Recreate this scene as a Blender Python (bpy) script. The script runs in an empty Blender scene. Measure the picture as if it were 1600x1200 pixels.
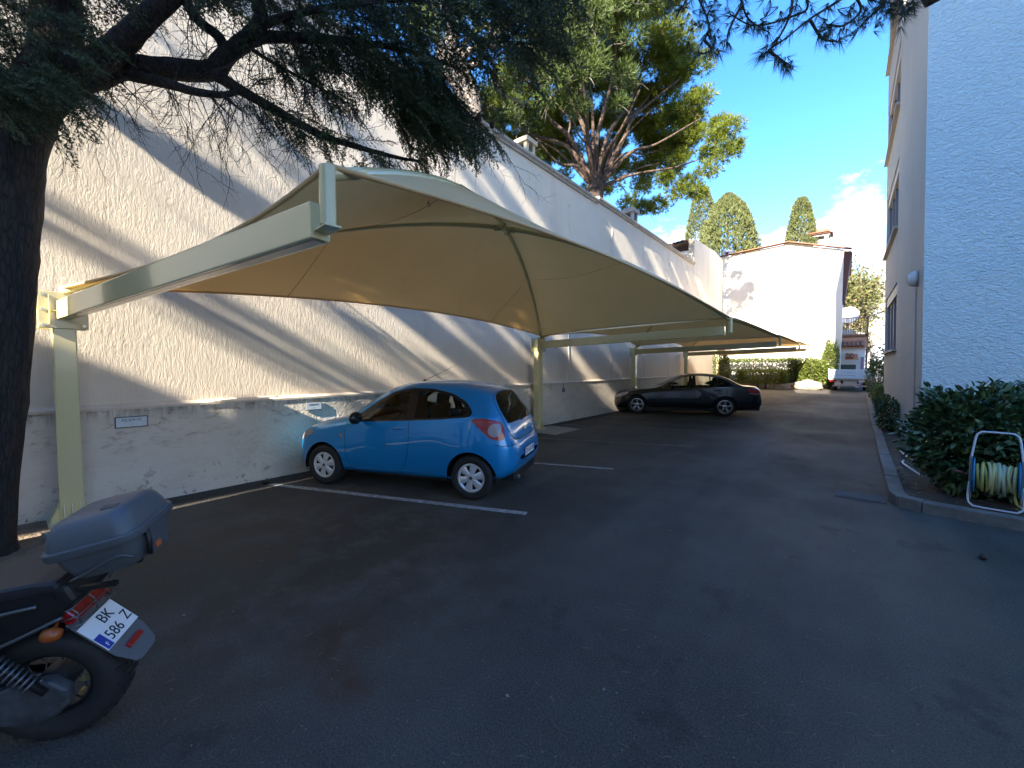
import bpy, bmesh, math, random
import numpy as np
from mathutils import Vector, Matrix
from mathutils.geometry import delaunay_2d_cdt

random.seed(7)
RNG = np.random.default_rng(11)
SC = bpy.context.scene
COL = SC.collection
R = math.radians

# ------------------------------------------------------------------ camera, sky, sun, exposure
F = 640.0                                   # focal length in photo pixels (1600 wide)
CAM = np.array([0.0, 0.0, 1.70])
_th = math.atan((1322 - 800) / F)
_pi = math.atan(27 / F)
FW = np.array([-math.sin(_th) * math.cos(_pi), math.cos(_th) * math.cos(_pi), -math.sin(_pi)])
RT = np.array([math.cos(_th), math.sin(_th), 0.0])
UP = np.cross(RT, FW)
cd = bpy.data.cameras.new('camera')
cd.sensor_width = 36.0
cd.lens = 36.0 * F / 1600.0
cd.clip_start = 0.05
cd.clip_end = 2000
cam = bpy.data.objects.new('camera', cd)
COL.objects.link(cam)
m = Matrix.Identity(4)
for i in range(3):
    m[i][0], m[i][1], m[i][2], m[i][3] = RT[i], UP[i], -FW[i], CAM[i]
cam.matrix_world = m
SC.camera = cam

SUN_D = np.array([-0.09, 1.0, -0.58])       # direction the sunlight travels
SUN_D = SUN_D / np.linalg.norm(SUN_D)
SUN_EL = math.asin(-SUN_D[2])
sl = bpy.data.lights.new('sun', 'SUN')
sl.energy = 5.0
sl.angle = R(0.5)
sl.color = (1.0, 0.90, 0.76)
sun = bpy.data.objects.new('sun', sl)
COL.objects.link(sun)
sun.rotation_euler = Vector(SUN_D).to_track_quat('-Z', 'Y').to_euler()
sun.location = (5, -20, 30)

world = bpy.data.worlds.new('World')
SC.world = world
world.use_nodes = True
def make_world():
    nt = world.node_tree
    n, l = nt.nodes, nt.links
    n.clear()
    out = n.new('ShaderNodeOutputWorld')
    bg = n.new('ShaderNodeBackground')
    bg.inputs[1].default_value = 0.105
    sky = n.new('ShaderNodeTexSky')
    sky.sky_type = 'NISHITA'
    sky.sun_disc = False
    sky.sun_elevation = SUN_EL
    sky.sun_rotation = math.atan2(-SUN_D[0], -SUN_D[1])
    sky.air_density = 1.0
    sky.dust_density = 0.15
    sky.ozone_density = 3.0
    hs = n.new('ShaderNodeHueSaturation')
    hs.inputs['Saturation'].default_value = 1.27
    hs.inputs['Hue'].default_value = 0.506
    l.new(sky.outputs[0], hs.inputs['Color'])
    # cumulus low over the horizon, all round
    tc = n.new('ShaderNodeTexCoord')
    sp = n.new('ShaderNodeSeparateXYZ')
    l.new(tc.outputs['Generated'], sp.inputs[0])
    mp = n.new('ShaderNodeMapping')
    mp.inputs['Scale'].default_value = (1, 1, 1.9)
    mp.inputs['Location'].default_value = (1.3, 0.7, 0.0)
    l.new(tc.outputs['Generated'], mp.inputs[0])
    nz = n.new('ShaderNodeTexNoise')
    nz.inputs['Scale'].default_value = 3.6
    nz.inputs['Detail'].default_value = 9
    nz.inputs['Roughness'].default_value = 0.58
    l.new(mp.outputs[0], nz.inputs['Vector'])
    # coverage falls with elevation
    mr = n.new('ShaderNodeMapRange')
    mr.inputs[1].default_value = 0.10
    mr.inputs[2].default_value = 0.42
    mr.inputs[3].default_value = 0.20
    mr.inputs[4].default_value = -0.22
    l.new(sp.outputs[2], mr.inputs[0])
    ad = n.new('ShaderNodeMath'); ad.operation = 'ADD'
    l.new(nz.outputs[0], ad.inputs[0]); l.new(mr.outputs[0], ad.inputs[1])
    cr = n.new('ShaderNodeValToRGB')
    cr.color_ramp.elements[0].position = 0.50
    cr.color_ramp.elements[1].position = 0.60
    l.new(ad.outputs[0], cr.inputs[0])
    nz2 = n.new('ShaderNodeTexNoise')
    nz2.inputs['Scale'].default_value = 9.0
    nz2.inputs['Detail'].default_value = 5
    l.new(mp.outputs[0], nz2.inputs['Vector'])
    cc = n.new('ShaderNodeValToRGB')
    cc.color_ramp.elements[0].position = 0.35
    cc.color_ramp.elements[0].color = (2.3, 2.5, 2.8, 1)
    cc.color_ramp.elements[1].position = 0.6
    cc.color_ramp.elements[1].color = (5.2, 5.25, 5.3, 1)
    l.new(nz2.outputs[0], cc.inputs[0])
    mx = n.new('ShaderNodeMix'); mx.data_type = 'RGBA'
    l.new(cr.outputs[0], mx.inputs[0])
    l.new(hs.outputs[0], mx.inputs[6]); l.new(cc.outputs[0], mx.inputs[7])
    l.new(mx.outputs[2], bg.inputs[0])
    l.new(bg.outputs[0], out.inputs[0])
make_world()
SC.view_settings.view_transform = 'Standard'
SC.view_settings.look = 'None'
SC.view_settings.gamma = 1.0
SC.view_settings.exposure = 2.5
SC.view_settings.use_curve_mapping = False
SC.render.engine = 'CYCLES'
SC.cycles.max_bounces = 8
SC.cycles.diffuse_bounces = 4
SC.cycles.transparent_max_bounces = 12
SC.cycles.use_denoising = True

# ------------------------------------------------------------------ helpers
def pt(px, py, depth):
    """world point seen at photo pixel (px,py) at a given distance along the view axis"""
    return CAM + depth * (FW + (px - 800) / F * RT - (py - 600) / F * UP)
def zg(y):
    t = min(max((y - 18) / 13.0, 0), 1)
    return 0.34 * t * t * (3 - 2 * t)

def link(o, parent=None):
    COL.objects.link(o)
    if parent is not None:
        o.parent = parent
    return o
def tag(o, label, cat=None, group=None, kind=None):
    o['label'] = label
    if cat: o['category'] = cat
    if group: o['group'] = group
    if kind: o['kind'] = kind
    return o
def empty(name, loc, label, cat, rz=0.0, group=None):
    o = bpy.data.objects.new(name, None)
    o.empty_display_size = 0.2
    o.location = loc
    o.rotation_euler = (0, 0, rz)
    COL.objects.link(o)
    return tag(o, label, cat, group)
def copy_tree(o, parent=None):
    c = o.copy()
    COL.objects.link(c)
    c.parent = parent
    for ch in list(o.children):
        copy_tree(ch, c)
    return c

class MB:
    """collects shapes into one mesh"""
    def __init__(s):
        s.v = []; s.f = []
    def add(s, vs, fs):
        o = len(s.v)
        s.v.extend([tuple(map(float, p)) for p in vs])
        s.f.extend([tuple(i + o for i in f) for f in fs])
        return s
    def box(s, c, size, rot=None):
        hx, hy, hz = size[0] / 2, size[1] / 2, size[2] / 2
        vs = [Vector((x, y, z)) for x in (-hx, hx) for y in (-hy, hy) for z in (-hz, hz)]
        if rot is not None:
            vs = [rot @ p for p in vs]
        vs = [p + Vector(c) for p in vs]
        return s.add(vs, [(0, 1, 3, 2), (4, 6, 7, 5), (0, 4, 5, 1), (2, 3, 7, 6), (0, 2, 6, 4), (1, 5, 7, 3)])
    def bar(s, a, b, w, h, up=(0, 0, 1)):
        """box section from a to b, w across, h along up"""
        a, b = Vector(a), Vector(b)
        d = (b - a).normalized()
        sd = d.cross(Vector(up)).normalized()
        u = sd.cross(d).normalized()
        vs = []
        for p in (a, b):
            for i, j in ((-1, -1), (1, -1), (1, 1), (-1, 1)):
                vs.append(p + sd * (w / 2 * i) + u * (h / 2 * j))
        return s.add(vs, [(0, 3, 2, 1), (4, 5, 6, 7), (0, 1, 5, 4), (1, 2, 6, 5), (2, 3, 7, 6), (3, 0, 4, 7)])
    def tube(s, pts, rad, n=8, cap=True, jitter=0.0, closed=False):
        pts = [Vector(p) for p in pts]
        if not hasattr(rad, '__len__'):
            rad = [rad] * len(pts)
        vs = []; prev = None
        N = len(pts)
        for i, p in enumerate(pts):
            if closed:
                d = (pts[(i + 1) % N] - pts[i - 1])
            else:
                d = (pts[min(i + 1, N - 1)] - pts[max(i - 1, 0)])
            d = d.normalized() if d.length > 1e-9 else Vector((0, 0, 1))
            if prev is None:
                a = Vector((0, 0, 1)) if abs(d.z) < 0.9 else Vector((1, 0, 0))
                u = d.cross(a).normalized()
            else:
                u = (prev - d * prev.dot(d))
                u = u.normalized() if u.length > 1e-6 else d.cross(Vector((1, 0, 0))).normalized()
            prev = u
            w = d.cross(u)
            for k in range(n):
                t = 2 * math.pi * k / n
                r = rad[i] * (1 + jitter * (random.random() - 0.5))
                vs.append(p + u * (math.cos(t) * r) + w * (math.sin(t) * r))
        fs = []
        for i in range(N if closed else N - 1):
            j = (i + 1) % N
            for k in range(n):
                fs.append((i * n + k, i * n + (k + 1) % n, j * n + (k + 1) % n, j * n + k))
        if cap and not closed:
            fs.append(tuple(range(n))[::-1])
            fs.append(tuple((N - 1) * n + k for k in range(n)))
        return s.add(vs, fs)
    def prism(s, poly, to3, thick):
        """poly: 2D points; to3(u,v,w) -> 3D; extruded from w=0 to w=thick"""
        n = len(poly)
        vs = [to3(u, v, 0) for u, v in poly] + [to3(u, v, thick) for u, v in poly]
        fs = [tuple(range(n)), tuple(range(2 * n - 1, n - 1, -1))]
        for i in range(n):
            j = (i + 1) % n
            fs.append((i, i + n, j + n, j))
        return s.add(vs, fs)
    def lathe(s, prof, n=32, c=(0, 0, 0), axis='z', a0=0, a1=2 * math.pi):
        """prof: (radius, height) list"""
        vs = []
        full = abs(a1 - a0 - 2 * math.pi) < 1e-6
        m = n if full else n + 1
        for r, h in prof:
            for k in range(m):
                t = a0 + (a1 - a0) * k / n
                p = (r * math.cos(t), r * math.sin(t), h)
                if axis == 'y': p = (p[0], h, p[1])
                if axis == 'x': p = (h, p[0], p[1])
                vs.append((p[0] + c[0], p[1] + c[1], p[2] + c[2]))
        fs = []
        for i in range(len(prof) - 1):
            for k in range(n if full else n):
                k2 = (k + 1) % m
                if not full and k + 1 >= m: continue
                fs.append((i * m + k, i * m + k2, (i + 1) * m + k2, (i + 1) * m + k))
        return s.add(vs, fs)
    def build(s, name, mat=None, parent=None, origin=(0, 0, 0), smooth=False, bevel=0.0, seg=2, fix=True, auto=None):
        me = bpy.data.meshes.new(name)
        o = np.array(origin, float)
        me.from_pydata([(a - o[0], b - o[1], c - o[2]) for a, b, c in s.v], [], s.f)
        bm = bmesh.new(); bm.from_mesh(me)
        if fix:
            bmesh.ops.remove_doubles(bm, verts=bm.verts, dist=1e-5)
            bmesh.ops.recalc_face_normals(bm, faces=bm.faces)
        if bevel > 0:
            es = [e for e in bm.edges if len(e.link_faces) == 2 and e.calc_face_angle(0) > R(30)]
            try:
                bmesh.ops.bevel(bm, geom=es, offset=bevel, segments=seg, affect='EDGES', profile=0.6, clamp_overlap=True)
            except Exception:
                pass
        bm.to_mesh(me); bm.free()
        if smooth or auto is not None:
            me.shade_smooth()
            if auto is not None:
                me.set_sharp_from_angle(angle=R(auto))
        if mat: me.materials.append(mat)
        ob = bpy.data.objects.new(name, me)
        if parent is None:
            ob.location = tuple(o)
        return link(ob, parent)

def np_mesh(name, V, faces, mat, parent=None, smooth=False, origin=None):
    """faces: (M,k) int array"""
    V = np.asarray(V, np.float32); faces = np.asarray(faces, np.int32)
    if origin is not None:
        V = V - np.asarray(origin, np.float32)
    me = bpy.data.meshes.new(name)
    me.vertices.add(len(V)); me.vertices.foreach_set('co', V.ravel())
    M, k = faces.shape
    me.loops.add(M * k); me.loops.foreach_set('vertex_index', faces.ravel())
    me.polygons.add(M)
    me.polygons.foreach_set('loop_start', np.arange(0, M * k, k, dtype=np.int32))
    me.update(calc_edges=True)
    if smooth: me.shade_smooth()
    if mat: me.materials.append(mat)
    ob = bpy.data.objects.new(name, me)
    if parent is None and origin is not None:
        ob.location = tuple(origin)
    return link(ob, parent)

def frames(D, roll=None, upref=None):
    """rotation matrices whose x axis is D (N,3)"""
    D = D / np.linalg.norm(D, axis=1, keepdims=True)
    a = np.tile(np.array([0, 0, 1.0]), (len(D), 1)) if upref is None else upref
    bad = np.abs((D * a).sum(1)) > 0.97
    a = a.copy(); a[bad] = (1, 0, 0)
    y = np.cross(a, D); y /= np.linalg.norm(y, axis=1, keepdims=True)
    z = np.cross(D, y)
    if roll is not None:
        c, s = np.cos(roll)[:, None], np.sin(roll)[:, None]
        y, z = y * c + z * s, z * c - y * s
    return np.stack([D, y, z], axis=2)
def scatter(protoV, protoF, P, M, S):
    """copies of a prototype merged in one vertex/face array"""
    n = len(protoV)
    V = np.einsum('mij,nj->mni', M * np.asarray(S)[:, None, None], protoV) + P[:, None, :]
    Fc = protoF[None] + (np.arange(len(P)) * n)[:, None, None]
    return V.reshape(-1, 3), Fc.reshape(-1, protoF.shape[1])
def rdir(n, up=0.0):
    v = RNG.normal(size=(n, 3)); v[:, 2] += up
    return v / np.linalg.norm(v, axis=1, keepdims=True)

# ------------------------------------------------------------------ materials
MATS = {}
def mat(name, col, rough=0.6, metal=0.0, var=None, bump=None, coat=0.0, spec=None, stretch=None, islands=None, trans=0.0, emit=None):
    """var=(scale, other colour, contrast) blends a second colour by noise; bump=(scale, distance); islands=colour per leaf"""
    if name in MATS: return MATS[name]
    M = bpy.data.materials.new(name); MATS[name] = M
    M.use_nodes = True
    n, l = M.node_tree.nodes, M.node_tree.links
    b = n['Principled BSDF']
    b.inputs['Base Color'].default_value = (*col, 1)
    b.inputs['Roughness'].default_value = rough
    b.inputs['Metallic'].default_value = metal
    if coat:
        b.inputs['Coat Weight'].default_value = coat
        b.inputs['Coat Roughness'].default_value = 0.06
    if spec is not None:
        b.inputs['Specular IOR Level'].default_value = spec
    geo = n.new('ShaderNodeNewGeometry')
    vec = geo.outputs['Position']
    if stretch:
        mp = n.new('ShaderNodeMapping'); mp.inputs['Scale'].default_value = stretch
        l.new(vec, mp.inputs[0]); vec = mp.outputs[0]
    colsock = None
    if var:
        nz = n.new('ShaderNodeTexNoise')
        nz.inputs['Scale'].default_value = var[0]; nz.inputs['Detail'].default_value = 6
        nz.inputs['Roughness'].default_value = 0.65
        l.new(vec, nz.inputs['Vector'])
        cr = n.new('ShaderNodeValToRGB')
        w = var[2] if len(var) > 2 else 0.2
        cr.color_ramp.elements[0].position = 0.5 - w; cr.color_ramp.elements[1].position = 0.5 + w
        cr.color_ramp.elements[0].color = (*col, 1); cr.color_ramp.elements[1].color = (*var[1], 1)
        l.new(nz.outputs[0], cr.inputs[0]); colsock = cr.outputs[0]
    if islands:
        cr2 = n.new('ShaderNodeValToRGB')
        els = cr2.color_ramp.elements
        for i, c in enumerate(islands):
            p = i / (len(islands) - 1)
            if i < 2: e = els[i]; e.position = p
            else: e = els.new(p)
        pos = [i / (len(islands) - 1) for i in range(len(islands))]
        while len(els) > len(islands): els.remove(els[-1])
        for i, c in enumerate(islands):
            els[i].position = pos[i]
        for i, c in enumerate(islands):
            els[i].color = (*c, 1)
        l.new(geo.outputs['Random Per Island'], cr2.inputs[0])
        if colsock is None: colsock = cr2.outputs[0]
        else:
            mx = n.new('ShaderNodeMix'); mx.data_type = 'RGBA'; mx.inputs[0].default_value = 0.5
            l.new(colsock, mx.inputs[6]); l.new(cr2.outputs[0], mx.inputs[7]); colsock = mx.outputs[2]
    if colsock is not None:
        l.new(colsock, b.inputs['Base Color'])
    if bump:
        bn = n.new('ShaderNodeBump'); bn.inputs['Distance'].default_value = bump[1]
        bn.inputs['Strength'].default_value = 1.0
        nb = n.new('ShaderNodeTexNoise'); nb.inputs['Scale'].default_value = bump[0]
        nb.inputs['Detail'].default_value = 5
        l.new(vec, nb.inputs['Vector']); l.new(nb.outputs[0], bn.inputs['Height'])
        l.new(bn.outputs[0], b.inputs['Normal'])
    if trans > 0:
        out = n['Material Output']
        tr = n.new('ShaderNodeBsdfTranslucent')
        if colsock is not None: l.new(colsock, tr.inputs[0])
        else: tr.inputs[0].default_value = (*col, 1)
        ms = n.new('ShaderNodeMixShader'); ms.inputs[0].default_value = trans
        l.new(b.outputs[0], ms.inputs[1]); l.new(tr.outputs[0], ms.inputs[2])
        l.new(ms.outputs[0], out.inputs[0])
    return M
def glass(name, tint=(0.55, 0.6, 0.58), gloss=0.12):
    if name in MATS: return MATS[name]
    M = bpy.data.materials.new(name); MATS[name] = M
    M.use_nodes = True
    n, l = M.node_tree.nodes, M.node_tree.links
    n.remove(n['Principled BSDF'])
    out = n['Material Output']
    t = n.new('ShaderNodeBsdfTransparent'); t.inputs[0].default_value = (*tint, 1)
    g = n.new('ShaderNodeBsdfGlossy'); g.inputs['Roughness'].default_value = 0.02
    fr = n.new('ShaderNodeFresnel'); fr.inputs[0].default_value = 1.5
    ma = n.new('ShaderNodeMath'); ma.operation = 'MULTIPLY'; ma.inputs[1].default_value = 1.0
    l.new(fr.outputs[0], ma.inputs[0])
    ms = n.new('ShaderNodeMixShader')
    l.new(ma.outputs[0], ms.inputs[0]); l.new(t.outputs[0], ms.inputs[1]); l.new(g.outputs[0], ms.inputs[2])
    l.new(ms.outputs[0], out.inputs[0])
    return M

class NT:
    """small node-graph helper on a material"""
    def __init__(s, name, rough=0.8):
        s.M = bpy.data.materials.new(name); MATS[name] = s.M
        s.M.use_nodes = True
        s.n, s.l = s.M.node_tree.nodes, s.M.node_tree.links
        s.b = s.n['Principled BSDF']; s.b.inputs['Roughness'].default_value = rough
        s.geo = s.n.new('ShaderNodeNewGeometry'); s.pos = s.geo.outputs['Position']
    def map(s, scale, loc=(0, 0, 0)):
        m = s.n.new('ShaderNodeMapping'); m.inputs['Scale'].default_value = scale; m.inputs['Location'].default_value = loc
        s.l.new(s.pos, m.inputs[0]); return m.outputs[0]
    def noise(s, scale, vec=None, detail=5, rough=0.6, dist=0.0):
        t = s.n.new('ShaderNodeTexNoise'); t.inputs['Scale'].default_value = scale; t.inputs['Detail'].default_value = detail
        t.inputs['Roughness'].default_value = rough; t.inputs['Distortion'].default_value = dist
        s.l.new(vec or s.pos, t.inputs['Vector']); return t.outputs[0]
    def voro(s, scale, vec=None, feature='F1'):
        t = s.n.new('ShaderNodeTexVoronoi'); t.inputs['Scale'].default_value = scale; t.feature = feature
        s.l.new(vec or s.pos, t.inputs['Vector']); return t.outputs['Distance']
    def math(s, op, a, b=None, c=None):
        t = s.n.new('ShaderNodeMath'); t.operation = op
        for i, x in enumerate((a, b, c)):
            if x is None: continue
            if isinstance(x, (int, float)): t.inputs[i].default_value = x
            else: s.l.new(x, t.inputs[i])
        return t.outputs[0]
    def ramp(s, fac, p0, p1, c0=(0, 0, 0), c1=(1, 1, 1)):
        if p0 > p1: p0, p1, c0, c1 = p1, p0, c1, c0
        t = s.n.new('ShaderNodeValToRGB'); e = t.color_ramp.elements
        e[0].position = p0; e[1].position = p1; e[0].color = (*c0, 1); e[1].color = (*c1, 1)
        s.l.new(fac, t.inputs[0]); return t.outputs[0]
    def range(s, x, a, b, c=0.0, d=1.0):
        t = s.n.new('ShaderNodeMapRange')
        for i, q in enumerate((a, b, c, d)): t.inputs[i + 1].default_value = q
        s.l.new(x, t.inputs[0]); return t.outputs[0]
    def mix(s, fac, a, b, mode='MIX'):
        t = s.n.new('ShaderNodeMix'); t.data_type = 'RGBA'; t.blend_type = mode
        if isinstance(fac, (int, float)): t.inputs[0].default_value = fac
        else: s.l.new(fac, t.inputs[0])
        for i, x in ((6, a), (7, b)):
            if isinstance(x, tuple): t.inputs[i].default_value = (*x, 1)
            else: s.l.new(x, t.inputs[i])
        return t.outputs[2]
    def xyz(s, vec=None):
        t = s.n.new('ShaderNodeSeparateXYZ'); s.l.new(vec or s.pos, t.inputs[0]); return t.outputs
    def color(s, x): s.l.new(x, s.b.inputs['Base Color'])
    def bump(s, h, dist, strength=1.0):
        t = s.n.new('ShaderNodeBump'); t.inputs['Distance'].default_value = dist; t.inputs['Strength'].default_value = strength
        s.l.new(h, t.inputs['Height']); s.l.new(t.outputs[0], s.b.inputs['Normal'])

def m_asphalt():
    t = NT('asphalt', 0.8)
    t.b.inputs['Specular IOR Level'].default_value = 0.22
    big = t.noise(0.35, detail=7, rough=0.62); med = t.noise(2.6, detail=8, rough=0.7); fine = t.noise(95, detail=5, rough=0.8)
    sp = t.voro(62); sp2 = t.voro(130)
    trk = t.noise(1.0, t.map((0.55, 0.10, 1), (3.1, 0.4, 0)), detail=5, rough=0.6)
    c = t.mix(t.ramp(big, 0.42, 0.58), (0.062, 0.0560, 0.0470), (0.100, 0.0905, 0.0760))
    c = t.mix(t.math('MULTIPLY', t.ramp(trk, 0.47, 0.68), 0.85), c, (0.150, 0.137, 0.117))
    c = t.mix(t.math('MULTIPLY', t.ramp(med, 0.48, 0.74), 0.5), c, (0.070, 0.062, 0.052))
    c = t.mix(t.math('MULTIPLY', t.ramp(fine, 0.52, 0.64), 0.75), c, (0.190, 0.175, 0.152))
    c = t.mix(t.math('MULTIPLY', t.ramp(fine, 0.47, 0.37), 0.65), c, (0.012, 0.011, 0.010))
    wet = t.noise(1.3, t.map((1, 1, 1), (5, 2, 0)), detail=7, rough=0.7)
    c = t.mix(t.math('MULTIPLY', t.ramp(wet, 0.60, 0.64), 0.35), c, (0.026, 0.024, 0.021))
    c = t.mix(t.math('MULTIPLY', t.ramp(sp, 0.20, 0.08), 0.35), c, (0.20, 0.19, 0.175))
    rg = t.range(big, 0.3, 0.7, 0.85, 0.62)
    t.l.new(rg, t.b.inputs['Roughness'])
    # oil and rust stains, brown drift towards the tree
    x = t.xyz()
    for (sx, sy, r, col) in ((-2.42, 1.25, 0.35, (0.085, 0.036, 0.016)), (-2.05, 1.1, 0.22, (0.09, 0.04, 0.018)), (-3.6, 1.9, 2.2, (0.055, 0.040, 0.026)), (-4.4, 0.9, 1.2, (0.10, 0.075, 0.045)), (0.2, 7.1, 0.5, (0.07, 0.04, 0.025))):
        d = t.math('SQRT', t.math('ADD', t.math('POWER', t.math('SUBTRACT', x[0], sx), 2.0), t.math('POWER', t.math('SUBTRACT', x[1], sy), 2.0)))
        msk = t.math('MINIMUM', t.math('MULTIPLY', t.math('MULTIPLY', t.range(d, r, 0.0), 1.6), t.ramp(med, 0.34, 0.56)), 1.0)
        c = t.mix(t.math('MULTIPLY', msk, 0.75), c, col)
    t.color(c)
    t.bump(t.math('ADD', t.math('MULTIPLY', fine, 1.0), t.math('ADD', t.math('MULTIPLY', sp, 0.8), t.math('MULTIPLY', sp2, 0.5))), 0.014)
    return t.M
def m_stucco_wall():
    t = NT('drip_stucco', 0.9)
    v = t.map((1, 26, 7.5))
    a = t.noise(1.0, v, detail=9, rough=0.72, dist=0.35)
    v2 = t.map((1, 60, 24))
    b = t.noise(1.0, v2, detail=4, rough=0.6, dist=0.3)
    g = t.noise(70, detail=3)
    amp = t.ramp(t.noise(0.8, detail=3), 0.3, 0.7, (0.55, 0.55, 0.55), (1, 1, 1))
    h = t.math('MULTIPLY', amp, t.math('ADD', t.math('MULTIPLY', t.ramp(a, 0.34, 0.70), 1.0), t.math('ADD', t.math('MULTIPLY', b, 0.9), t.math('MULTIPLY', g, 0.45))))
    t.bump(h, 0.009)
    x = t.xyz()
    big = t.noise(0.35, detail=4)
    st = t.noise(1.0, t.map((1, 1.6, 0.12)), detail=5)
    c = t.mix(t.ramp(big, 0.35, 0.7), (0.70, 0.625, 0.50), (0.77, 0.69, 0.555))
    c = t.mix(t.math('MULTIPLY', t.ramp(st, 0.50, 0.72), 0.38), c, (0.50, 0.42, 0.33))
    pat = t.noise(0.55, t.map((1, 1, 1), (3, 7, 2)), detail=6, rough=0.7)
    c = t.mix(t.math('MULTIPLY', t.ramp(pat, 0.56, 0.60), 0.25), c, (0.80, 0.71, 0.60))
    c = t.mix(t.math('MULTIPLY', t.range(x[2], 2.0, 1.2), 0.35), c, (0.62, 0.47, 0.36))
    t.color(c)
    return t.M
def m_plinth():
    t = NT('stained_plinth', 0.92)
    x = t.xyz()
    rough_mask = t.ramp(t.math('ADD', t.range(x[1], 1.2, 3.4), t.math('MULTIPLY', t.math('SUBTRACT', t.noise(2.5), 0.5), 0.8)), 0.35, 0.6)
    a = t.noise(24, detail=4, rough=0.6); b = t.noise(60, detail=3)
    s = t.noise(5, detail=5)
    h = t.math('ADD', t.math('MULTIPLY', t.math('MULTIPLY', a, rough_mask), 1.6), t.math('ADD', t.math('MULTIPLY', s, 0.25), t.math('MULTIPLY', b, 0.08)))
    t.bump(h, 0.022)
    st = t.noise(3.2, t.map((1, 1, 2.2)), detail=8, rough=0.72)
    st2 = t.noise(9, detail=6, rough=0.7)
    c = t.mix(t.ramp(t.noise(0.9), 0.35, 0.7), (0.56, 0.50, 0.415), (0.64, 0.58, 0.49))
    # mould hanging from the ledge and creeping up from the ground
    drip = t.noise(1.0, t.map((1, 16, 2.0)), detail=4)
    top = t.math('MULTIPLY', t.range(x[2], 1.02, 1.22), t.ramp(drip, 0.42, 0.60))
    top2 = t.math('MULTIPLY', t.range(x[2], 0.55, 1.12), t.ramp(st, 0.55, 0.63))
    low = t.math('MULTIPLY', t.range(x[2], 0.62, 0.03), t.ramp(st2, 0.57, 0.63))
    near = t.range(x[1], 9.0, -0.5, 0.25, 1.0)
    mk = t.math('MULTIPLY', t.math('MINIMUM', t.math('ADD', t.math('ADD', top, top2), low), 1.0), near)
    c = t.mix(t.math('MULTIPLY', mk, 0.85), c, (0.075, 0.058, 0.04))
    c = t.mix(t.math('MULTIPLY', t.ramp(st, 0.46, 0.72), 0.36), c, (0.38, 0.31, 0.21))
    t.color(c)
    return t.M
def m_roughcast(name, c0, c1, sc=16, dist=0.02):
    t = NT(name, 0.88)
    a = t.noise(sc, t.map((1, 1, 1.7)), detail=4, rough=0.55, dist=0.8); b = t.noise(sc * 4, detail=3)
    t.bump(t.math('ADD', t.math('MULTIPLY', t.ramp(a, 0.35, 0.65), 1.0), t.math('MULTIPLY', b, 0.25)), dist)
    c = t.mix(t.ramp(t.noise(0.6, detail=4), 0.35, 0.7), c0, c1)
    t.color(c)
    return t.M
def m_bark(name, c0, c1, sc=(9, 9, 2.0), dist=0.03):
    t = NT(name, 0.95)
    v = t.map(sc)
    a = t.noise(1.0, v, detail=6, rough=0.65, dist=1.0); vv = t.voro(2.1, v, 'DISTANCE_TO_EDGE')
    h = t.math('ADD', a, t.math('MULTIPLY', t.ramp(vv, 0.0, 0.2), 0.28))
    t.bump(h, dist)
    t.color(t.mix(t.ramp(h, 0.45, 0.95), c0, c1))
    return t.M
def m_tiles(name):
    return mat(name, (0.33, 0.13, 0.065), 0.85, var=(2.5, (0.20, 0.10, 0.07), 0.25), bump=(30, 0.006))

ASPHALT = m_asphalt()
STUCCO = m_stucco_wall()
PLINTH = m_plinth()
BARK_CEDAR = m_bark('cedar_bark', (0.012, 0.010, 0.009), (0.042, 0.034, 0.028), (16, 16, 3.0), 0.025)
BARK_PINE = m_bark('pine_bark', (0.045, 0.030, 0.022), (0.13, 0.085, 0.06), (4, 4, 1.2), 0.04)
BARK_GREY = m_bark('grey_bark', (0.12, 0.10, 0.085), (0.28, 0.25, 0.22), (6, 6, 1.5), 0.04)
TILE = m_tiles('terracotta_tile')
PAINT_CREAM = mat('cream_gloss_paint', (0.58, 0.52, 0.27), 0.18, coat=0.6, bump=(3, 0.0015))
BLACK_PLASTIC = mat('black_plastic', (0.012, 0.012, 0.013), 0.5)
RUBBER = mat('tyre_rubber', (0.014, 0.014, 0.014), 0.75, bump=(60, 0.002))
CHROME = mat('bright_metal', (0.62, 0.63, 0.64), 0.25, 1.0)
STEEL = mat('dull_steel', (0.35, 0.36, 0.37), 0.4, 0.9)
WHITE_PLATE = mat('white_plate', (0.75, 0.76, 0.76), 0.4)
INK = mat('dark_ink', (0.010, 0.010, 0.012), 0.6)

def text(body, size, M, parent, mtx, name='lettering', depth=0.0006, font_scale_x=1.0):
    c = bpy.data.curves.new(name, 'FONT')
    c.body = body; c.size = size; c.align_x = 'CENTER'; c.align_y = 'CENTER'
    c.extrude = depth; c.offset = 0.0
    o = bpy.data.objects.new(name, c)
    COL.objects.link(o)
    dg = bpy.context.evaluated_depsgraph_get()
    me = bpy.data.meshes.new_from_object(o.evaluated_get(dg))
    bpy.data.objects.remove(o)
    if font_scale_x != 1.0:
        me.transform(Matrix.Diagonal((font_scale_x, 1, 1, 1)))
    me.transform(mtx)
    me.materials.clear(); me.materials.append(M)
    ob = bpy.data.objects.new(name, me)
    return link(ob, parent)
def basis(o, x, y):
    x = Vector(x).normalized(); y = Vector(y).normalized(); z = x.cross(y).normalized(); y = z.cross(x)
    M = Matrix.Identity(4)
    for i in range(3):
        M[i][0], M[i][1], M[i][2], M[i][3] = x[i], y[i], z[i], o[i]
    return M

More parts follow.
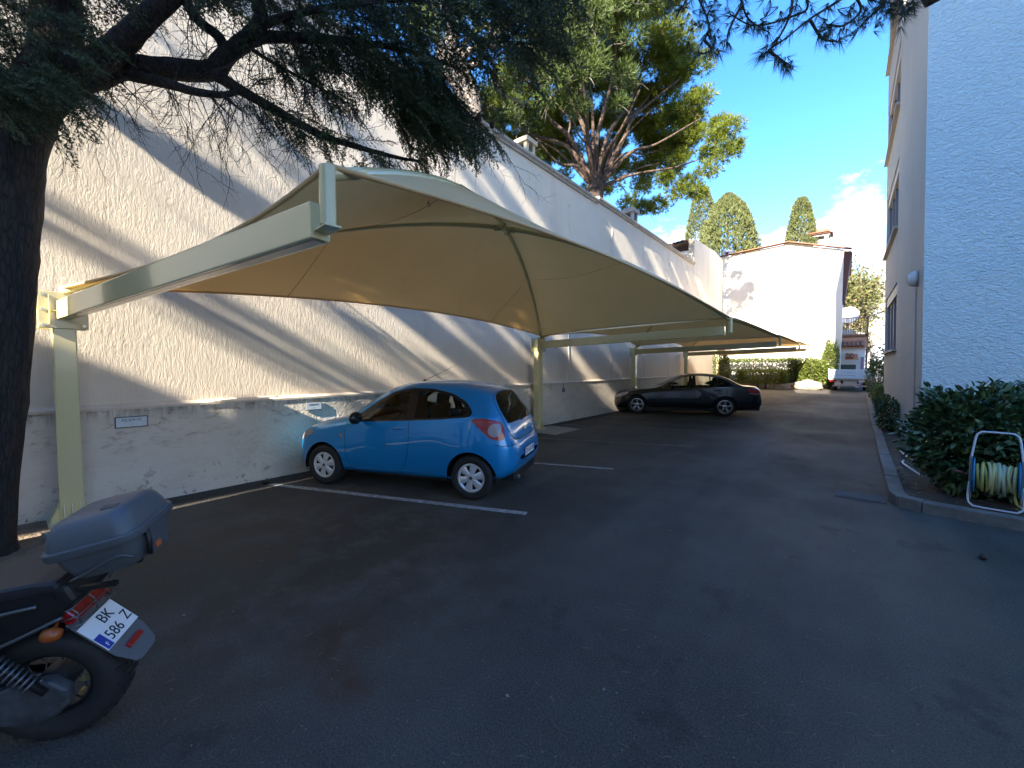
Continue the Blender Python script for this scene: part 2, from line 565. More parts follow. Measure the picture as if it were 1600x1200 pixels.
# ------------------------------------------------------------------ ground
def ground():
    xs = np.concatenate([np.linspace(-400, -14, 8), np.linspace(-12, 12, 25), np.linspace(14, 400, 8)])
    ys = np.concatenate([np.linspace(-200, -20, 6), np.linspace(-18, 60, 40), np.linspace(64, 900, 10)])
    V = [(x, y, zg(y)) for y in ys for x in xs]
    nx = len(xs)
    Fc = [(j * nx + i, j * nx + i + 1, (j + 1) * nx + i + 1, (j + 1) * nx + i) for j in range(len(ys) - 1) for i in range(nx - 1)]
    o = np_mesh('asphalt_ground', V, np.array(Fc), ASPHALT, smooth=True)
    tag(o, 'dark worn asphalt of the parking yard', kind='structure')
ground()
LINE = mat('road_line_paint', (0.42, 0.42, 0.41), 0.8, var=(14, (0.16, 0.16, 0.16), 0.13), bump=(90, 0.002))
LINE2 = mat('worn_line_paint', (0.20, 0.20, 0.20), 0.8, var=(9, (0.06, 0.06, 0.06), 0.12), bump=(90, 0.002))
def sheet(name, poly, z, M, label, kind='structure'):
    b = MB(); b.add([(x, y, z + zg(y)) for x, y in poly], [tuple(range(len(poly)))])
    o = b.build(name, M, fix=False)
    tag(o, label, kind=kind); return o
ST_A = R(21.2)                                  # stall lines and parked cars run at this angle to X
def stall_line(x0, y0, ln, w, M, label):
    dx, dy = math.cos(ST_A), math.sin(ST_A)
    nx, ny = -dy * w / 2, dx * w / 2
    n = 6
    b = MB()
    V = []
    for i in range(n + 1):
        x, y = x0 + dx * ln * i / n, y0 + dy * ln * i / n
        V += [(x - nx, y - ny, 0.004 + zg(y)), (x + nx, y + ny, 0.004 + zg(y))]
    b.add(V, [(2 * i, 2 * i + 2, 2 * i + 3, 2 * i + 1) for i in range(n)])
    o = b.build('parking_line', M, fix=False)
    tag(o, label, kind='structure')
stall_line(-6.55, 2.28, 4.0, 0.10, LINE, 'white parking line in front of the blue car')
stall_line(-6.45, 4.93, 3.75, 0.085, LINE, 'thin white parking line behind the blue car')
stall_line(-6.45, 7.62, 4.3, 0.08, LINE2, 'worn parking line beside the concrete slab')
stall_line(-6.45, 10.2, 4.3, 0.08, LINE2, 'faint parking line in the empty bay before the black car')
stall_line(-6.45, 12.7, 4.3, 0.08, LINE2, 'faint parking line along the black car')
stall_line(-6.45, 15.8, 4.3, 0.08, LINE2, 'faint parking line beyond the black car')
stall_line(-6.45, 18.6, 4.3, 0.08, LINE2, 'far faint parking line under the carport')
CONC = mat('concrete', (0.30, 0.285, 0.26), 0.9, var=(4, (0.20, 0.19, 0.17), 0.2), bump=(70, 0.004))
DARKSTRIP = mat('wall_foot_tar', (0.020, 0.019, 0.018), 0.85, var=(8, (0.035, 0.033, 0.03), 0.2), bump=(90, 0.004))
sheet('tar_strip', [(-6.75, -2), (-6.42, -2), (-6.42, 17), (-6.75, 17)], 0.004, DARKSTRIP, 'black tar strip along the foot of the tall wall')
slab = MB(); slab.box((-6.06, 9.15, 0.006), (1.0, 1.25, 0.016)); slab = slab.build('concrete_slab', CONC, bevel=0.004)
tag(slab, 'pale concrete footing slab under the second carport post', kind='structure')
sw = MB()
V = []; n = 40
DIRT = mat('dry_soil', (0.105, 0.075, 0.05), 0.95, var=(9, (0.20, 0.155, 0.105), 0.2), bump=(35, 0.03))
def soil_patch(name, cx, cy, rx, ry, z, label, seed):
    r = np.random.default_rng(seed); b = MB()
    rings = [(0.0, 1.0)] + [(k / 6, 1 - (k / 6) ** 2) for k in range(1, 7)]
    n = 28; V = [(cx, cy, z)]; ph = r.uniform(0, 6, 3)
    for k in range(1, 7):
        for i in range(n):
            t = 2 * math.pi * i / n
            q = k / 6 * (1 + 0.10 * math.sin(3 * t + ph[0]) + 0.06 * math.sin(7 * t + ph[1]))
            V.append((cx + rx * q * math.cos(t), cy + ry * q * math.sin(t), (z if k < 6 else -0.01) + r.uniform(-0.012, 0.012) * (k < 6)))
    Fc = [(0, 1 + i, 1 + (i + 1) % n) for i in range(n)]
    for k in range(5):
        for i in range(n):
            a = 1 + k * n; Fc.append((a + i, a + n + i, a + n + (i + 1) % n, a + (i + 1) % n))
    b.add(V, Fc); o = b.build(name, DIRT, smooth=True)
    tag(o, label, kind='structure'); return o
soil_patch('tree_pit_soil', -5.75, -0.25, 1.15, 0.95, 0.035, 'sandy soil around the foot of the cedar', 3)

# ------------------------------------------------------------------ kerb, planting bed
KERB = mat('kerb_concrete', (0.20, 0.18, 0.15), 0.9, var=(4.5, (0.10, 0.09, 0.072), 0.2), bump=(60, 0.006))
KP = [(0.78, 26.5), (0.46, 7.02), (0.52, 6.76), (0.72, 6.66), (6.5, 5.75)]
def kerb():
    root = empty('kerb', (0.46, 7, 0), 'low concrete kerb round the planting bed', 'kerb')
    root['kind'] = 'structure'; del root['category']
    base = np.array([0.46, 7, 0.0])
    W, H = 0.15, 0.13
    def inner(i):
        p = np.array(KP)
        def nrm(a, b):
            d = (b - a) / np.linalg.norm(b - a); return np.array([-d[1], d[0]])
        if i == 0: n = nrm(p[0], p[1])
        elif i == len(KP) - 1: n = nrm(p[-2], p[-1])
        else:
            n = nrm(p[i - 1], p[i]) + nrm(p[i], p[i + 1]); n /= np.linalg.norm(n)
            n = n / max(0.5, n @ nrm(p[i], p[i + 1]))
        return p[i] + n * W
    ins = [inner(i) for i in range(len(KP))]
    for i in range(len(KP) - 1):
        a0, a1 = np.array(KP[i]), np.array(KP[i + 1]); b0, b1 = ins[i], ins[i + 1]
        L = np.linalg.norm(a1 - a0); n = max(1, round(L / 0.98))
        for k in range(n):
            t0, t1 = k / n + 0.004 / L, (k + 1) / n - 0.004 / L
            q = [a0 + (a1 - a0) * t0, a0 + (a1 - a0) * t1, b0 + (b1 - b0) * t1, b0 + (b1 - b0) * t0]
            h = H + random.uniform(-0.008, 0.008); off = random.uniform(-0.006, 0.006)
            b = MB()
            vs = [(p[0] + off, p[1], zg(p[1]) - 0.03) for p in q] + [(p[0] + off, p[1], zg(p[1]) + h) for p in q]
            b.add(vs, [(3, 2, 1, 0), (4, 5, 6, 7), (0, 1, 5, 4), (1, 2, 6, 5), (2, 3, 7, 6), (3, 0, 4, 7)])
            b.build('kerb_stone', KERB, root, origin=base, bevel=0.014)
    return ins
kerb_in = kerb()
SOIL = mat('bed_soil', (0.045, 0.030, 0.021), 0.95, var=(7, (0.10, 0.07, 0.045), 0.2), bump=(28, 0.03))
def bed():
    poly = [tuple(p) for p in kerb_in]
    b = MB()
    ys = np.linspace(6.0, 26.5, 42); V = []; Fc = []
    rng = np.random.default_rng(5)
    def left(y):
        if y > 6.97: return np.interp(y, [7.0, 26.5], [0.60, 0.92])
        return 0.62
    def ymin(x): return np.interp(x, [0.6, 0.78, 6.5], [7.0, 6.8, 5.9])
    xs = [0, .06, .15, .3, .5, .75, 1.0]
    for j, y in enumerate(ys):
        for k, u in enumerate(xs):
            x = left(y) + u * (6.5 - left(y))
            yy = max(y, ymin(x))
            V.append((x, yy, zg(yy) + 0.085 + rng.uniform(-0.015, 0.02)))
    n = len(xs)
    for j in range(len(ys) - 1):
        for k in range(n - 1):
            Fc.append((j * n + k, j * n + k + 1, (j + 1) * n + k + 1, (j + 1) * n + k))
    b.add(V, Fc); o = b.build('planting_bed_soil', SOIL, smooth=True)
    tag(o, 'dark soil of the planting bed behind the kerb', kind='structure')
bed()
DRAIN = mat('drain_concrete', (0.085, 0.082, 0.078), 0.9, var=(12, (0.05, 0.05, 0.05), 0.2), bump=(60, 0.006))
b = MB(); b.box((0.18, 6.98, 0.004), (0.5, 0.34, 0.012)); b.box((0.18, 6.98, 0.011), (0.42, 0.26, 0.006))
tag(b.build('drain_cover', DRAIN, bevel=0.003), 'small concrete drain cover in the asphalt by the kerb corner', 'drain cover')

# ------------------------------------------------------------------ the tall wall on the left
XW, XP = -6.82, -6.74
CAPM = mat('wall_coping', (0.46, 0.42, 0.36), 0.9, var=(3, (0.30, 0.27, 0.23), 0.2), bump=(40, 0.006))
def tall_wall():
    L0, L1, zt, zl = -9.0, 24.6, 7.30, 1.22
    root = empty('boundary_wall', (XW, 8, 0), 'tall cream stucco wall with stained rough plinth along the carport', 'wall')
    og = (XW, 8, 0)
    b = MB(); n = 40
    b.box((XW - 0.15, (L0 + L1) / 2, (zl + zt) / 2), (0.30, L1 - L0, zt - zl)); b.build('upper_wall', STUCCO, root, origin=og)
    b = MB(); b.box((XP - 0.2, (L0 + L1) / 2, zl / 2 - 0.02), (0.40, L1 - L0, zl + 0.04 - 0.03)); b.build('plinth', PLINTH, root, origin=og)
    b = MB()
    b.prism([(XP + 0.012, zl - 0.035), (XP + 0.012, zl - 0.005), (XW + 0.0, zl + 0.03), (XW - 0.1, zl + 0.03), (XW - 0.1, zl - 0.035)], lambda u, v, w: (u, L0 + w, v), L1 - L0)
    b.build('ledge', mat('ledge_render', (0.62, 0.54, 0.44), 0.85, var=(5, (0.48, 0.41, 0.32), 0.2), bump=(40, 0.006)), root, origin=og)
    # coping: moulded stones, with the stepped-up end near Y 13 seen in the photograph
    y = L0
    while y < L1 - 0.01:
        y2 = min(y + 1.0, L1)
        up = 0.0
        if y >= 12.6: up = 0.10
        prof = [(XW - 0.36, zt + up), (XW + 0.05, zt + up), (XW + 0.05, zt + 0.05 + up), (XW + 0.10, zt + 0.09 + up), (XW + 0.10, zt + 0.15 + up), (XW - 0.15, zt + 0.21 + up), (XW - 0.40, zt + 0.15 + up)]
        b = MB(); b.prism(prof, lambda u, v, w, y=y: (u, y + 0.004 + w, v), y2 - y - 0.008)
        b.build('coping_stone', CAPM, root, origin=og)
        y = y2
    b = MB(); b.box((XW - 0.15, (12.6 + L1) / 2, zt + 0.05), (0.296, L1 - 12.6, 0.10)); b.build('wall_head', STUCCO, root, origin=og)
    # faint vertical cracks/joints, recessed shadow lines as thin raised render seams
    b = MB()
    for yy in (11.2, 14.2, 17.4, 20.5):
        pts = [(XW + 0.001, yy + 0.03 * math.sin(k * 1.7), 1.26 + k * 0.5) for k in range(12)]
        b.tube(pts, 0.012, 5)
    b.build('render_seam', STUCCO, root, origin=og, smooth=True)
    return root
tall_wall()
def wall_sign(y, z, lines, label, w=0.30, h=0.135):
    r = empty('wall_sign', (XP + 0.012, y, z), label, 'sign')
    b = MB(); b.box((0, 0, 0), (0.014, w, h)); b.build('sign_frame', mat('sign_frame_dark', (0.06, 0.065, 0.07), 0.5), r, bevel=0.003)
    b = MB(); b.box((0.009, 0, 0), (0.006, w - 0.022, h - 0.022)); b.build('sign_face', mat('sign_face_pale', (0.55, 0.60, 0.62), 0.45, var=(20, (0.45, 0.5, 0.52), 0.3)), r)
    for s, dz, t in lines:
        text(t, s, mat('sign_ink', (0.06, 0.09, 0.13), 0.6), r, basis((0.0125, 0, dz), (0, 1, 0), (0, 0, 1)))
wall_sign(0.92, 1.03, [(0.048, 0.024, 'RESERVE'), (0.032, -0.028, '1')], 'framed pale RESERVE plate on the shaded plinth near the first post')
wall_sign(3.12, 1.06, [(0.04, 0.02, 'RESERVE'), (0.03, -0.03, '2')], 'framed pale RESERVE plate on the sunlit rough plinth above the blue bonnet', 0.27, 0.135)
b = MB(); b.box((XP + 0.025, 10.75, 0.98), (0.05, 0.10, 0.12)); b.tube([(XP + 0.02, 10.75, 1.04), (XP + 0.02, 10.75, 1.19)], 0.008, 6)
tag(b.build('junction_box', mat('grey_box', (0.16, 0.16, 0.17), 0.6), bevel=0.006), 'small grey electrical box on the plinth behind the second post', 'electrical box')

def tile_roof(parent, og, p0, u, v, nu, nv, pitch=0.22, rad=0.10, length=0.42):
    """rows of half-round tiles: p0 eave corner, u along the eave, v up the slope (unit vectors)"""
    p0, u, v = Vector(p0), Vector(u).normalized(), Vector(v).normalized(); nrm = u.cross(v).normalized()
    if nrm.z < 0: nrm = -nrm
    me = None
    b = MB(); n = 6; V = []
    for e, r in ((0.0, rad), (length, rad * 0.82)):
        for k in range(n + 1):
            t = math.pi * k / n
            V.append(u * (math.cos(t) * r) + nrm * (math.sin(t) * r) + v * e)
    for e, r in ((0.0, rad - 0.018), ):
        for k in range(n + 1):
            t = math.pi * k / n
            V.append(u * (math.cos(t) * r) + nrm * (math.sin(t) * r) + v * e)
    Fc = [(k, k + 1, n + 2 + k, n + 1 + k) for k in range(n)] + [(k, 2 * n + 2 + k, 2 * n + 3 + k, k + 1) for k in range(n)]
    b.add(V, Fc)
    first = b.build('roof_tile', TILE, parent, smooth=False)
    me = first.data; cnt = 0
    for i in range(nu):
        for j in range(nv):
            o = first if cnt == 0 else bpy.data.objects.new('roof_tile', me)
            if cnt: link(o, parent)
            o.location = p0 + u * (pitch * (i + 0.5)) + v * (j * (length - 0.06)) + nrm * (0.012 * j * 0 + random.uniform(-0.006, 0.006)) - Vector(og)
            o.rotation_euler = (0, 0, random.uniform(-0.02, 0.02)); cnt += 1

def chimney(name, x, y, z0, w, h, M, label):
    og = (x, y, z0); r = empty(name, og, label, 'chimney')
    b = MB(); b.box((0, 0, h * 0.30), (w, w, h * 0.60)); b.build('stack', M, r)
    for sx in (-1, 1):
        for sy in (-1, 1):
            b = MB(); b.box((sx * w * 0.36, sy * w * 0.36, h * 0.72), (w * 0.26, w * 0.26, h * 0.24)); b.build('pier', M, r)
    b = MB(); b.box((0, 0, h * 0.90), (w * 1.25, w * 1.25, h * 0.12)); b.box((0, 0, h * 0.985), (w * 0.9, w * 0.9, h * 0.06)); b.build('cap', M, r, bevel=0.01)
    b = MB(); b.box((0, 0, h * 0.66), (w * 0.5, w * 0.5, h * 0.30)); b.build('flue', INK, r)
    return r
CREAMR = mat('cream_render', (0.62, 0.54, 0.36), 0.9, var=(3, (0.50, 0.42, 0.28), 0.2), bump=(40, 0.006))
GREYR = mat('grey_render', (0.42, 0.40, 0.37), 0.9, var=(3, (0.30, 0.28, 0.25), 0.2), bump=(40, 0.006))
chimney('chimney', -7.45, 9.75, 7.3, 0.42, 1.02, CREAMR, 'cream chimney with square openings behind the wall coping')
chimney('chimney', -7.6, 17.6, 7.3, 0.5, 1.35, GREYR, 'small grey chimney beyond the step in the coping')

WHITE_R = mat('white_render', (0.76, 0.72, 0.66), 0.9, var=(0.8, (0.70, 0.65, 0.57), 0.25), bump=(45, 0.004))
def back_houses():
    # low roof edge just past the grey chimney
    og = (-7.8, 19.5, 7.0)
    r = empty('roof_gable', og, 'dark tiled roof corner rising behind the grey chimney', 'roof')
    b = MB(); b.prism([(-1.4, 0), (1.2, 0), (1.2, 0.50), (-0.3, 1.15), (-1.4, 0.9)], lambda u, v, w: (-0.15 - w, u, v), 2.5); b.build('gable_wall', WHITE_R, r)
    DT = mat('old_tile', (0.11, 0.065, 0.045), 0.9, var=(3, (0.06, 0.045, 0.035), 0.2), bump=(20, 0.01))
    b = MB(); b.bar((-0.4, -0.5, 1.22), (-0.4, 1.5, 0.42), 1.3, 0.12); b.build('roof_slab', DT, r)
    # attic block rising flush with the wall
    og = (XW, 24.6, 7.3)
    r = empty('attic_house', og, 'pale attic block with small tiled roof at the far end of the tall wall', 'house')
    b = MB(); b.prism([(0, -7.3), (6.9, -7.3), (6.9, 1.75), (4.8, 1.9), (0.0, 1.62)], lambda u, v, w: (-w, u, v), 0.3); b.build('side_wall', STUCCO, r)
    b = MB(); b.box((-1.9, 0.15, 0.25), (3.2, 0.3, 1.5)); b.build('front_wall', WHITE_R, r)
    b = MB(); b.prism([(-4.2, 0.95), (-0.3, 1.38), (-0.3, 1.52), (-4.2, 1.05)], lambda u, v, w: (u, -0.25 + w, v), 2.2); b.build('roof_slab', DT, r)
    d = Vector((3.9, 0, 0.45)).normalized()
    tile_roof(r, (0, 0, 0), Vector((-4.2, -0.30, 1.06)), d, Vector((0, 0.96, 0.25)), 17, 3)
back_houses()

GABLE_Y = 32.0
def gable_house():
    og = (-3.7, GABLE_Y, 0)
    r = empty('gable_house', og, 'blazing white gable house closing the far end of the yard', 'house')
    GW = mat('white_house_render', (0.80, 0.76, 0.68), 0.9, var=(0.7, (0.74, 0.68, 0.58), 0.25), bump=(50, 0.004))
    xl, xr, xp = -7.3, -0.30, -3.1
    zl_, zr_, zp = pt(1128, 402, 1)[2], 0, 0
    zl_, zp, zr_ = 9.35, 9.62, 8.75
    b = MB(); b.prism([(xl, -0.3), (xr, -0.3), (xr, zr_), (xp, zp), (xl, zl_)], lambda u, v, w: (u, GABLE_Y + w, v), 0.35); b.build('gable_wall', GW, r, origin=og)
    b = MB(); b.box((xr - 0.175, GABLE_Y + 4.5, zr_ / 2 - 0.2), (0.35, 8.3, zr_ - 0.1)); b.build('side_wall', GW, r, origin=og)
    # eave soffit and tiles along the verge
    b = MB(); b.box((xr + 0.22, GABLE_Y + 2.2, zr_ - 1.35), (0.40, 4.6, 2.6)); 
    br = mat('brown_shutter', (0.10, 0.04, 0.028), 0.7, bump=(20, 0.004))
    b = MB(); b.prism([(0.0, 0), (0.0, -2.9), (0.12, -2.9), (0.34, -0.3), (0.34, 0)], lambda u, v, w: (xr + u + 0.003, GABLE_Y + 0.1 + w, zr_ - 0.12 + v), 2.6); b.build('eave_soffit', br, r, origin=og)
    for (xa, za), (xb, zb) in (((xl, zl_), (xp, zp)), ((xp, zp), (xr + 0.25, zr_ - 0.08))):
        L = math.hypot(xb - xa, zb - za); n = int(L / 0.24)
        for i in range(n):
            t0, t1 = i / n, (i + 1) / n
            b = MB()
            A = Vector((xa + (xb - xa) * t0, GABLE_Y - 0.10, za + (zb - za) * t0 + 0.05)); B = Vector((xa + (xb - xa) * (t1 + 0.12 / L), GABLE_Y - 0.10, za + (zb - za) * (t1 + 0.12 / L) + 0.065))
            d = (B - A)
            n_ = 5; V = []
            for q, rr in ((A, 0.085), (B, 0.075)):
                for k in range(n_ + 1):
                    a = math.pi * k / n_
                    V.append(q + Vector((0, math.cos(a) * 0.18, math.sin(a) * rr)))
            b.add(V, [(k, k + 1, n_ + 2 + k, n_ + 1 + k) for k in range(n_)])
            b.build('roof_tile', TILE, r, origin=og)
    rs = mat('roof_back_tiles', (0.30, 0.13, 0.07), 0.9, var=(6, (0.19, 0.09, 0.06), 0.2), bump=(12, 0.03))
    b = MB(); b.prism([(xl, zl_), (xp, zp), (xr + 0.4, zr_ - 0.13), (xr + 0.4, zr_ - 0.2), (xp, zp - 0.1), (xl, zl_ - 0.1)], lambda u, v, w: (u, GABLE_Y + 0.36 + w, v), 8.0); b.build('roof', rs, r, origin=og)
    # faint yellow stains are broad patches of old paint
    b = MB(); b.add([(0, 0, 0)], []); 
gable_house()
chimney('chimney', -6.9, 33.2, 9.15, 0.5, 0.95, mat('blue_shade_render', (0.60, 0.62, 0.64), 0.9, bump=(40, .004)), 'little white chimney at the left end of the white house roof')
def tower():
    og = (-2.15, 46.0, -0.75)
    r = empty('roof_turret', og, 'white square turret with an orange tiled hood behind the white house', 'turret')
    b = MB(); b.box((0, 0, 6.6), (1.3, 1.3, 13.2)); b.build('shaft', WHITE_R, r)
    for sx, sy in ((-1, -1), (1, -1), (1, 1), (-1, 1)):
        b = MB(); b.box((sx * 0.50, sy * 0.50, 13.55), (0.25, 0.25, 0.75)); b.build('pillar', WHITE_R, r)
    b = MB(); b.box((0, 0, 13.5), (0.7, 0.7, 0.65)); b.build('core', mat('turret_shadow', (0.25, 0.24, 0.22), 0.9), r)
    b = MB(); b.box((0, 0, 13.98), (1.5, 1.5, 0.14)); b.build('slab', WHITE_R, r)
    b = MB(); s = 0.95; b.add([(-s, -s, 14.05), (s, -s, 14.05), (s, s, 14.05), (-s, s, 14.05), (0, 0, 14.65)], [(0, 1, 2, 3), (0, 4, 1), (1, 4, 2), (2, 4, 3), (3, 4, 0)])
    b.build('roof', TILE, r)
    for i in range(9):
        for k in range(3):
            if abs(i - 4) > 4 - k: continue
            b = MB(); x = -0.85 + i * 0.2125; y0 = -s - 0.03 + k * 0.36; z0 = 14.07 + k * 0.17
            V = []
            for yy, zz in ((y0, z0), (y0 + 0.42, z0 + 0.22)):
                for q in range(5):
                    a = math.pi * q / 4; V.append((x + 0.12 * math.cos(a), yy, zz + 0.10 * math.sin(a)))
            b.add(V, [(q, q + 1, 6 + q, 5 + q) for q in range(4)]); b.build('roof_tile', TILE, r)
tower()

# ------------------------------------------------------------------ apartment building on the right
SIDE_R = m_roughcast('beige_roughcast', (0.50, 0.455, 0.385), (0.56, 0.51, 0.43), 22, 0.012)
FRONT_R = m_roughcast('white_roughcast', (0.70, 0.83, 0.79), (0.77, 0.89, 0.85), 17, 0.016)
WGLASS = mat('dark_window_glass', (0.03, 0.035, 0.04), 0.05, spec=0.8)
FRAME = mat('window_frame_grey', (0.20, 0.17, 0.18), 0.5)
SILL = mat('window_sill', (0.42, 0.36, 0.30), 0.8)
def right_building():
    X0, Y0, YM, Y1, H = 1.06, 10.2, 15.2, 20.2, 16.0
    og = (X0, Y0, 0)
    r = empty('apartment_building', og, 'tall apartment block with rough white front and beige side right of the road', 'building')
    lean = Matrix.Shear('XY', 4, (0.0, 0.0)) if False else None
    k = -0.016                                  # the side leans very slightly over the road
    def sh(p): return (p[0] + k * p[2], p[1], p[2])
    def sbox(name, x0, x1, y0, y1, z0, z1, M, bevel=0.0):
        b = MB()
        c = [(x, y, z) for x in (x0, x1) for y in (y0, y1) for z in (z0, z1)]
        b.add([sh(p) for p in c], [(0, 1, 3, 2), (4, 6, 7, 5), (0, 4, 5, 1), (2, 3, 7, 6), (0, 2, 6, 4), (1, 5, 7, 3)])
        return b.build(name, M, r, origin=og, bevel=bevel)
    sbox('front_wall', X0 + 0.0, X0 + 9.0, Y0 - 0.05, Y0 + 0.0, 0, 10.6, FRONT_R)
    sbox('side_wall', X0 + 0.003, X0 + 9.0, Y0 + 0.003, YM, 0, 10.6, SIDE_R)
    # far half of the side has windows between piers
    floors = [(2.2, 4.05), (5.55, 7.5), (8.85, 10.7), (12.0, 13.8)]
    zc = 0
    for (a, b_) in floors + [(H, H)]:
        sbox('spandrel', X0 + 0.03, X0 + 9, YM + 0.003, Y1, zc, a, SIDE_R)
        zc = b_
    for (a, b_) in floors:
        sbox('pier', X0 + 0.034, X0 + 9, YM + 0.003, YM + 0.35, a + 0.002, b_ - 0.002, SIDE_R)
        sbox('pier', X0 + 0.034, X0 + 9, Y1 - 0.45, Y1, a + 0.002, b_ - 0.002, SIDE_R)
        w = sbox('window', X0 + 0.17, X0 + 0.20, YM + 0.36, Y1 - 0.46, a + 0.01, b_ - 0.01, WGLASS)
        ny = 4
        for q in range(ny + 1):
            y = YM + 0.38 + (Y1 - 0.48 - YM - 0.38) * q / ny
            bb = MB(); c = [(x, yy, z) for x in (X0 + 0.10, X0 + 0.17) for yy in (y - 0.04, y + 0.04) for z in (a + 0.01, b_ - 0.01)]
            bb.add([sh(p) for p in c], [(0, 1, 3, 2), (4, 6, 7, 5), (0, 4, 5, 1), (2, 3, 7, 6), (0, 2, 6, 4), (1, 5, 7, 3)])
            bb.build('window_frame', FRAME, w, origin=og)
        sbox('sill', X0 - 0.07, X0 + 0.18, YM + 0.2, Y1 - 0.3, a - 0.07, a - 0.004, SILL, 0.008)
        sbox('roller_shutter_box', X0 + 0.06, X0 + 0.165, YM + 0.36, Y1 - 0.46, b_ - 0.28, b_ - 0.012, mat('shutter_box', (0.50, 0.44, 0.36), 0.7))
    b = MB(); b.tube([sh((X0 - 0.008, Y0 + 0.9, z)) for z in (0.2, 1.5, 3.2)], 0.012, 6); b.build('conduit', SIDE_R, r, origin=og, smooth=True)
    # bulkhead lamp on the side wall, near the corner
    zz = 3.37; xx = X0 + k * zz; og2 = (xx, Y0 + 0.75, zz)
    lp = empty('wall_lamp', og2, 'round white bulkhead lamp on the beige side of the apartment block', 'lamp')
    b = MB(); b.lathe([(0.0, -0.02), (0.135, -0.02), (0.15, 0.0), (0.15, -0.05), (0.14, -0.075)], 24, axis='x'); b.build('base', mat('lamp_base_white', (0.62, 0.58, 0.52), 0.5), lp, smooth=True)
    b = MB(); b.lathe([(0.135, -0.07), (0.125, -0.10), (0.085, -0.135), (0.0, -0.15)], 24, axis='x'); b.build('diffuser', mat('lamp_diffuser', (0.62, 0.60, 0.56), 0.25), lp, smooth=True)
    b = MB(); b.tube([(-0.10 - 0.05 * math.sin(math.pi * t / 8), 0, -0.13 + 0.26 * t / 8) for t in range(9)], 0.009, 6); b.build('guard', mat('lamp_guard', (0.30, 0.28, 0.26), 0.5), lp, smooth=True)
right_building()
# a further block, seen as a thin bluish strip past the first
b = MB(); b.box((1.75 + 2, 27, 3.2), (4.4, 5.0, 6.4)); 
tag(b.build('rear_annex', mat('bluish_render', (0.55, 0.60, 0.62), 0.9, bump=(20, .01))), 'low bluish annex beyond the apartment block', 'building')

# the blocks behind the camera that keep the yard in shade
def block(name, x0, x1, y0, y1, h, label, M):
    og = ((x0 + x1) / 2, y1, 0); r = empty(name, og, label, 'building')
    b = MB(); b.box(((x0 + x1) / 2, (y0 + y1) / 2, h / 2), (x1 - x0, y1 - y0, h)); b.build('wall', M, r, origin=og)
    b = MB(); b.box(((x0 + x1) / 2, (y0 + y1) / 2, h + 0.1), (x1 - x0 + 0.5, y1 - y0 + 0.5, 0.2)); b.build('roof', GREYR, r, origin=og)
    nx = int((x1 - x0) / 3)
    for i in range(nx):
        for k in range(int(h / 3)):
            x = x0 + (x1 - x0) * (i + 0.5) / nx
            b = MB(); b.box((x, y1 + 0.01, 1.6 + 3 * k), (1.3, 0.06, 1.5)); b.build('window', WGLASS, r, origin=og)
YB = -16.0
def shade_h(y, z): return z - SUN_D[2] / SUN_D[1] * (y - YB)
block('garden_house', -17, -4.78, YB - 8, YB, shade_h(0.12, 1.92) - 0.2, 'low house behind the camera', WHITE_R)
block('shade_block', -4.4, -3.13, YB - 1.2, YB - 0.03, 13.6, 'narrow unseen block added behind the camera to shade the ground under the first canopy', WHITE_R)  # unseen block added to keep sun off the ground and car under the canopy
block('apartment_tower', -3.1, 34, YB - 9, YB - 0.02, 25, 'tall white apartment block behind the camera', WHITE_R)

# ------------------------------------------------------------------ carport: posts, beams, arched tubes, stretched fabric
FABRIC = None
def m_fabric():
    t = NT('canopy_pvc', 0.55)
    big = t.noise(0.7, detail=3)
    st = t.noise(2.5, detail=7, rough=0.7)
    c = t.mix(t.ramp(big, 0.3, 0.7), (0.68, 0.475, 0.235), (0.72, 0.52, 0.265))
    c = t.mix(t.math('MULTIPLY', t.ramp(st, 0.55, 0.8), 0.25), c, (0.34, 0.27, 0.15))
    t.color(c)
    out = t.n['Material Output']; tr = t.n.new('ShaderNodeBsdfTranslucent'); tr.inputs[0].default_value = (1.0, 0.60, 0.20, 1)
    ms = t.n.new('ShaderNodeMixShader'); ms.inputs[0].default_value = 0.19
    t.l.new(t.b.outputs[0], ms.inputs[1]); t.l.new(tr.outputs[0], ms.inputs[2]); t.l.new(ms.outputs[0], out.inputs[0])
    return t.M
FABRIC = m_fabric()
PX = -6.50
POST_Y = [0.38, 9.10, 15.6, 22.4, 29.2]
TIP = [(-2.16, 1.06), (-2.0, 9.55), (-1.85, 16.4), (-1.80, 22.9), (-1.80, 29.4)]
BEAM_P, BEAM_T = 2.29, 2.46                     # beam axis height at post and tip
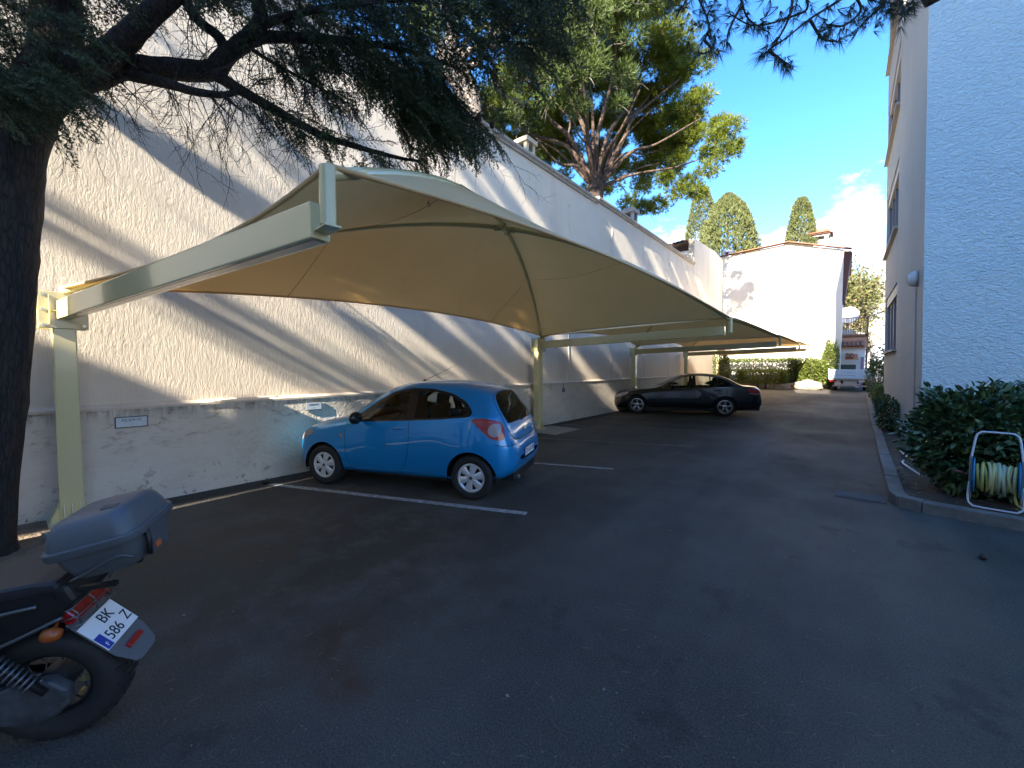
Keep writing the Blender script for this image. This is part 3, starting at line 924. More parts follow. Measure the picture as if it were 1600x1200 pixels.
def relax_bay(P0, P1, M0, M1, n=25, rise=1.12, front=0.16):
    """grid [i along wall][j outwards]; diagonals and edges fixed, the rest relaxed"""
    P0, P1, M0, M1 = map(np.array, (P0, P1, M0, M1))
    G = np.zeros((n, n, 3)); fixed = np.zeros((n, n), bool)
    u = np.linspace(0, 1, n)
    for i in range(n):
        for j in range(n):
            a, c = u[i], u[j]
            G[i, j] = (1 - a) * (1 - c) * P0 + a * (1 - c) * P1 + (1 - a) * c * M0 + a * c * M1
    ctr = G[n // 2, n // 2].copy()
    # inward pull of the cable edges, plus their own gentle lift
    pull = 0.055
    B = G.copy()
    for i in range(n):
        for j in range(n):
            a, c = u[i], u[j]
            pa, pc = 4 * a * (1 - a), 4 * c * (1 - c)
            B[i, j] += (ctr - G[i, j]) * 0
            # displacement toward the centre along each edge
            ex = (1 - c) ** 2 * pa; fx = c ** 2 * pa; ey = (1 - a) ** 2 * pc; fy = a ** 2 * pc
            out = (M0 + M1 - P0 - P1) / 2; al = (P1 + M1 - P0 - M0) / 2
            B[i, j] += out * (ex * 0.035 - fx * 0.07) + al * (ey * 0.03 - fy * 0.03)
    B[:, :, 2] = G[:, :, 2]
    for i in range(n):
        a = u[i]; pa = 4 * a * (1 - a)
        B[i, 0, 2] += 0.24 * pa; B[i, -1, 2] += front * pa
        B[0, i, 2] += 0.03 * pa; B[-1, i, 2] += 0.03 * pa
        fixed[i, 0] = fixed[i, -1] = fixed[0, i] = fixed[-1, i] = True
        for q in (i, n - 1 - i):
            if not (fixed[i, q] and (i in (0, n - 1) or q in (0, n - 1))):
                B[i, q, 2] = G[i, q, 2] + rise * (1 - abs(2 * a - 1) ** 2.0)
                fixed[i, q] = True
    Z = B[:, :, 2]
    for it in range(1200):
        Zn = Z.copy()
        Zn[1:-1, 1:-1] = 0.25 * (Z[2:, 1:-1] + Z[:-2, 1:-1] + Z[1:-1, 2:] + Z[1:-1, :-2])
        Z = np.where(fixed, Z, Zn)
    # slight slack between the tubes
    B[:, :, 2] = Z
    return B
def carport():
    og = (PX, 9.1, 0)
    root = empty('carport', og, 'long cream carport with arched fabric canopies on cantilevered posts', 'carport')
    W = 0.18; D = 0.19
    tops = []
    for k, (py, (tx, ty)) in enumerate(zip(POST_Y, TIP)):
        z0 = zg(py)
        zb, ztip = BEAM_P + z0 * 0.7, BEAM_T + z0 * 0.7
        b = MB(); b.box((PX, py, (zb + 0.10 + z0) / 2), (W, W, zb + 0.10 - z0)); post = b.build('post', PAINT_CREAM, root, origin=og, bevel=0.012)
        b = MB()
        b.box((PX, py, z0 + 0.025), (0.36, 0.36, 0.02))
        for sx, sy in ((1, 0), (-1, 0), (0, 1), (0, -1)):
            for e in (-0.06, 0, 0.06):
                q = (PX + sx * (W / 2) + sy * e, py + sy * (W / 2) + sx * e)
                ox, oy = sx, sy
                th = 0.008
                px_, py_ = (-oy, ox)
                b.prism([(0, 0.035), (0.075, 0.035), (0.075, 0.06), (0, 0.24)], lambda u, v, w, q=q, ox=ox, oy=oy, px_=px_, py_=py_: (q[0] + ox * u + px_ * (w - th / 2), q[1] + oy * u + py_ * (w - th / 2), z0 + v), th)
        b.build('base_flange', PAINT_CREAM, post)
        post.children[0].data.transform(Matrix.Translation((-og[0], -og[1], 0)))
        # bracket plates either side of the beam root
        b = MB()
        d = Vector((tx - PX, ty - py, ztip - zb)).normalized()
        b.box((PX - 0.012 + 0.0, py, zb - 0.01), (0.30, W + 0.02, 0.014), None)
        b.box((PX + W / 2 + 0.014, py, zb - 0.0), (0.016, 0.36, 0.38))
        b.box((PX - W / 2 - 0.012, py, zb - 0.0), (0.016, 0.36, 0.38))
        b.box((PX, py - W / 2 - 0.010, zb - 0.0), (W + 0.10, 0.014, 0.30))
        br = b.build('bracket', PAINT_CREAM, root, origin=og, bevel=0.006)
        b = MB()
        for yy in (-0.145, 0.145):
            for zz in (-0.155, 0.0, 0.155):
                b.lathe([(0.0, 0.022), (0.016, 0.022), (0.016, 0.0)], 6, c=(PX + W / 2 + 0.022, py + yy, zb + zz), axis='x')
                b.lathe([(0.0, -0.018), (0.014, -0.018), (0.014, 0.0)], 6, c=(PX - W / 2 - 0.02, py + yy, zb + zz), axis='x')
        b.build('bolt', mat('zinc_bolt', (0.6, 0.6, 0.55), 0.35, 0.8), br, origin=og)
        b = MB(); A = Vector((PX + W / 2 + 0.024, py + 0.0, zb)); T = Vector((tx, ty, ztip))
        b.bar(A, T, 0.11, D); b.build('beam', PAINT_CREAM, root, origin=og, bevel=0.010, seg=2)
        # dark open channel on the underside
        b = MB(); dd = (T - A).normalized()
        b.bar(A + dd * 0.4 - Vector((0, 0, D / 2 + 0.001)), T - dd * 0.02 - Vector((0, 0, D / 2 + 0.001)), 0.06, 0.004); b.build('beam_slot', mat('beam_slot_steel', (0.28, 0.27, 0.25), 0.25, 0.8), root, origin=og)
        # mast plate at the tip that carries the fabric corner
        sd = dd.cross(Vector((0, 0, 1))).normalized(); mt = T + dd * 0.10 + sd * 0.03
        b = MB()
        b.tube([mt + Vector((0, 0, -0.05)), mt + Vector((0, 0, 0.245))], 0.040, 14)
        b.bar(T + dd * 0.002 - Vector((0, 0, 0.055)), mt + dd * .04 + Vector((0, 0, -0.055)), 0.085, 0.012)
        b.build('tip_mast', PAINT_CREAM, root, origin=og, bevel=0.003)
        tops.append(((PX + 0.10, py + 0.0, zb + 0.24), tuple(mt + Vector((0, 0, 0.25)))))
    for k in range(4):
        P0, M0 = tops[k]; P1, M1 = tops[k + 1]
        n = 25
        dy = P1[1] - P0[1]
        B = relax_bay(P0, P1, M0, M1, n, rise=1.30 if k == 0 else 1.05 * min(1, dy / 8.0), front=0.34 if k == 0 else 0.2)
        V = B.reshape(-1, 3) - np.array(og)
        Fc = np.array([(i * n + j, i * n + j + 1, (i + 1) * n + j + 1, (i + 1) * n + j) for i in range(n - 1) for j in range(n - 1)])
        fb = np_mesh('canopy_fabric', V, Fc, FABRIC, root, smooth=True)
        md = fb.modifiers.new('s', 'SUBSURF'); md.levels = md.render_levels = 1
        # hem: flat doubled band along the four edges
        hem = MB(); rings = [[B[i, 0] for i in range(n)], [B[-1, j] for j in range(n)], [B[n - 1 - i, -1] for i in range(n)], [B[0, n - 1 - j] for j in range(n)]]
        for rg in rings:
            hem.tube([tuple(p) for p in rg], 0.016, 6)
        hm = hem.build('hem', FABRIC, fb, origin=og, smooth=True)
        for q_ in (6, 18):
            sm = MB(); sm.tube([tuple(B[q_, j] - np.array([0, 0, 0.002])) for j in range(n)], 0.004, 4); sm.build('stitched_seam', mat('seam_fabric', (0.45, 0.33, 0.16), 0.7), fb, origin=og, smooth=True)
        # crossing arched tubes just under the fabric
        for di in range(2):
            pts = [B[i, i if di == 0 else n - 1 - i] - np.array([0, 0, 0.045]) for i in range(n)]
            tb = MB(); tb.tube([tuple(p) for p in pts], 0.034, 10); tb.build('arch_tube', PAINT_CREAM, root, origin=og, smooth=True)
        c = B[n // 2, n // 2] - np.array([0, 0, 0.05])
        cl = MB()
        for di in range(2):
            j = n // 2
            a = B[j - 1, j - 1 if di == 0 else j + 1] - np.array([0, 0, 0.05]); e = B[j + 1, j + 1 if di == 0 else j - 1] - np.array([0, 0, 0.05])
            dv = (e - a) / np.linalg.norm(e - a)
            cl.tube([tuple(c - dv * 0.17), tuple(c + dv * 0.17)], 0.041, 12)
            for s in (-0.17, 0.13):
                cl.tube([tuple(c + dv * s), tuple(c + dv * (s + 0.04))], 0.052, 12)
        cl.build('cross_clamp', PAINT_CREAM, root, origin=og, smooth=False, auto=40)
        # tension stub at post top
        st = MB(); st.tube([(P0[0] - 0.1, P0[1], P0[2] - 0.14), P0], 0.03, 8); st.build('corner_stub', PAINT_CREAM, root, origin=og, smooth=True)
    return root
carport()

# ------------------------------------------------------------------ vegetation
def leaf_proto(L=1.0, W=0.42, fold=0.12, curl=0.12):
    V = np.array([(0, 0, 0), (L * 0.35, W / 2, fold * W), (L * 0.35, -W / 2, fold * W), (L * 0.72, W * 0.38, fold * W - curl * 0.4), (L * 0.72, -W * 0.38, fold * W - curl * 0.4), (L, 0, -curl), (L * 0.38, 0, 0), (L * 0.72, 0, -curl * 0.45)])
    Fc = np.array([(0, 6, 1), (0, 2, 6), (1, 6, 7), (1, 7, 3), (2, 7, 6), (2, 4, 7), (3, 7, 5), (4, 5, 7)])
    return V, Fc
def tuft_proto(n, spread, w, rng, l0=0.75):
    """needles (single thin triangles) in a cone about +x, unit length"""
    V = []; Fc = []
    for i in range(n):
        a = rng.uniform(0, 2 * math.pi); s = spread * math.sqrt(rng.uniform(0.02, 1))
        d = np.array([math.cos(s), math.sin(s) * math.cos(a), math.sin(s) * math.sin(a)])
        L = rng.uniform(l0, 1.0)
        side = np.cross(d, rng.normal(size=3)); side /= np.linalg.norm(side)
        b = d * rng.uniform(0.0, 0.12)
        V += [b + side * w / 2, b - side * w / 2, d * L]
        Fc.append((3 * i, 3 * i + 1, 3 * i + 2))
    return np.array(V), np.array(Fc)
def curve_pts(a, b, n, sag=0.0, wob=0.0, rng=RNG):
    a, b = np.array(a, float), np.array(b, float)
    t = np.linspace(0, 1, n)[:, None]
    p = a + (b - a) * t
    p[:, 2] += sag * (4 * t * (1 - t))[:, 0]
    if wob:
        w = rng.normal(size=(n, 3)) * wob; w[0] = w[-1] = 0
        p += w
    return p
def smooth_path(P, k=6):
    """Catmull-Rom through points"""
    P = np.array(P, float); out = []
    Q = np.vstack([2 * P[0] - P[1], P, 2 * P[-1] - P[-2]])
    for i in range(1, len(Q) - 2):
        for j in range(k):
            t = j / k
            out.append(0.5 * ((2 * Q[i]) + (-Q[i - 1] + Q[i + 1]) * t + (2 * Q[i - 1] - 5 * Q[i] + 4 * Q[i + 1] - Q[i + 2]) * t * t + (-Q[i - 1] + 3 * Q[i] - 3 * Q[i + 1] + Q[i + 2]) * t ** 3))
    out.append(P[-1]); return np.array(out)
def taper(r0, r1, n, p=1.0):
    return [r0 + (r1 - r0) * (i / (n - 1)) ** p for i in range(n)]

NEEDLE_CEDAR = mat('cedar_needles', (0.022, 0.04, 0.026), 0.6, islands=[(0.018, 0.034, 0.013), (0.032, 0.058, 0.020), (0.050, 0.078, 0.025)])
NEEDLE_PINE = mat('stone_pine_needles', (0.06, 0.09, 0.02), 0.6, islands=[(0.10, 0.145, 0.014), (0.17, 0.215, 0.018), (0.25, 0.28, 0.03)], trans=0.4)
NEEDLE_ALEPPO = mat('long_pine_needles', (0.03, 0.045, 0.025), 0.55, islands=[(0.020, 0.034, 0.020), (0.040, 0.060, 0.028)], trans=0.15)
CONE_M = mat('cedar_cone_scales', (0.030, 0.020, 0.014), 0.8, var=(60, (0.055, 0.038, 0.026), 0.2), bump=(90, 0.006))

def cedar_spray(rng):
    """flat drooping spray about +x, 1 m long at scale 1: twig with side twigs set with needle rosettes"""
    V = []; Fc = []
    def rosette(p, r):
        o = len(V)
        for k in range(7):
            d = rng.normal(size=3); d[2] = abs(d[2]) * 0.7 + 0.05; d /= np.linalg.norm(d)
            s = np.cross(d, rng.normal(size=3)); s /= np.linalg.norm(s)
            V.extend([p + s * 0.0085, p - s * 0.0085, p + d * r * rng.uniform(0.7, 1.1)])
            Fc.append((len(V) - 3, len(V) - 2, len(V) - 1))
    def twig(a, b, r):
        d = b - a; s = np.cross(d, [0, 0, 1.0]); s /= np.linalg.norm(s); u = np.cross(s, d); u /= np.linalg.norm(u)
        o = len(V)
        V.extend([a + s * r, a - s * r, a + u * r, b])
        Fc.extend([(o, o + 1, o + 3), (o + 1, o + 2, o + 3), (o + 2, o, o + 3)])
    def pos(t): return np.array([t, 0.03 * math.sin(5 * t), -0.22 * t ** 2])
    for i in range(6): twig(pos(i / 6), pos((i + 1) / 6), 0.008 * (1 - i / 7))
    for t in np.linspace(0.12, 1, 20): rosette(pos(t) + rng.normal(size=3) * 0.01, 0.062)
    for i, t in enumerate(np.linspace(0.06, 0.9, 12)):
        sd = 1 if i % 2 else -1
        L = (0.42 - 0.30 * t) * rng.uniform(0.7, 1.15)
        a = pos(t); dr = np.array([0.75, sd * rng.uniform(0.6, 1.0), rng.uniform(-0.25, 0.05)]); dr /= np.linalg.norm(dr)
        b = a + dr * L + np.array([0, 0, -0.25 * L])
        twig(a, b, 0.005)
        for q in np.linspace(0.2, 1, max(3, int(L / 0.045))):
            rosette(a + (b - a) * q + rng.normal(size=3) * 0.008, 0.055)
    return np.array(V), np.array(Fc)

def poly_sample(poly, n, rng):
    poly = np.array(poly, float); lo, hi = poly.min(0), poly.max(0); out = []
    while len(out) < n:
        p = rng.uniform(lo, hi); ins = False; j = len(poly) - 1
        for i in range(len(poly)):
            if (poly[i][1] > p[1]) != (poly[j][1] > p[1]) and p[0] < (poly[j][0] - poly[i][0]) * (p[1] - poly[i][1]) / (poly[j][1] - poly[i][1]) + poly[i][0]:
                ins = not ins
            j = i
        if ins: out.append(p)
    return np.array(out)

def cedar():
    rng = np.random.default_rng(21)
    base = np.array([-5.86, -0.22, 0.0])
    root = empty('cedar_tree', tuple(base), 'dark cedar with a leaning trunk and drooping boughs over the first canopy', 'tree')
    D0 = 3.62
    tr = [base + (0, 0, -0.05), base + (0.0, 0, 0.10), pt(-22, 740, D0), pt(-6, 600, D0), pt(6, 450, D0), pt(16, 330, D0), pt(26, 230, D0), pt(52, 160, D0), pt(84, 100, D0), pt(92, 20, D0), pt(86, -90, D0), pt(70, -260, D0 + 0.1), pt(50, -520, D0 + 0.2)]
    p = smooth_path(tr, 5); b = MB()
    rr = np.interp(np.linspace(0, 1, len(p)), [0, 0.05, 0.12, 0.45, 0.62, 0.75, 1], [0.27, 0.235, 0.205, 0.19, 0.195, 0.16, 0.07])
    b.tube([tuple(q) for q in p], list(rr), 20, jitter=0.07)
    b.build('trunk', BARK_CEDAR, root, origin=base, smooth=True)
    limbs = []
    def limb(pix, r0, r1, n=5, name='limb'):
        P = np.array([pt(x, y, d) for x, y, d in pix]); q = smooth_path(P, n)
        b = MB(); b.tube([tuple(k) for k in q], taper(r0, r1, len(q)), 9, jitter=0.12)
        b.build(name, BARK_CEDAR, root, origin=base, smooth=True)
        limbs.append((q, r0, r1)); return q
    limb([(75, 125, 3.62), (110, 112, 3.6), (160, 92, 3.55), (188, 70, 3.5), (222, 36, 3.45), (268, -6, 3.4), (330, -60, 3.3), (420, -140, 3.2)], 0.135, 0.05)
    limb([(95, 135, 3.62), (150, 118, 3.66), (190, 106, 3.68), (260, 107, 3.75), (330, 110, 3.8), (352, 88, 3.8), (392, 56, 3.8), (408, 30, 3.8), (402, -10, 3.75), (410, -80, 3.7)], 0.115, 0.05)
    limb([(380, 68, 3.8), (415, 58, 3.85), (480, 60, 3.95), (560, 66, 4.1), (640, 80, 4.25), (720, 108, 4.4)], 0.062, 0.015)
    limb([(328, 112, 3.8), (345, 122, 3.8), (385, 146, 3.82), (430, 172, 3.85), (500, 210, 3.98), (560, 230, 4.1), (620, 246, 4.25), (655, 252, 4.4)], 0.062, 0.012)
    limb([(205, 118, 3.68), (260, 130, 3.66), (300, 142, 3.66), (345, 148, 3.7), (385, 140, 3.8)], 0.05, 0.02)
    limb([(345, 147, 3.7), (362, 160, 3.68), (378, 174, 3.66)], 0.022, 0.006)
    limb([(286, 0, 3.6), (310, 32, 3.65), (342, 58, 3.75), (352, 84, 3.8)], 0.035, 0.05)
    limb([(395, 78, 3.8), (430, 100, 3.85), (490, 132, 3.95), (545, 162, 4.05)], 0.02, 0.007)
    limb([(402, 40, 3.78), (470, 20, 3.7), (560, 5, 3.7), (660, 0, 3.8)], 0.04, 0.012)
    limb([(640, 80, 4.25), (690, 130, 4.35), (730, 175, 4.45), (765, 205, 4.5)], 0.02, 0.006)
    limb([(60, 170, 3.6), (20, 130, 3.4), (-40, 90, 3.2), (-120, 60, 3.0)], 0.08, 0.03)
    limb([(90, 60, 3.6), (40, 20, 3.4), (-60, -40, 3.2)], 0.06, 0.02)
    # bare dead twigs under the limbs
    tw = MB()
    def deadtwig(a, d, L, r, depth=0):
        pts = [a]; p = np.array(a); dd = d / np.linalg.norm(d); n = 6
        for i in range(n):
            dd = dd + rng.normal(size=3) * 0.13 + np.array([0, 0, -0.07]); dd /= np.linalg.norm(dd)
            p = p + dd * L / n; pts.append(p.copy())
            if depth < 2 and rng.random() < 0.75:
                s = dd + rng.normal(size=3) * 0.75; deadtwig(p, s, L * rng.uniform(0.3, 0.55), r * 0.55, depth + 1)
        tw.tube([tuple(q) for q in pts], taper(r, r * 0.35, len(pts)), 3, cap=False)
    for (q, r0, r1), cnt in zip(limbs, (26, 30, 16, 22, 16, 2, 10, 14, 8, 8, 4, 4)):
        for k in range(cnt):
            i = rng.integers(1, len(q) - 1 if len(limbs) and q is not limbs[3][0] else int(len(q) * 0.5))
            dirv = rng.normal(size=3) * 0.55 + np.array([0, 0, -0.75]) + RT * rng.uniform(-0.2, 0.7)
            deadtwig(q[i], dirv, rng.uniform(0.28, 0.85), 0.0055)
    o = tw.build('dead_twigs', BARK_CEDAR, root, origin=base, fix=False); o['kind'] = 'stuff'
    # needle sprays
    protos = [cedar_spray(rng) for _ in range(4)]
    P = []; Dv = []; S = []
    def region(poly, n, dlo, dhi, dirpix, jit, s0, s1):
        pp = poly_sample(poly, n, rng)
        for x, y in pp:
            P.append(pt(x, y, rng.uniform(dlo, dhi)))
            d = RT * dirpix[0] + UP * dirpix[1] + FW * rng.normal() * 0.5 + rng.normal(size=3) * jit
            Dv.append(d); S.append(rng.uniform(s0, s1))
    region([(-60, -120), (140, -120), (160, 0), (130, 60), (135, 120), (90, 160), (-60, 175)], 162, 3.1, 3.9, (0.5, -0.35), 0.35, 0.32, 0.55)
    region([(-30, 95), (70, 95), (105, 140), (95, 150), (0, 165), (-30, 160)], 40, 3.0, 3.3, (0.8, -0.45), 0.2, 0.3, 0.5)
    region([(130, -120), (420, -140), (440, -20), (380, 10), (330, 20), (250, -30), (150, 10)], 128, 3.2, 4.1, (0.5, -0.4), 0.35, 0.32, 0.55)
    region([(400, -130), (900, -130), (870, 40), (820, 90), (740, 110), (640, 100), (540, 60), (430, 40), (400, -10)], 445, 3.5, 4.8, (0.7, -0.45), 0.3, 0.35, 0.62)
    region([(430, 50), (560, 70), (660, 95), (700, 150), (690, 200), (640, 190), (590, 140), (520, 100), (450, 80)], 202, 3.8, 4.5, (0.55, -0.75), 0.3, 0.3, 0.5)
    region([(600, 110), (690, 120), (720, 175), (770, 205), (750, 220), (700, 215), (650, 220), (610, 180)], 162, 4.0, 4.6, (0.6, -0.7), 0.25, 0.28, 0.46)
    region([(740, 60), (880, 40), (860, 90), (800, 110), (750, 110)], 30, 4.2, 4.8, (0.8, -0.3), 0.25, 0.3, 0.5)
    def along(q, i0, i1, n, off, dirpix, s0, s1):
        for k in range(n):
            i = rng.integers(int(i0 * len(q)), max(int(i1 * len(q)), int(i0 * len(q)) + 1))
            P.append(q[min(i, len(q) - 1)] + rng.normal(size=3) * off)
            Dv.append(RT * dirpix[0] + UP * dirpix[1] + rng.normal(size=3) * 0.4); S.append(rng.uniform(s0, s1))
    along(limbs[3][0], 0.30, 1.0, 95, 0.06, (0.45, -0.6), 0.24, 0.38)
    along(limbs[7][0], 0.3, 1.0, 55, 0.06, (0.5, -0.6), 0.22, 0.36)
    along(limbs[9][0], 0.0, 1.0, 50, 0.06, (0.6, -0.6), 0.2, 0.36)
    along(limbs[1][0], 0.5, 0.8, 10, 0.05, (0.4, -0.1), 0.1, 0.2)
    P = np.array(P); Dv = np.array(Dv); S = np.array(S)
    M = frames(Dv, rng.normal(size=len(P)) * 0.45)
    which = rng.integers(0, 4, len(P)); VV = []; FF = []; off = 0
    for k in range(4):
        s = which == k
        V, Fc = scatter(protos[k][0], protos[k][1], P[s], M[s], S[s]); VV.append(V); FF.append(Fc + off); off += len(V)
    o = np_mesh('crown', np.concatenate(VV) - base, np.concatenate(FF), NEEDLE_CEDAR, root); o['kind'] = 'stuff'
    # upright barrel cones on the bough tip
    for x, y, d, s in ((694, 179, 4.42, 1.0), (720, 187, 4.45, 0.95), (729, 192, 4.5, 0.8), (747, 193, 4.5, 1.0), (769, 202, 4.52, 0.8)):
        b = MB(); c = pt(x, y - 7, d - .12); n = 9
        prof = [(0.004, -0.045)] + [(0.031 * math.sin(math.pi * (0.12 + 0.80 * i / n)) + (0.003 if i % 2 else 0), -0.042 + 0.085 * i / n) for i in range(n + 1)] + [(0.0, 0.047)]
        b.lathe([(r * s * 1.15, h * s * 1.15) for r, h in prof], 14, c=tuple(c)); b.build('cone', CONE_M, root, origin=base, smooth=True)
cedar()

def clump_cloud(centers, radii, per, proto, rng, tl, flat=0.62, up=0.5, shell=0.25):
    P = []; D = []
    for c, r in zip(centers, radii):
        d = rng.normal(size=(per, 3)); d /= np.linalg.norm(d, axis=1, keepdims=True)
        rad = r * rng.uniform(shell, 1.0, per)[:, None]
        q = d * rad * np.array([1, 1, flat]); P.append(c + q)
        D.append(d + np.array([0, 0, up]) + rng.normal(size=(per, 3)) * 0.3)
    P = np.concatenate(P); D = np.concatenate(D)
    return scatter(proto[0], proto[1], P, frames(D, rng.uniform(0, 6.28, len(P))), rng.uniform(0.75, 1.2, len(P)) * tl)

def stone_pine(name, fork, ground_pt, clumps, radii, label, r_trunk, limbs_to, seed, per=120, tl=0.26, bark=BARK_PINE, nm=NEEDLE_PINE, needles=9, w=0.085, trunk_via=None, group=None, twig_r=0.03):
    rng = np.random.default_rng(seed)
    base = np.array(ground_pt, float); fork = np.array(fork, float)
    root = empty(name, tuple(base), label, 'tree', group=group)
    path = [base] + ([np.array(q) for q in trunk_via] if trunk_via else [base * 0.5 + fork * 0.5 + np.array([0.15, 0.1, 0])]) + [fork, fork + np.array([0.05, 0, 0.9])]
    p = smooth_path(path, 6); rr_ = taper(r_trunk * 1.25, r_trunk, len(p)); rr_[-6:] = [r_trunk * f_ for f_ in (.95, .85, .72, .55, .35, .12)]
    b = MB(); b.tube([tuple(q) for q in p], rr_, 14, jitter=0.06)
    b.build('trunk', bark, root, origin=base, smooth=True)
    # main limbs
    nodes = []
    lb = []
    for (e, r0) in limbs_to:
        e = np.array(e)
        mid1 = fork + (e - fork) * 0.30 + rng.normal(size=3) * 0.25; mid2 = fork + (e - fork) * 0.65 + rng.normal(size=3) * 0.25
        mid1[2] += 0.05 * np.linalg.norm(e - fork)
        q = smooth_path([fork - np.array([0, 0, 0.3]), mid1, mid2, e], 6)
        lm = MB(); lm.tube([tuple(k) for k in q], taper(r0, r0 * 0.3, len(q), 0.7), 8, jitter=0.08); lm.build('limb', bark, root, origin=base, smooth=True)
        for i in range(3, len(q)): nodes.append((q[i], r0 * (1 - 0.65 * i / len(q))))
    NP = np.array([k[0] for k in nodes])
    tw = MB()
    order = np.argsort([np.min(np.linalg.norm(NP - c, axis=1)) for c in clumps])
    for ci in order:
        c = clumps[ci]
        dd = np.linalg.norm(NP - c, axis=1) + 0.6 * np.maximum(0, NP[:, 2] - c[2])
        i = int(np.argmin(dd)); a = NP[i]
        L = np.linalg.norm(c - a)
        if L < 0.05: continue
        q = curve_pts(a, c, 7, sag=-0.06 * L, wob=0.035 * L, rng=rng)
        r0 = min(nodes[i][1] * 0.75, twig_r * (1 + 0.35 * L))
        tw.tube([tuple(k) for k in q], taper(r0, 0.012, 7), 5, cap=False)
        for k in (2, 3, 4, 5): nodes.append((q[k], r0 * (1 - k / 8)))
        NP = np.vstack([NP, q[2:6]])
        for k in range(3):      # bare side twigs
            j = rng.integers(2, 6); e = q[j] + rng.normal(size=3) * 0.35 + (c - a) / L * 0.35
            tw.tube([tuple(z) for z in curve_pts(q[j], e, 4, wob=0.04, rng=rng)], [0.014, 0.011, 0.009, 0.005], 4, cap=False)
    o = tw.build('branches', bark, root, origin=base, fix=False, smooth=True); o['kind'] = 'stuff'
    proto = tuft_proto(needles, 0.75, w, rng)
    V, Fc = clump_cloud(np.array(clumps), radii, per, proto, rng, tl)
    o = np_mesh('crown', V - base, Fc, nm, root); o['kind'] = 'stuff'
    return root

def pines():
    rng = np.random.default_rng(5)
    # the big umbrella pine beyond the wall
    fork = pt(930, 288, 20.0)
    C = pt(935, 245, 21.0); cl = []; rad = []
    while len(cl) < 400:
        az = rng.uniform(0, 2 * math.pi); el = math.asin(rng.uniform(0.02, 1.0))
        lump = 1 + 0.09 * math.sin(3 * az + 1) + 0.07 * math.sin(5 * az + 4 * el)
        rr = rng.uniform(0.84, 1.02) * lump
        d = np.array([math.cos(az) * math.cos(el), math.sin(az) * math.cos(el), math.sin(el)])
        q = C + d * rr * np.array([6.0, 6.0, 7.2])
        # trim: the crown is broken on the lower near-left side, and thinner underneath
        if el < 0.20 and rng.random() < 0.45: continue
        near = -(d[0] * FW[0] + d[1] * FW[1])
        if near > 0.15 and el < 0.85: continue
        cl.append(q); rad.append(rng.uniform(0.45, 0.9))
    # hanging lower boughs on the right
    for x, y, d in ((1120, 215, 19.5), (1140, 200, 19), (1135, 235, 19.5), (1148, 228, 20), (1125, 190, 20), (1105, 240, 20.5), (1060, 300, 20), (1030, 320, 19.5), (1005, 325, 20), (1075, 285, 20.5), (1110, 265, 20), (1040, 280, 20), (985, 318, 20), (1090, 300, 20.5)):
        cl.append(pt(x, y, d)); rad.append(rng.uniform(0.5, 0.8))
    ends = [(pt(820, 120, 21.5), 0.16), (pt(765, 165, 19), 0.13), (pt(880, 60, 22), 0.17), (pt(905, 70, 17), 0.15), (pt(965, 55, 19), 0.15), (pt(1010, 85, 22), 0.15), (pt(1060, 125, 20), 0.14), (pt(1095, 185, 20.5), 0.12), (pt(1030, 255, 20), 0.10), (pt(1000, 140, 17.5), 0.13), (pt(840, 220, 18.5), 0.11), (pt(1090, 250, 18.8), 0.09), (pt(850, 150, 23), 0.10), (pt(930, 30, 24), 0.11), (pt(1050, 60, 23), 0.10), (pt(800, 190, 22), 0.08), (pt(985, 200, 24), 0.07), (pt(1020, 170, 18), 0.08), (pt(890, 150, 18), 0.08), (pt(1070, 215, 22.5), 0.07)]
    g = fork.copy(); g[2] = 0; g[0] -= 0.3
    stone_pine('umbrella_pine', fork, g, cl, rad, 'broad umbrella pine with sunlit green crown rising behind the tall wall', 0.36, ends, 31, per=190, tl=0.28, w=0.095, twig_r=0.026)
    # its pale-trunked neighbour nearer on the left
    fork2 = pt(700, 95, 15.0)
    cl = []; rad = []
    for k in range(150):
        x, y = rng.uniform(640, 1010), rng.uniform(-260, 60)
        if x > 900 and y > 20: continue
        cl.append(pt(x, y, rng.uniform(12.5, 18))); rad.append(rng.uniform(0.5, 0.95))
    for k in range(34):
        cl.append(pt(rng.uniform(850, 990), rng.uniform(20, 165) * (1 if k % 3 else 0.7), rng.uniform(12.5, 14.5))); rad.append(rng.uniform(0.35, 0.6))
    for k in range(40):
        cl.append(pt(rng.uniform(700, 850), rng.uniform(80, 300), rng.uniform(17, 20))); rad.append(rng.uniform(0.4, 0.7))
    ends = [(pt(690, -60, 15), 0.3), (pt(800, 70, 15), 0.14), (pt(860, 10, 14.5), 0.14), (pt(760, -40, 16), 0.15), (pt(900, -20, 14), 0.12), (pt(820, 165, 16.5), 0.09), (pt(930, 60, 13.5), 0.08), (pt(640, -80, 14), 0.14)]
    g = pt(745, 215, 15.2); g[2] = 0; 
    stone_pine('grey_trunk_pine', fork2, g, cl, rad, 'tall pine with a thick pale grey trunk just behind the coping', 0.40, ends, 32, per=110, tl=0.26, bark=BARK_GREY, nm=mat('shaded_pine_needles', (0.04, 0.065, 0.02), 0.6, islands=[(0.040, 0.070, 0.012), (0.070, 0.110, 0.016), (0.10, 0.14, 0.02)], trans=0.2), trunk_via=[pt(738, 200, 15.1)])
pines()

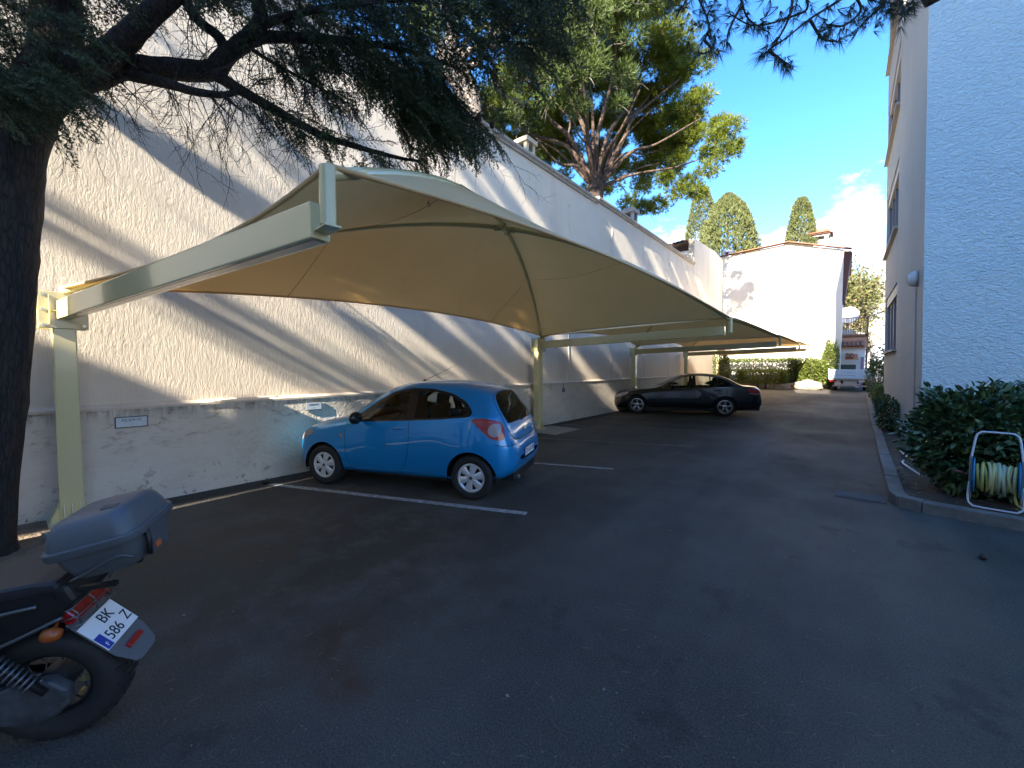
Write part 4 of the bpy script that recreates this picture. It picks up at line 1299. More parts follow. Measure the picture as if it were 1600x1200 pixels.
def overhanging_pine():
    rng = np.random.default_rng(77)
    base = np.array([3.3, 1.4, 0.0])
    root = empty('long_needled_pine', tuple(base), 'pine whose long needled branches hang into the sky beside the apartment block', 'tree')
    top = base + np.array([-0.2, 0.1, 5.4])
    b = MB(); q = smooth_path([base, base + np.array([0.08, 0, 2.6]), top, top + np.array([-0.2, 0.1, 4])], 5); b.tube([tuple(k) for k in q], taper(0.24, 0.12, len(q)), 12, jitter=0.06)
    b.build('trunk', BARK_PINE, root, origin=base, smooth=True)
    B = MB(); tips = []
    def br(pix, r0, r1, first=None):
        P = ([first] if first is not None else []) + [pt(x, y, d) for x, y, d in pix]
        q = smooth_path(P, 5); B.tube([tuple(k) for k in q], taper(r0, r1, len(q)), 6, jitter=0.1); return q
    main = br([(1560, -90, 2.6), (1440, -40, 2.7), (1330, -15, 2.75), (1240, -30, 2.8), (1150, -40, 2.85), (1080, -30, 2.9)], 0.05, 0.012, top)
    subs = [
        [(1335, -15, 2.75), (1300, 8, 2.75), (1265, 30, 2.72), (1225, 62, 2.7), (1200, 78, 2.7)],
        [(1420, -30, 2.7), (1405, 0, 2.7), (1398, 8, 2.7)],
        [(1330, -15, 2.75), (1345, 15, 2.8), (1318, 40, 2.8), (1290, 38, 2.8)],
        [(1240, -30, 2.8), (1235, 20, 2.8), (1215, 62, 2.8), (1192, 88, 2.8)],
        [(1250, -30, 2.8), (1262, 10, 2.85), (1240, 25, 2.85), (1180, 40, 2.85), (1140, 22, 2.85)],
        [(1150, -40, 2.85), (1158, 0, 2.85), (1170, 30, 2.85), (1200, 50, 2.85)],
        [(1080, -30, 2.9), (1095, 5, 2.9), (1108, 40, 2.9), (1100, 62, 2.9)],
        [(1080, -30, 2.9), (1070, 5, 2.9), (1062, 12, 2.9)],
        [(1400, -20, 2.7), (1365, 20, 2.72), (1345, 40, 2.72)],
        [(1200, 78, 2.7), (1222, 95, 2.7), (1232, 100, 2.7)],
        [(1265, 30, 2.72), (1285, 60, 2.72), (1310, 65, 2.72)],
        [(1100, 62, 2.9), (1112, 78, 2.9), (1096, 84, 2.9)],
        [(1160, 5, 2.85), (1140, 45, 2.85), (1135, 70, 2.85)],
        [(1330, -15, 2.75), (1360, -5, 2.8), (1385, 2, 2.8)],
    ]
    P = []; D = []; S = []
    for s in subs:
        q = br(s, 0.010, 0.004)
        n = max(5, int(len(q) * 0.75))
        for k in range(n):
            t = 1 - (k / n) ** 1.4 * 0.8
            i = min(len(q) - 1, int(t * (len(q) - 1)))
            d = q[min(i + 1, len(q) - 1)] - q[max(i - 1, 0)]; d /= np.linalg.norm(d)
            P.append(q[i] + rng.normal(size=3) * 0.012); D.append(d + rng.normal(size=3) * 0.35 + np.array([0, 0, -0.55])); S.append(rng.uniform(0.10, 0.155))
    dens = [((1060, 10), 26, 9), ((1095, 25), 28, 14), ((1105, 70), 22, 16), ((1150, 5), 30, 12), ((1225, 92), 12, 10), ((1190, 50), 26, 7), ((1290, 45), 14, 12), ((1330, 38), 20, 12), ((1390, 12), 20, 26), ((1418, 4), 14, 20), ((1360, 25), 18, 12), ((1200, 15), 40, 9), ((1260, -5), 40, 12), ((1130, -20), 50, 16), ((1330, -10), 50, 14)]
    for (cx, cy), sp, n in dens:
        for k in range(n):
            P.append(pt(cx + rng.normal() * sp * 0.6, cy + rng.normal() * sp * 0.6, rng.uniform(2.6, 2.95)))
            D.append(rng.normal(size=3) * 0.55 + np.array([0, 0, -0.7])); S.append(rng.uniform(0.09, 0.15))
    B.build('branches', BARK_PINE, root, origin=base, smooth=True, fix=False)['kind'] = 'stuff'
    proto = tuft_proto(24, 0.62, 0.020, rng, 0.7)
    P, D, S = np.array(P), np.array(D), np.array(S)
    V, Fc = scatter(proto[0], proto[1], P, frames(D, rng.uniform(0, 6.28, len(P))), S)
    o = np_mesh('crown', V - base, Fc, NEEDLE_ALEPPO, root); o['kind'] = 'stuff'
overhanging_pine()

def shade_trees():
    """the trees behind the camera whose boughs streak the wall with shadow"""
    for seed, (x, y, lab) in enumerate((((-2.6, -10.5), -0, 'bushy pine standing behind the camera'), ((-4.2, -7.0), 0, 'slender pine standing behind the camera'))) if False else []:
        pass
    rng = np.random.default_rng(14)
    for name, base, n, X, Y, Z, lab, rr in (
        ('bushy_pine', (-4.3, -10, 0), 66, (-5.35, -3.4), (-12, -8), (9.0, 22), 'tall bushy pine behind the camera by the low house', (0.22, 0.62)),):
        cl = []; rad = []
        for k in range(n):
            cl.append(np.array([rng.uniform(*X), rng.uniform(*Y), rng.uniform(*Z)])); rad.append(rng.uniform(*rr))
        b0 = np.array(base, float)
        fork = b0 + np.array([0.2, 0, Z[0] * 0.9])
        ends = [(np.array([rng.uniform(*X), rng.uniform(*Y), rng.uniform(Z[0] + 1, Z[1])]), 0.09) for k in range(5)]
        stone_pine(name, fork, b0, cl, rad, lab, 0.18, ends, 50 + n, per=70, tl=0.30, w=0.14)
    base = np.array([-4.7, -4.6, 0.0])
    r = empty('half_bare_pine', tuple(base), 'half bare pine behind the camera with two long limbs towards the wall', 'tree')
    b = MB(); q = smooth_path([base, base + np.array([0.1, 0.1, 4]), base + np.array([0, 0.3, 8]), base + np.array([-.1, .2, 11])], 5); b.tube([tuple(k) for k in q], taper(.16, .06, len(q)), 10); b.build('trunk', BARK_PINE, r, origin=base, smooth=True)
    for P, r0, r1 in (([(-4.7, -4.4, 6.6), (-5.4, -4.1, 6.15), (-6.0, -4.0, 5.88), (-6.5, -4.0, 5.72)], .07, .045), ([(-4.75, -4.4, 8.4), (-5.4, -4.1, 8.2), (-6.1, -4.0, 7.85), (-6.37, -4.0, 7.42)], .12, .10), ([(-4.75, -4.4, 8.6), (-5.5, -4.05, 8.5), (-6.1, -4.0, 8.12), (-6.34, -4.0, 7.72)], .04, .03), ([(-4.7, -4.3, 9.6), (-5.5, -4.1, 9.9), (-6.0, -4.0, 9.7)], .06, .03)):
        q = smooth_path(P, 5); b = MB(); b.tube([tuple(k) for k in q], taper(r0, r1, len(q)), 8, jitter=.1); b.build('limb', BARK_PINE, r, origin=base, smooth=True)
    cl = [np.array([rng.uniform(-5.5, -4.0), rng.uniform(-5.4, -3.8), rng.uniform(6.5, 12.5)]) for k in range(14)]
    V, Fc = clump_cloud(np.array(cl), rng.uniform(.15, .38, 14), 60, tuft_proto(9, .75, .12, rng), rng, .28)
    np_mesh('crown', V - base, Fc, NEEDLE_PINE, r)['kind'] = 'stuff'
shade_trees()

# conifers and the far trees
CYP = mat('cypress_foliage', (0.10, 0.12, 0.035), 0.7, islands=[(0.075, 0.095, 0.026), (0.115, 0.135, 0.040), (0.15, 0.165, 0.055)], trans=0.1)
def cypress(name, base, h, prof, label, n, seed, size=0.32, lump=0.12, M=CYP):
    rng = np.random.default_rng(seed); base = np.array(base, float)
    root = empty(name, tuple(base), label, 'tree')
    b = MB(); b.tube([(0, 0, -0.1), (0, 0, h * 0.5), (0, 0, h * 0.93)], [0.22, 0.12, 0.02], 8); b.build('trunk', BARK_PINE, root, smooth=True)
    t = rng.uniform(0, 1, n) ** 0.9; az = rng.uniform(0, 6.283, n)
    ts = [p[0] for p in prof]; rs = [p[1] for p in prof]
    r = np.interp(t, ts, rs)
    r = r * (1 + lump * np.sin(az * 4 + t * 17) * np.sin(t * 23 + az * 2)) * rng.uniform(0.80, 1.03, n)
    P = np.stack([r * np.cos(az), r * np.sin(az), t * h], 1)
    D = np.stack([np.cos(az) * 0.5, np.sin(az) * 0.5, np.full(n, 0.9)], 1) + rng.normal(size=(n, 3)) * 0.25
    proto = tuft_proto(5, 0.5, 0.22, rng, 0.6)
    V, Fc = scatter(proto[0], proto[1], P, frames(D, rng.uniform(0, 6.28, n)), rng.uniform(0.6, 1.2, n) * size)
    o = np_mesh('crown', V, Fc, M, root); o['kind'] = 'stuff'
def far_trees():
    def at(px, Y): 
        d = pt(px, 573, 1) - CAM; return (d[0] / d[1] * Y, Y, zg(Y))
    cypress('cypress_tree', at(1092, 42), 18.2, [(0, 1.5), (0.5, 1.75), (0.75, 1.45), (0.92, 0.9), (1, 0.3)], 'tall cypress left of the broad conifer above the attic house', 11000, 1)
    cypress('broad_conifer', at(1132, 41), 16.6, [(0, 3.0), (0.55, 2.9), (0.72, 2.5), (0.86, 1.75), (0.95, 1.0), (1, 0.15)], 'broad rounded conifer behind the white house roof', 19000, 2, size=0.36, lump=0.16)
    cypress('pointed_cypress', at(1245, 46), 16.6, [(0, 1.5), (0.7, 1.35), (0.85, 0.95), (0.95, 0.6), (1, 0.2)], 'single pointed cypress beside the orange tiled turret', 10000, 3)
    cypress('dark_conifer', at(1168, 50), 13.9, [(0, 1.9), (0.7, 1.7), (0.9, 1.0), (1, 0.1)], 'darker drooping conifer right of the broad conifer', 2600, 4, size=0.6, lump=0.25, M=mat('dark_conifer_needles', (0.04, 0.06, 0.025), 0.7, islands=[(0.03, 0.05, 0.02), (0.06, 0.08, 0.03)]))
far_trees()
def bare_tree(name, base, h, label, seed, leafy=0, spread=0.55):
    rng = np.random.default_rng(seed); base = np.array(base, float)
    root = empty(name, tuple(base), label, 'tree')
    b = MB(); tw = MB(); tips = []
    def grow(p, d, L, r, lv, mb):
        pts = [p.copy()]; n = 5
        for i in range(n):
            d = d + rng.normal(size=3) * 0.10 + np.array([0, 0, 0.05]); d /= np.linalg.norm(d); p = p + d * L / n; pts.append(p.copy())
            if lv < 5 and (lv > 0 or i > 1) and rng.random() < 0.85:
                s = d + rng.normal(size=3) * spread; grow(p, s / np.linalg.norm(s), L * rng.uniform(0.55, 0.8), max(r * 0.6, 0.018), lv + 1 + (rng.random() < 0.3), tw)
        mb.tube([tuple(q) for q in pts], taper(r, r * 0.5, len(pts)), 7 if lv == 0 else 3, cap=False); tips.append(p)
    grow(np.zeros(3), np.array([0, 0, 1.0]), h * 0.45, h * 0.022, 0, b)
    b.build('trunk', BARK_GREY, root, smooth=True, fix=False)
    TW = mat('brown_twigs', (0.20, 0.15, 0.10), 0.9)
    if tw.f: tw.build('branches', TW, root, fix=False)['kind'] = 'stuff'
    if leafy:
        tips = np.array(tips); P = tips[rng.integers(0, len(tips), leafy)] + rng.normal(size=(leafy, 3)) * h * 0.05
        pr = leaf_proto(1, 0.6); V, Fc = scatter(pr[0], pr[1], P, frames(rdir(leafy), rng.uniform(0, 6, leafy)), rng.uniform(0.12, 0.26, leafy))
        o = np_mesh('crown', V, Fc, mat('far_leaves', (0.10, 0.11, 0.03), 0.6, islands=[(0.07, 0.09, 0.02), (0.16, 0.15, 0.045)], trans=0.3), root); o['kind'] = 'stuff'
bare_tree('bare_tree', (0.9, 58, 0), 14.5, 'mostly bare brown tree against the clouds at the end of the road', 8, 1800)
bare_tree('sparse_tree', (0.1, 50, 0), 10.5, 'thinly leaved tree behind the satellite dish', 9, 4500)
bare_tree('leaning_tree', (1.75, 44, 0), 9.0, 'pale branched tree by the annex at the end of the road', 10, 3200)
bare_tree('background_tree', (-0.2, 66, 0), 13, 'far bare tree behind the turret and dish', 12, 4000)

LEAF_DARK = mat('glossy_dark_leaves', (0.022, 0.042, 0.022), 0.32, spec=0.5, islands=[(0.024, 0.056, 0.020), (0.050, 0.100, 0.034), (0.085, 0.140, 0.048), (0.12, 0.15, 0.06)])
LEAF_OLEANDER = mat('long_pale_leaves', (0.05, 0.075, 0.035), 0.38, islands=[(0.045, 0.075, 0.035), (0.085, 0.125, 0.06), (0.12, 0.155, 0.08)])
LEAF_LIME = mat('bright_leaves', (0.13, 0.17, 0.03), 0.5, islands=[(0.08, 0.12, 0.02), (0.15, 0.19, 0.035), (0.20, 0.23, 0.05)], trans=0.35)
LEAF_HEDGE = mat('hedge_leaves', (0.08, 0.105, 0.03), 0.5, islands=[(0.05, 0.075, 0.02), (0.09, 0.12, 0.03), (0.14, 0.16, 0.05)], trans=0.25)
STEM = mat('shrub_stems', (0.06, 0.045, 0.03), 0.9)
def shrub(name, base, ext, label, n, leaf, M, seed, ratio=0.45, stems=10, lift=0.12, cat='shrub', group=None, box=False):
    """ext = half sizes (x, y, height)"""
    rng = np.random.default_rng(seed); base = np.array(base, float); rx, ry, h = ext
    root = empty(name, tuple(base), label, cat, group=group)
    tw = MB()
    for k in range(stems):
        a = rng.uniform(0, 6.28); e = np.array([rx * 0.75 * math.cos(a) * rng.uniform(0.2, 1), ry * 0.75 * math.sin(a) * rng.uniform(0.2, 1), h * rng.uniform(0.5, 0.9)])
        s = np.array([e[0] * (0.8 if box else 0.25), e[1] * 0.25, -0.03])
        tw.tube([tuple(q) for q in curve_pts(s, e, 5, wob=0.03, rng=rng)], taper(0.014, 0.005, 5), 5, cap=False)
    tw.build('stems', STEM, root, fix=False)['kind'] = 'stuff'
    if box:
        q = rng.uniform(-1, 1, (n, 3)); ax = rng.integers(0, 3, n); sg = np.sign(rng.uniform(-1, 1, n))
        q[np.arange(n), ax] = sg * rng.uniform(0.72, 1.04, n)
        d = np.zeros((n, 3)); d[np.arange(n), ax] = sg
        q[:, 2] = np.abs(q[:, 2]) if False else q[:, 2]
        q = q * (1 + 0.05 * np.sin(q[:, [0]] * 9 + q[:, [1]] * 5))
        P = q * np.array([rx, ry, h * (1 - lift) / 2]) + np.array([0, 0, h * lift + h * (1 - lift) / 2])
    else:
        d = rdir(n); lum = 1 + 0.10 * np.sin(d[:, 0] * 6 + d[:, 2] * 5 + seed) + 0.08 * np.sin(d[:, 1] * 9 - d[:, 2] * 7)
        r = rng.uniform(0.0, 1, n) ** 0.28 * lum
        dd = np.sign(d) * np.abs(d) ** 0.8; dd /= np.linalg.norm(dd, axis=1, keepdims=True) ** 0.8
        P = dd * r[:, None] * np.array([rx, ry, h * (1 - lift) / 2]) + np.array([0, 0, h * lift + h * (1 - lift) / 2])
    D = d + rng.normal(size=(n, 3)) * 0.6 + np.array([0, 0, 0.25])
    pr = leaf_proto(1, ratio)
    V, Fc = scatter(pr[0], pr[1], P, frames(D, rng.normal(size=n) * 0.7), rng.uniform(0.65, 1.15, n) * leaf)
    o = np_mesh('foliage', V, Fc, M, root); o['kind'] = 'stuff'
    return root
shrub('laurel_bush', (1.28, 7.72, 0.09), (0.62, 0.62, 1.36), 'big round dark glossy bush at the kerb corner left of the hose reel', 8500, 0.10, LEAF_DARK, 1, stems=16, lift=0.03)
shrub('oleander_bush', (2.25, 7.85, 0.09), (0.62, 0.6, 1.55), 'taller bush with long pale leaves behind the hose reel', 4200, 0.16, LEAF_OLEANDER, 2, ratio=0.2, stems=16, lift=0.02)
shrub('laurel_bush', (1.75, 7.55, 0.09), (0.5, 0.45, 1.05), 'dark bush directly behind the hose reel handle', 3600, 0.105, LEAF_DARK, 3, stems=10, lift=0.02)
shrub('kerb_shrub', (0.90, 14.2, 0.09), (0.30, 0.55, 0.78), 'small rounded shrub by the kerb in front of the pipes', 1700, 0.09, LEAF_DARK, 4, lift=0.02)
shrub('kerb_shrub', (0.98, 17.3, 0.1), (0.25, 0.5, 0.75), 'pale green shrub halfway along the kerb', 1100, 0.09, LEAF_HEDGE, 5, lift=0.02)
shrub('kerb_shrub', (1.05, 20.5, 0.12), (0.26, 0.6, 0.95), 'bright leafy shrub at the far corner of the apartment block', 1100, 0.10, LEAF_LIME, 6, lift=0.02)
shrub('kerb_shrub', (1.10, 24.0, 0.2), (0.42, 0.9, 1.9), 'tall dark shrub beyond the apartment block beside the truck', 1500, 0.13, LEAF_HEDGE, 7, lift=0.02)
shrub('hedge', (-4.5, 31.1, 0.33), (2.3, 0.5, 1.85), 'clipped green hedge along the foot of the white house', 12000, 0.13, LEAF_HEDGE, 8, box=True, cat='hedge', stems=30)
shrub('low_hedge', (-4.1, 29.9, 0.33), (1.25, 0.45, 1.12), 'lower spreading shrub with sunlit top in front of the hedge', 5200, 0.12, LEAF_LIME, 9, box=True, cat='hedge', lift=0.35, stems=24)
shrub('climbing_shrub', (-6.3, 29.3, 0.33), (0.5, 0.45, 2.6), 'dark tall shrub in the corner behind the last carport posts', 1900, 0.14, LEAF_HEDGE, 10, stems=14, lift=0.02)
shrub('lime_bush', (-1.55, 30.9, 0.33), (0.85, 0.6, 1.9), 'bright yellow green bush at the corner of the white house', 5200, 0.14, LEAF_LIME, 11, stems=16, lift=0.02)
shrub('wall_plant', (-0.75, 31.5, 0.33), (0.4, 0.4, 3.1), 'tall bright plant climbing the right edge of the white house', 2600, 0.13, LEAF_LIME, 12, stems=10, lift=0.02)

# ------------------------------------------------------------------ cars
def mono(xk, yk, x):
    """monotone cubic interpolation"""
    xk, yk = np.array(xk, float), np.array(yk, float)
    h = np.diff(xk); d = np.diff(yk) / h
    mm = np.zeros(len(xk)); mm[0], mm[-1] = d[0], d[-1]
    for i in range(1, len(xk) - 1):
        if d[i - 1] * d[i] > 0:
            w1, w2 = 2 * h[i] + h[i - 1], h[i] + 2 * h[i - 1]
            mm[i] = (w1 + w2) / (w1 / d[i - 1] + w2 / d[i])
    x = np.clip(np.asarray(x, float), xk[0], xk[-1])
    i = np.clip(np.searchsorted(xk, x) - 1, 0, len(h) - 1)
    t = (x - xk[i]) / h[i]
    return yk[i] * (2 * t ** 3 - 3 * t ** 2 + 1) + h[i] * mm[i] * (t ** 3 - 2 * t ** 2 + t) + yk[i + 1] * (-2 * t ** 3 + 3 * t ** 2) + h[i] * mm[i + 1] * (t ** 3 - t ** 2)
NC = 13
def bspline_basis(v, n=NC, k=3):
    knots = np.concatenate([np.zeros(k), np.linspace(0, 1, n - k + 1), np.ones(k)])
    v = np.clip(np.asarray(v, float), 0, 1 - 1e-9)
    B = np.zeros((len(knots) - 1, len(v)))
    for i in range(len(knots) - 1): B[i] = (v >= knots[i]) & (v < knots[i + 1])
    for d in range(1, k + 1):
        for i in range(len(knots) - 1 - d):
            a = knots[i + d] - knots[i]; c = knots[i + d + 1] - knots[i + 1]
            B[i] = (((v - knots[i]) / a * B[i]) if a > 0 else 0) + (((knots[i + d + 1] - v) / c * B[i + 1]) if c > 0 else 0)
    return B[:n]
class CarShape:
    def __init__(s, T): s.T = T
    def f(s, k, x): return mono(*zip(*s.T[k]), x)
    def ctrl(s, x):
        zt, zb, w, bl, wr, g = (s.f(k, x) for k in ('zt', 'zb', 'w', 'belt', 'wr', 'g'))
        bl = np.minimum(bl, zt - 0.03)
        flare = s.f('flare', x) if 'flare' in s.T else 0 * x
        P = []
        P.append((0 * x, zb)); P.append((0.55 * w, zb)); P.append((0.90 * w, zb + 0.01)); P.append((0.985 * w, zb + 0.09))
        P.append((w * 1.0 + flare, zb + (bl - zb) * 0.36)); P.append((w * 1.0 + flare * 0.6, zb + (bl - zb) * 0.62)); P.append((0.985 * w, bl - (bl - zb) * 0.14))
        P.append((0.955 * w, bl + 0.01))
        # greenhouse (g=1) or bonnet (g=0)
        def mixp(a, b): return (a[0] * (1 - g) + b[0] * g, a[1] * (1 - g) + b[1] * g)
        P.append(mixp((0.90 * w, bl + (zt - bl) * 0.42), (0.925 * w + 0.0 * wr, bl + 0.05)))
        P.append(mixp((0.82 * w, bl + (zt - bl) * 0.66), (0.30 * w + 0.66 * wr, bl + (zt - bl) * 0.58)))
        P.append(mixp((0.66 * w, bl + (zt - bl) * 0.86), (1.04 * wr, zt - 0.055)))
        P.append(mixp((0.40 * w, bl + (zt - bl) * 0.985), (0.66 * wr, zt - 0.0)))
        P.append((0 * x, zt))
        return np.array([[p[0], p[1]] for p in P])            # (NC,2,len(x))
    def ev(s, x, v):
        x = np.asarray(x, float); v = np.asarray(v, float)
        C = s.ctrl(x); B = bspline_basis(v)
        return (C[:, 0] * B).sum(0), (C[:, 1] * B).sum(0)
    def v_of_z(s, x, z):
        vs = np.linspace(0.17, 0.985, 260); y_, z_ = s.ev(np.full(260, x), vs)
        z_ = np.maximum.accumulate(z_)
        return float(np.interp(z, z_ + np.arange(260) * 1e-9, vs))
    def v_of_y(s, x, y):
        vs = np.linspace(0.60, 1.0, 200); y_, z_ = s.ev(np.full(200, x), vs)
        return float(np.interp(-y, -y_, vs))
    def side(s, poly, step=0.05):
        out = []
        for (xa, za), (xb, zb) in zip(poly, poly[1:] + poly[:1]):
            n = max(1, int(math.hypot(xb - xa, zb - za) / step))
            for k in range(n):
                x, z = xa + (xb - xa) * k / n, za + (zb - za) * k / n
                out.append((x, 2.0 * s.v_of_z(x, z)))
        return out
    def top(s, poly, step=0.06):
        out = []
        for (xa, ya), (xb, yb) in zip(poly, poly[1:] + poly[:1]):
            n = max(1, int(math.hypot(xb - xa, yb - ya) / step))
            for k in range(n):
                x, y = xa + (xb - xa) * k / n, ya + (yb - ya) * k / n
                out.append((x, 2.0 * s.v_of_y(x, y) if y > 0.001 else 2.0))
        return out
def rounded(poly, r=0.05, k=4):
    """round the corners of a polygon"""
    out = []; n = len(poly)
    for i in range(n):
        p = np.array(poly[i], float); a = np.array(poly[i - 1], float); b = np.array(poly[(i + 1) % n], float)
        ra = min(r, 0.45 * np.linalg.norm(a - p)); rb = min(r, 0.45 * np.linalg.norm(b - p))
        A = p + (a - p) / np.linalg.norm(a - p) * ra; B = p + (b - p) / np.linalg.norm(b - p) * rb
        for j in range(k + 1):
            t = j / k; q = (1 - t) ** 2 * A + 2 * t * (1 - t) * p + t * t * B; out.append(tuple(q))
    return out
def grow_poly(poly, d):
    p = np.array(poly, float); n = len(p); area = 0
    for i in range(n): area += p[i - 1][0] * p[i][1] - p[i][0] * p[i - 1][1]
    sg = 1 if area > 0 else -1; out = []
    for i in range(n):
        a, b = p[i] - p[i - 1], p[(i + 1) % n] - p[i]
        def nr(e):
            L = np.linalg.norm(e) + 1e-12; return np.array([e[1], -e[0]]) / L * sg
        m = nr(a) + nr(b); m /= max(np.linalg.norm(m), 1e-6)
        out.append(tuple(p[i] + m * d / max(0.5, float(m @ nr(b)))))
    return out
def inside(poly, pts):
    poly = np.array(poly); x, y = pts[:, 0], pts[:, 1]; r = np.zeros(len(pts), bool); j = len(poly) - 1
    for i in range(len(poly)):
        xi, yi = poly[i]; xj, yj = poly[j]
        c = ((yi > y) != (yj > y)) & (x < (xj - xi) * (y - yi) / (yj - yi + 1e-15) + xi); r ^= c; j = i
    return r
def build_shell(shape, L, regions, root, xs, nv=34, both=True):
    """regions: list of (name, param polygon, material or None, per_side, offset); first match wins, the rest is the body"""
    bodym = regions[-1][2]
    vs = np.concatenate([np.linspace(0, 0.30, 9), np.linspace(0.33, 1.0, nv)])
    grid = np.array([(x, 2.0 * v) for x in xs for v in vs])
    allp = []; edges = []
    keep = np.ones(len(grid), bool)
    for nm, poly, *_ in regions[:-1]:
        P = np.array(poly); o = len(allp); n = len(P)
        allp += [tuple(q) for q in P]; edges += [(o + i, o + (i + 1) % n) for i in range(n)]
        for i in range(n):
            a, b = P[i], P[(i + 1) % n]; ab = b - a; t = np.clip(((grid - a) @ ab) / (ab @ ab + 1e-12), 0, 1)
            keep &= np.linalg.norm(grid - (a + t[:, None] * ab), axis=1) > 0.014
    border = (np.abs(grid[:, 0] - xs[0]) < 1e-9) | (np.abs(grid[:, 0] - xs[-1]) < 1e-9) | (grid[:, 1] < 1e-9) | (grid[:, 1] > 2 - 1e-9)
    grid = grid[keep | border]
    pts = allp + [tuple(q) for q in grid]
    V2, E2, F2, *_ = delaunay_2d_cdt([Vector(p) for p in pts], edges, [], 0, 1e-5)
    V2 = np.array([(p.x, p.y) for p in V2]); F2 = np.array([f for f in F2 if len(f) == 3])
    cen = V2[F2].mean(1)
    lab = np.full(len(F2), len(regions) - 1)
    for i in range(len(regions) - 2, -1, -1):
        lab[inside(regions[i][1], cen)] = i
    y, z = shape.ev(V2[:, 0], np.clip(V2[:, 1] / 2.0, 0, 1)); y[V2[:, 1] > 2 - 1e-6] = 0; y[V2[:, 1] < 1e-6] = 0
    V3 = np.stack([V2[:, 0], y, z], 1)
    # surface normals from the parametrisation, for offset pieces
    e = 2e-3
    y1, z1 = shape.ev(V2[:, 0] + e, np.clip(V2[:, 1] / 2, 0, 1)); y0, z0 = shape.ev(V2[:, 0] - e, np.clip(V2[:, 1] / 2, 0, 1))
    dx = np.stack([np.full(len(y), 2 * e), y1 - y0, z1 - z0], 1)
    y1, z1 = shape.ev(V2[:, 0], np.clip(V2[:, 1] / 2 + e, 0, 1)); y0, z0 = shape.ev(V2[:, 0], np.clip(V2[:, 1] / 2 - e, 0, 1))
    dv = np.stack([0 * y, y1 - y0, z1 - z0], 1)
    N = np.cross(dv, dx); N /= np.linalg.norm(N, axis=1, keepdims=True) + 1e-9
    flip = (N[:, 1] < 0) & (np.abs(N[:, 1]) > 0.3); N[flip] *= -1
    out = {}
    for i, (nm, poly, M, per_side, off) in enumerate(regions):
        if M is None: continue
        f = F2[lab == i]
        if len(f) == 0: continue
        used, inv = np.unique(f, return_inverse=True); f = inv.reshape(-1, 3)
        Vv = V3[used] + N[used] * off
        Vm = Vv * np.array([1, -1, 1])
        fm = f[:, ::-1]
        if per_side:
            for W_, ff in ((Vm, fm), (Vv, f)):
                o = finish(nm, W_, ff, M, root); out.setdefault(nm, []).append(o)
        else:
            n = len(Vv); F3 = np.concatenate([f, fm + n]); o = finish(nm, np.concatenate([Vv, Vm]), F3, M, root, weld=True); out.setdefault(nm, []).append(o)
    return out
def finish(nm, V, Fc, M, root, weld=False):
    me = bpy.data.meshes.new(nm); me.from_pydata([tuple(map(float, v)) for v in V], [], [tuple(map(int, q)) for q in Fc])
    bm = bmesh.new(); bm.from_mesh(me)
    bmesh.ops.remove_doubles(bm, verts=bm.verts, dist=4e-4)
    bmesh.ops.recalc_face_normals(bm, faces=bm.faces)
    bm.to_mesh(me); bm.free(); me.shade_smooth(); me.materials.append(M)
    return link(bpy.data.objects.new(nm, me), root)

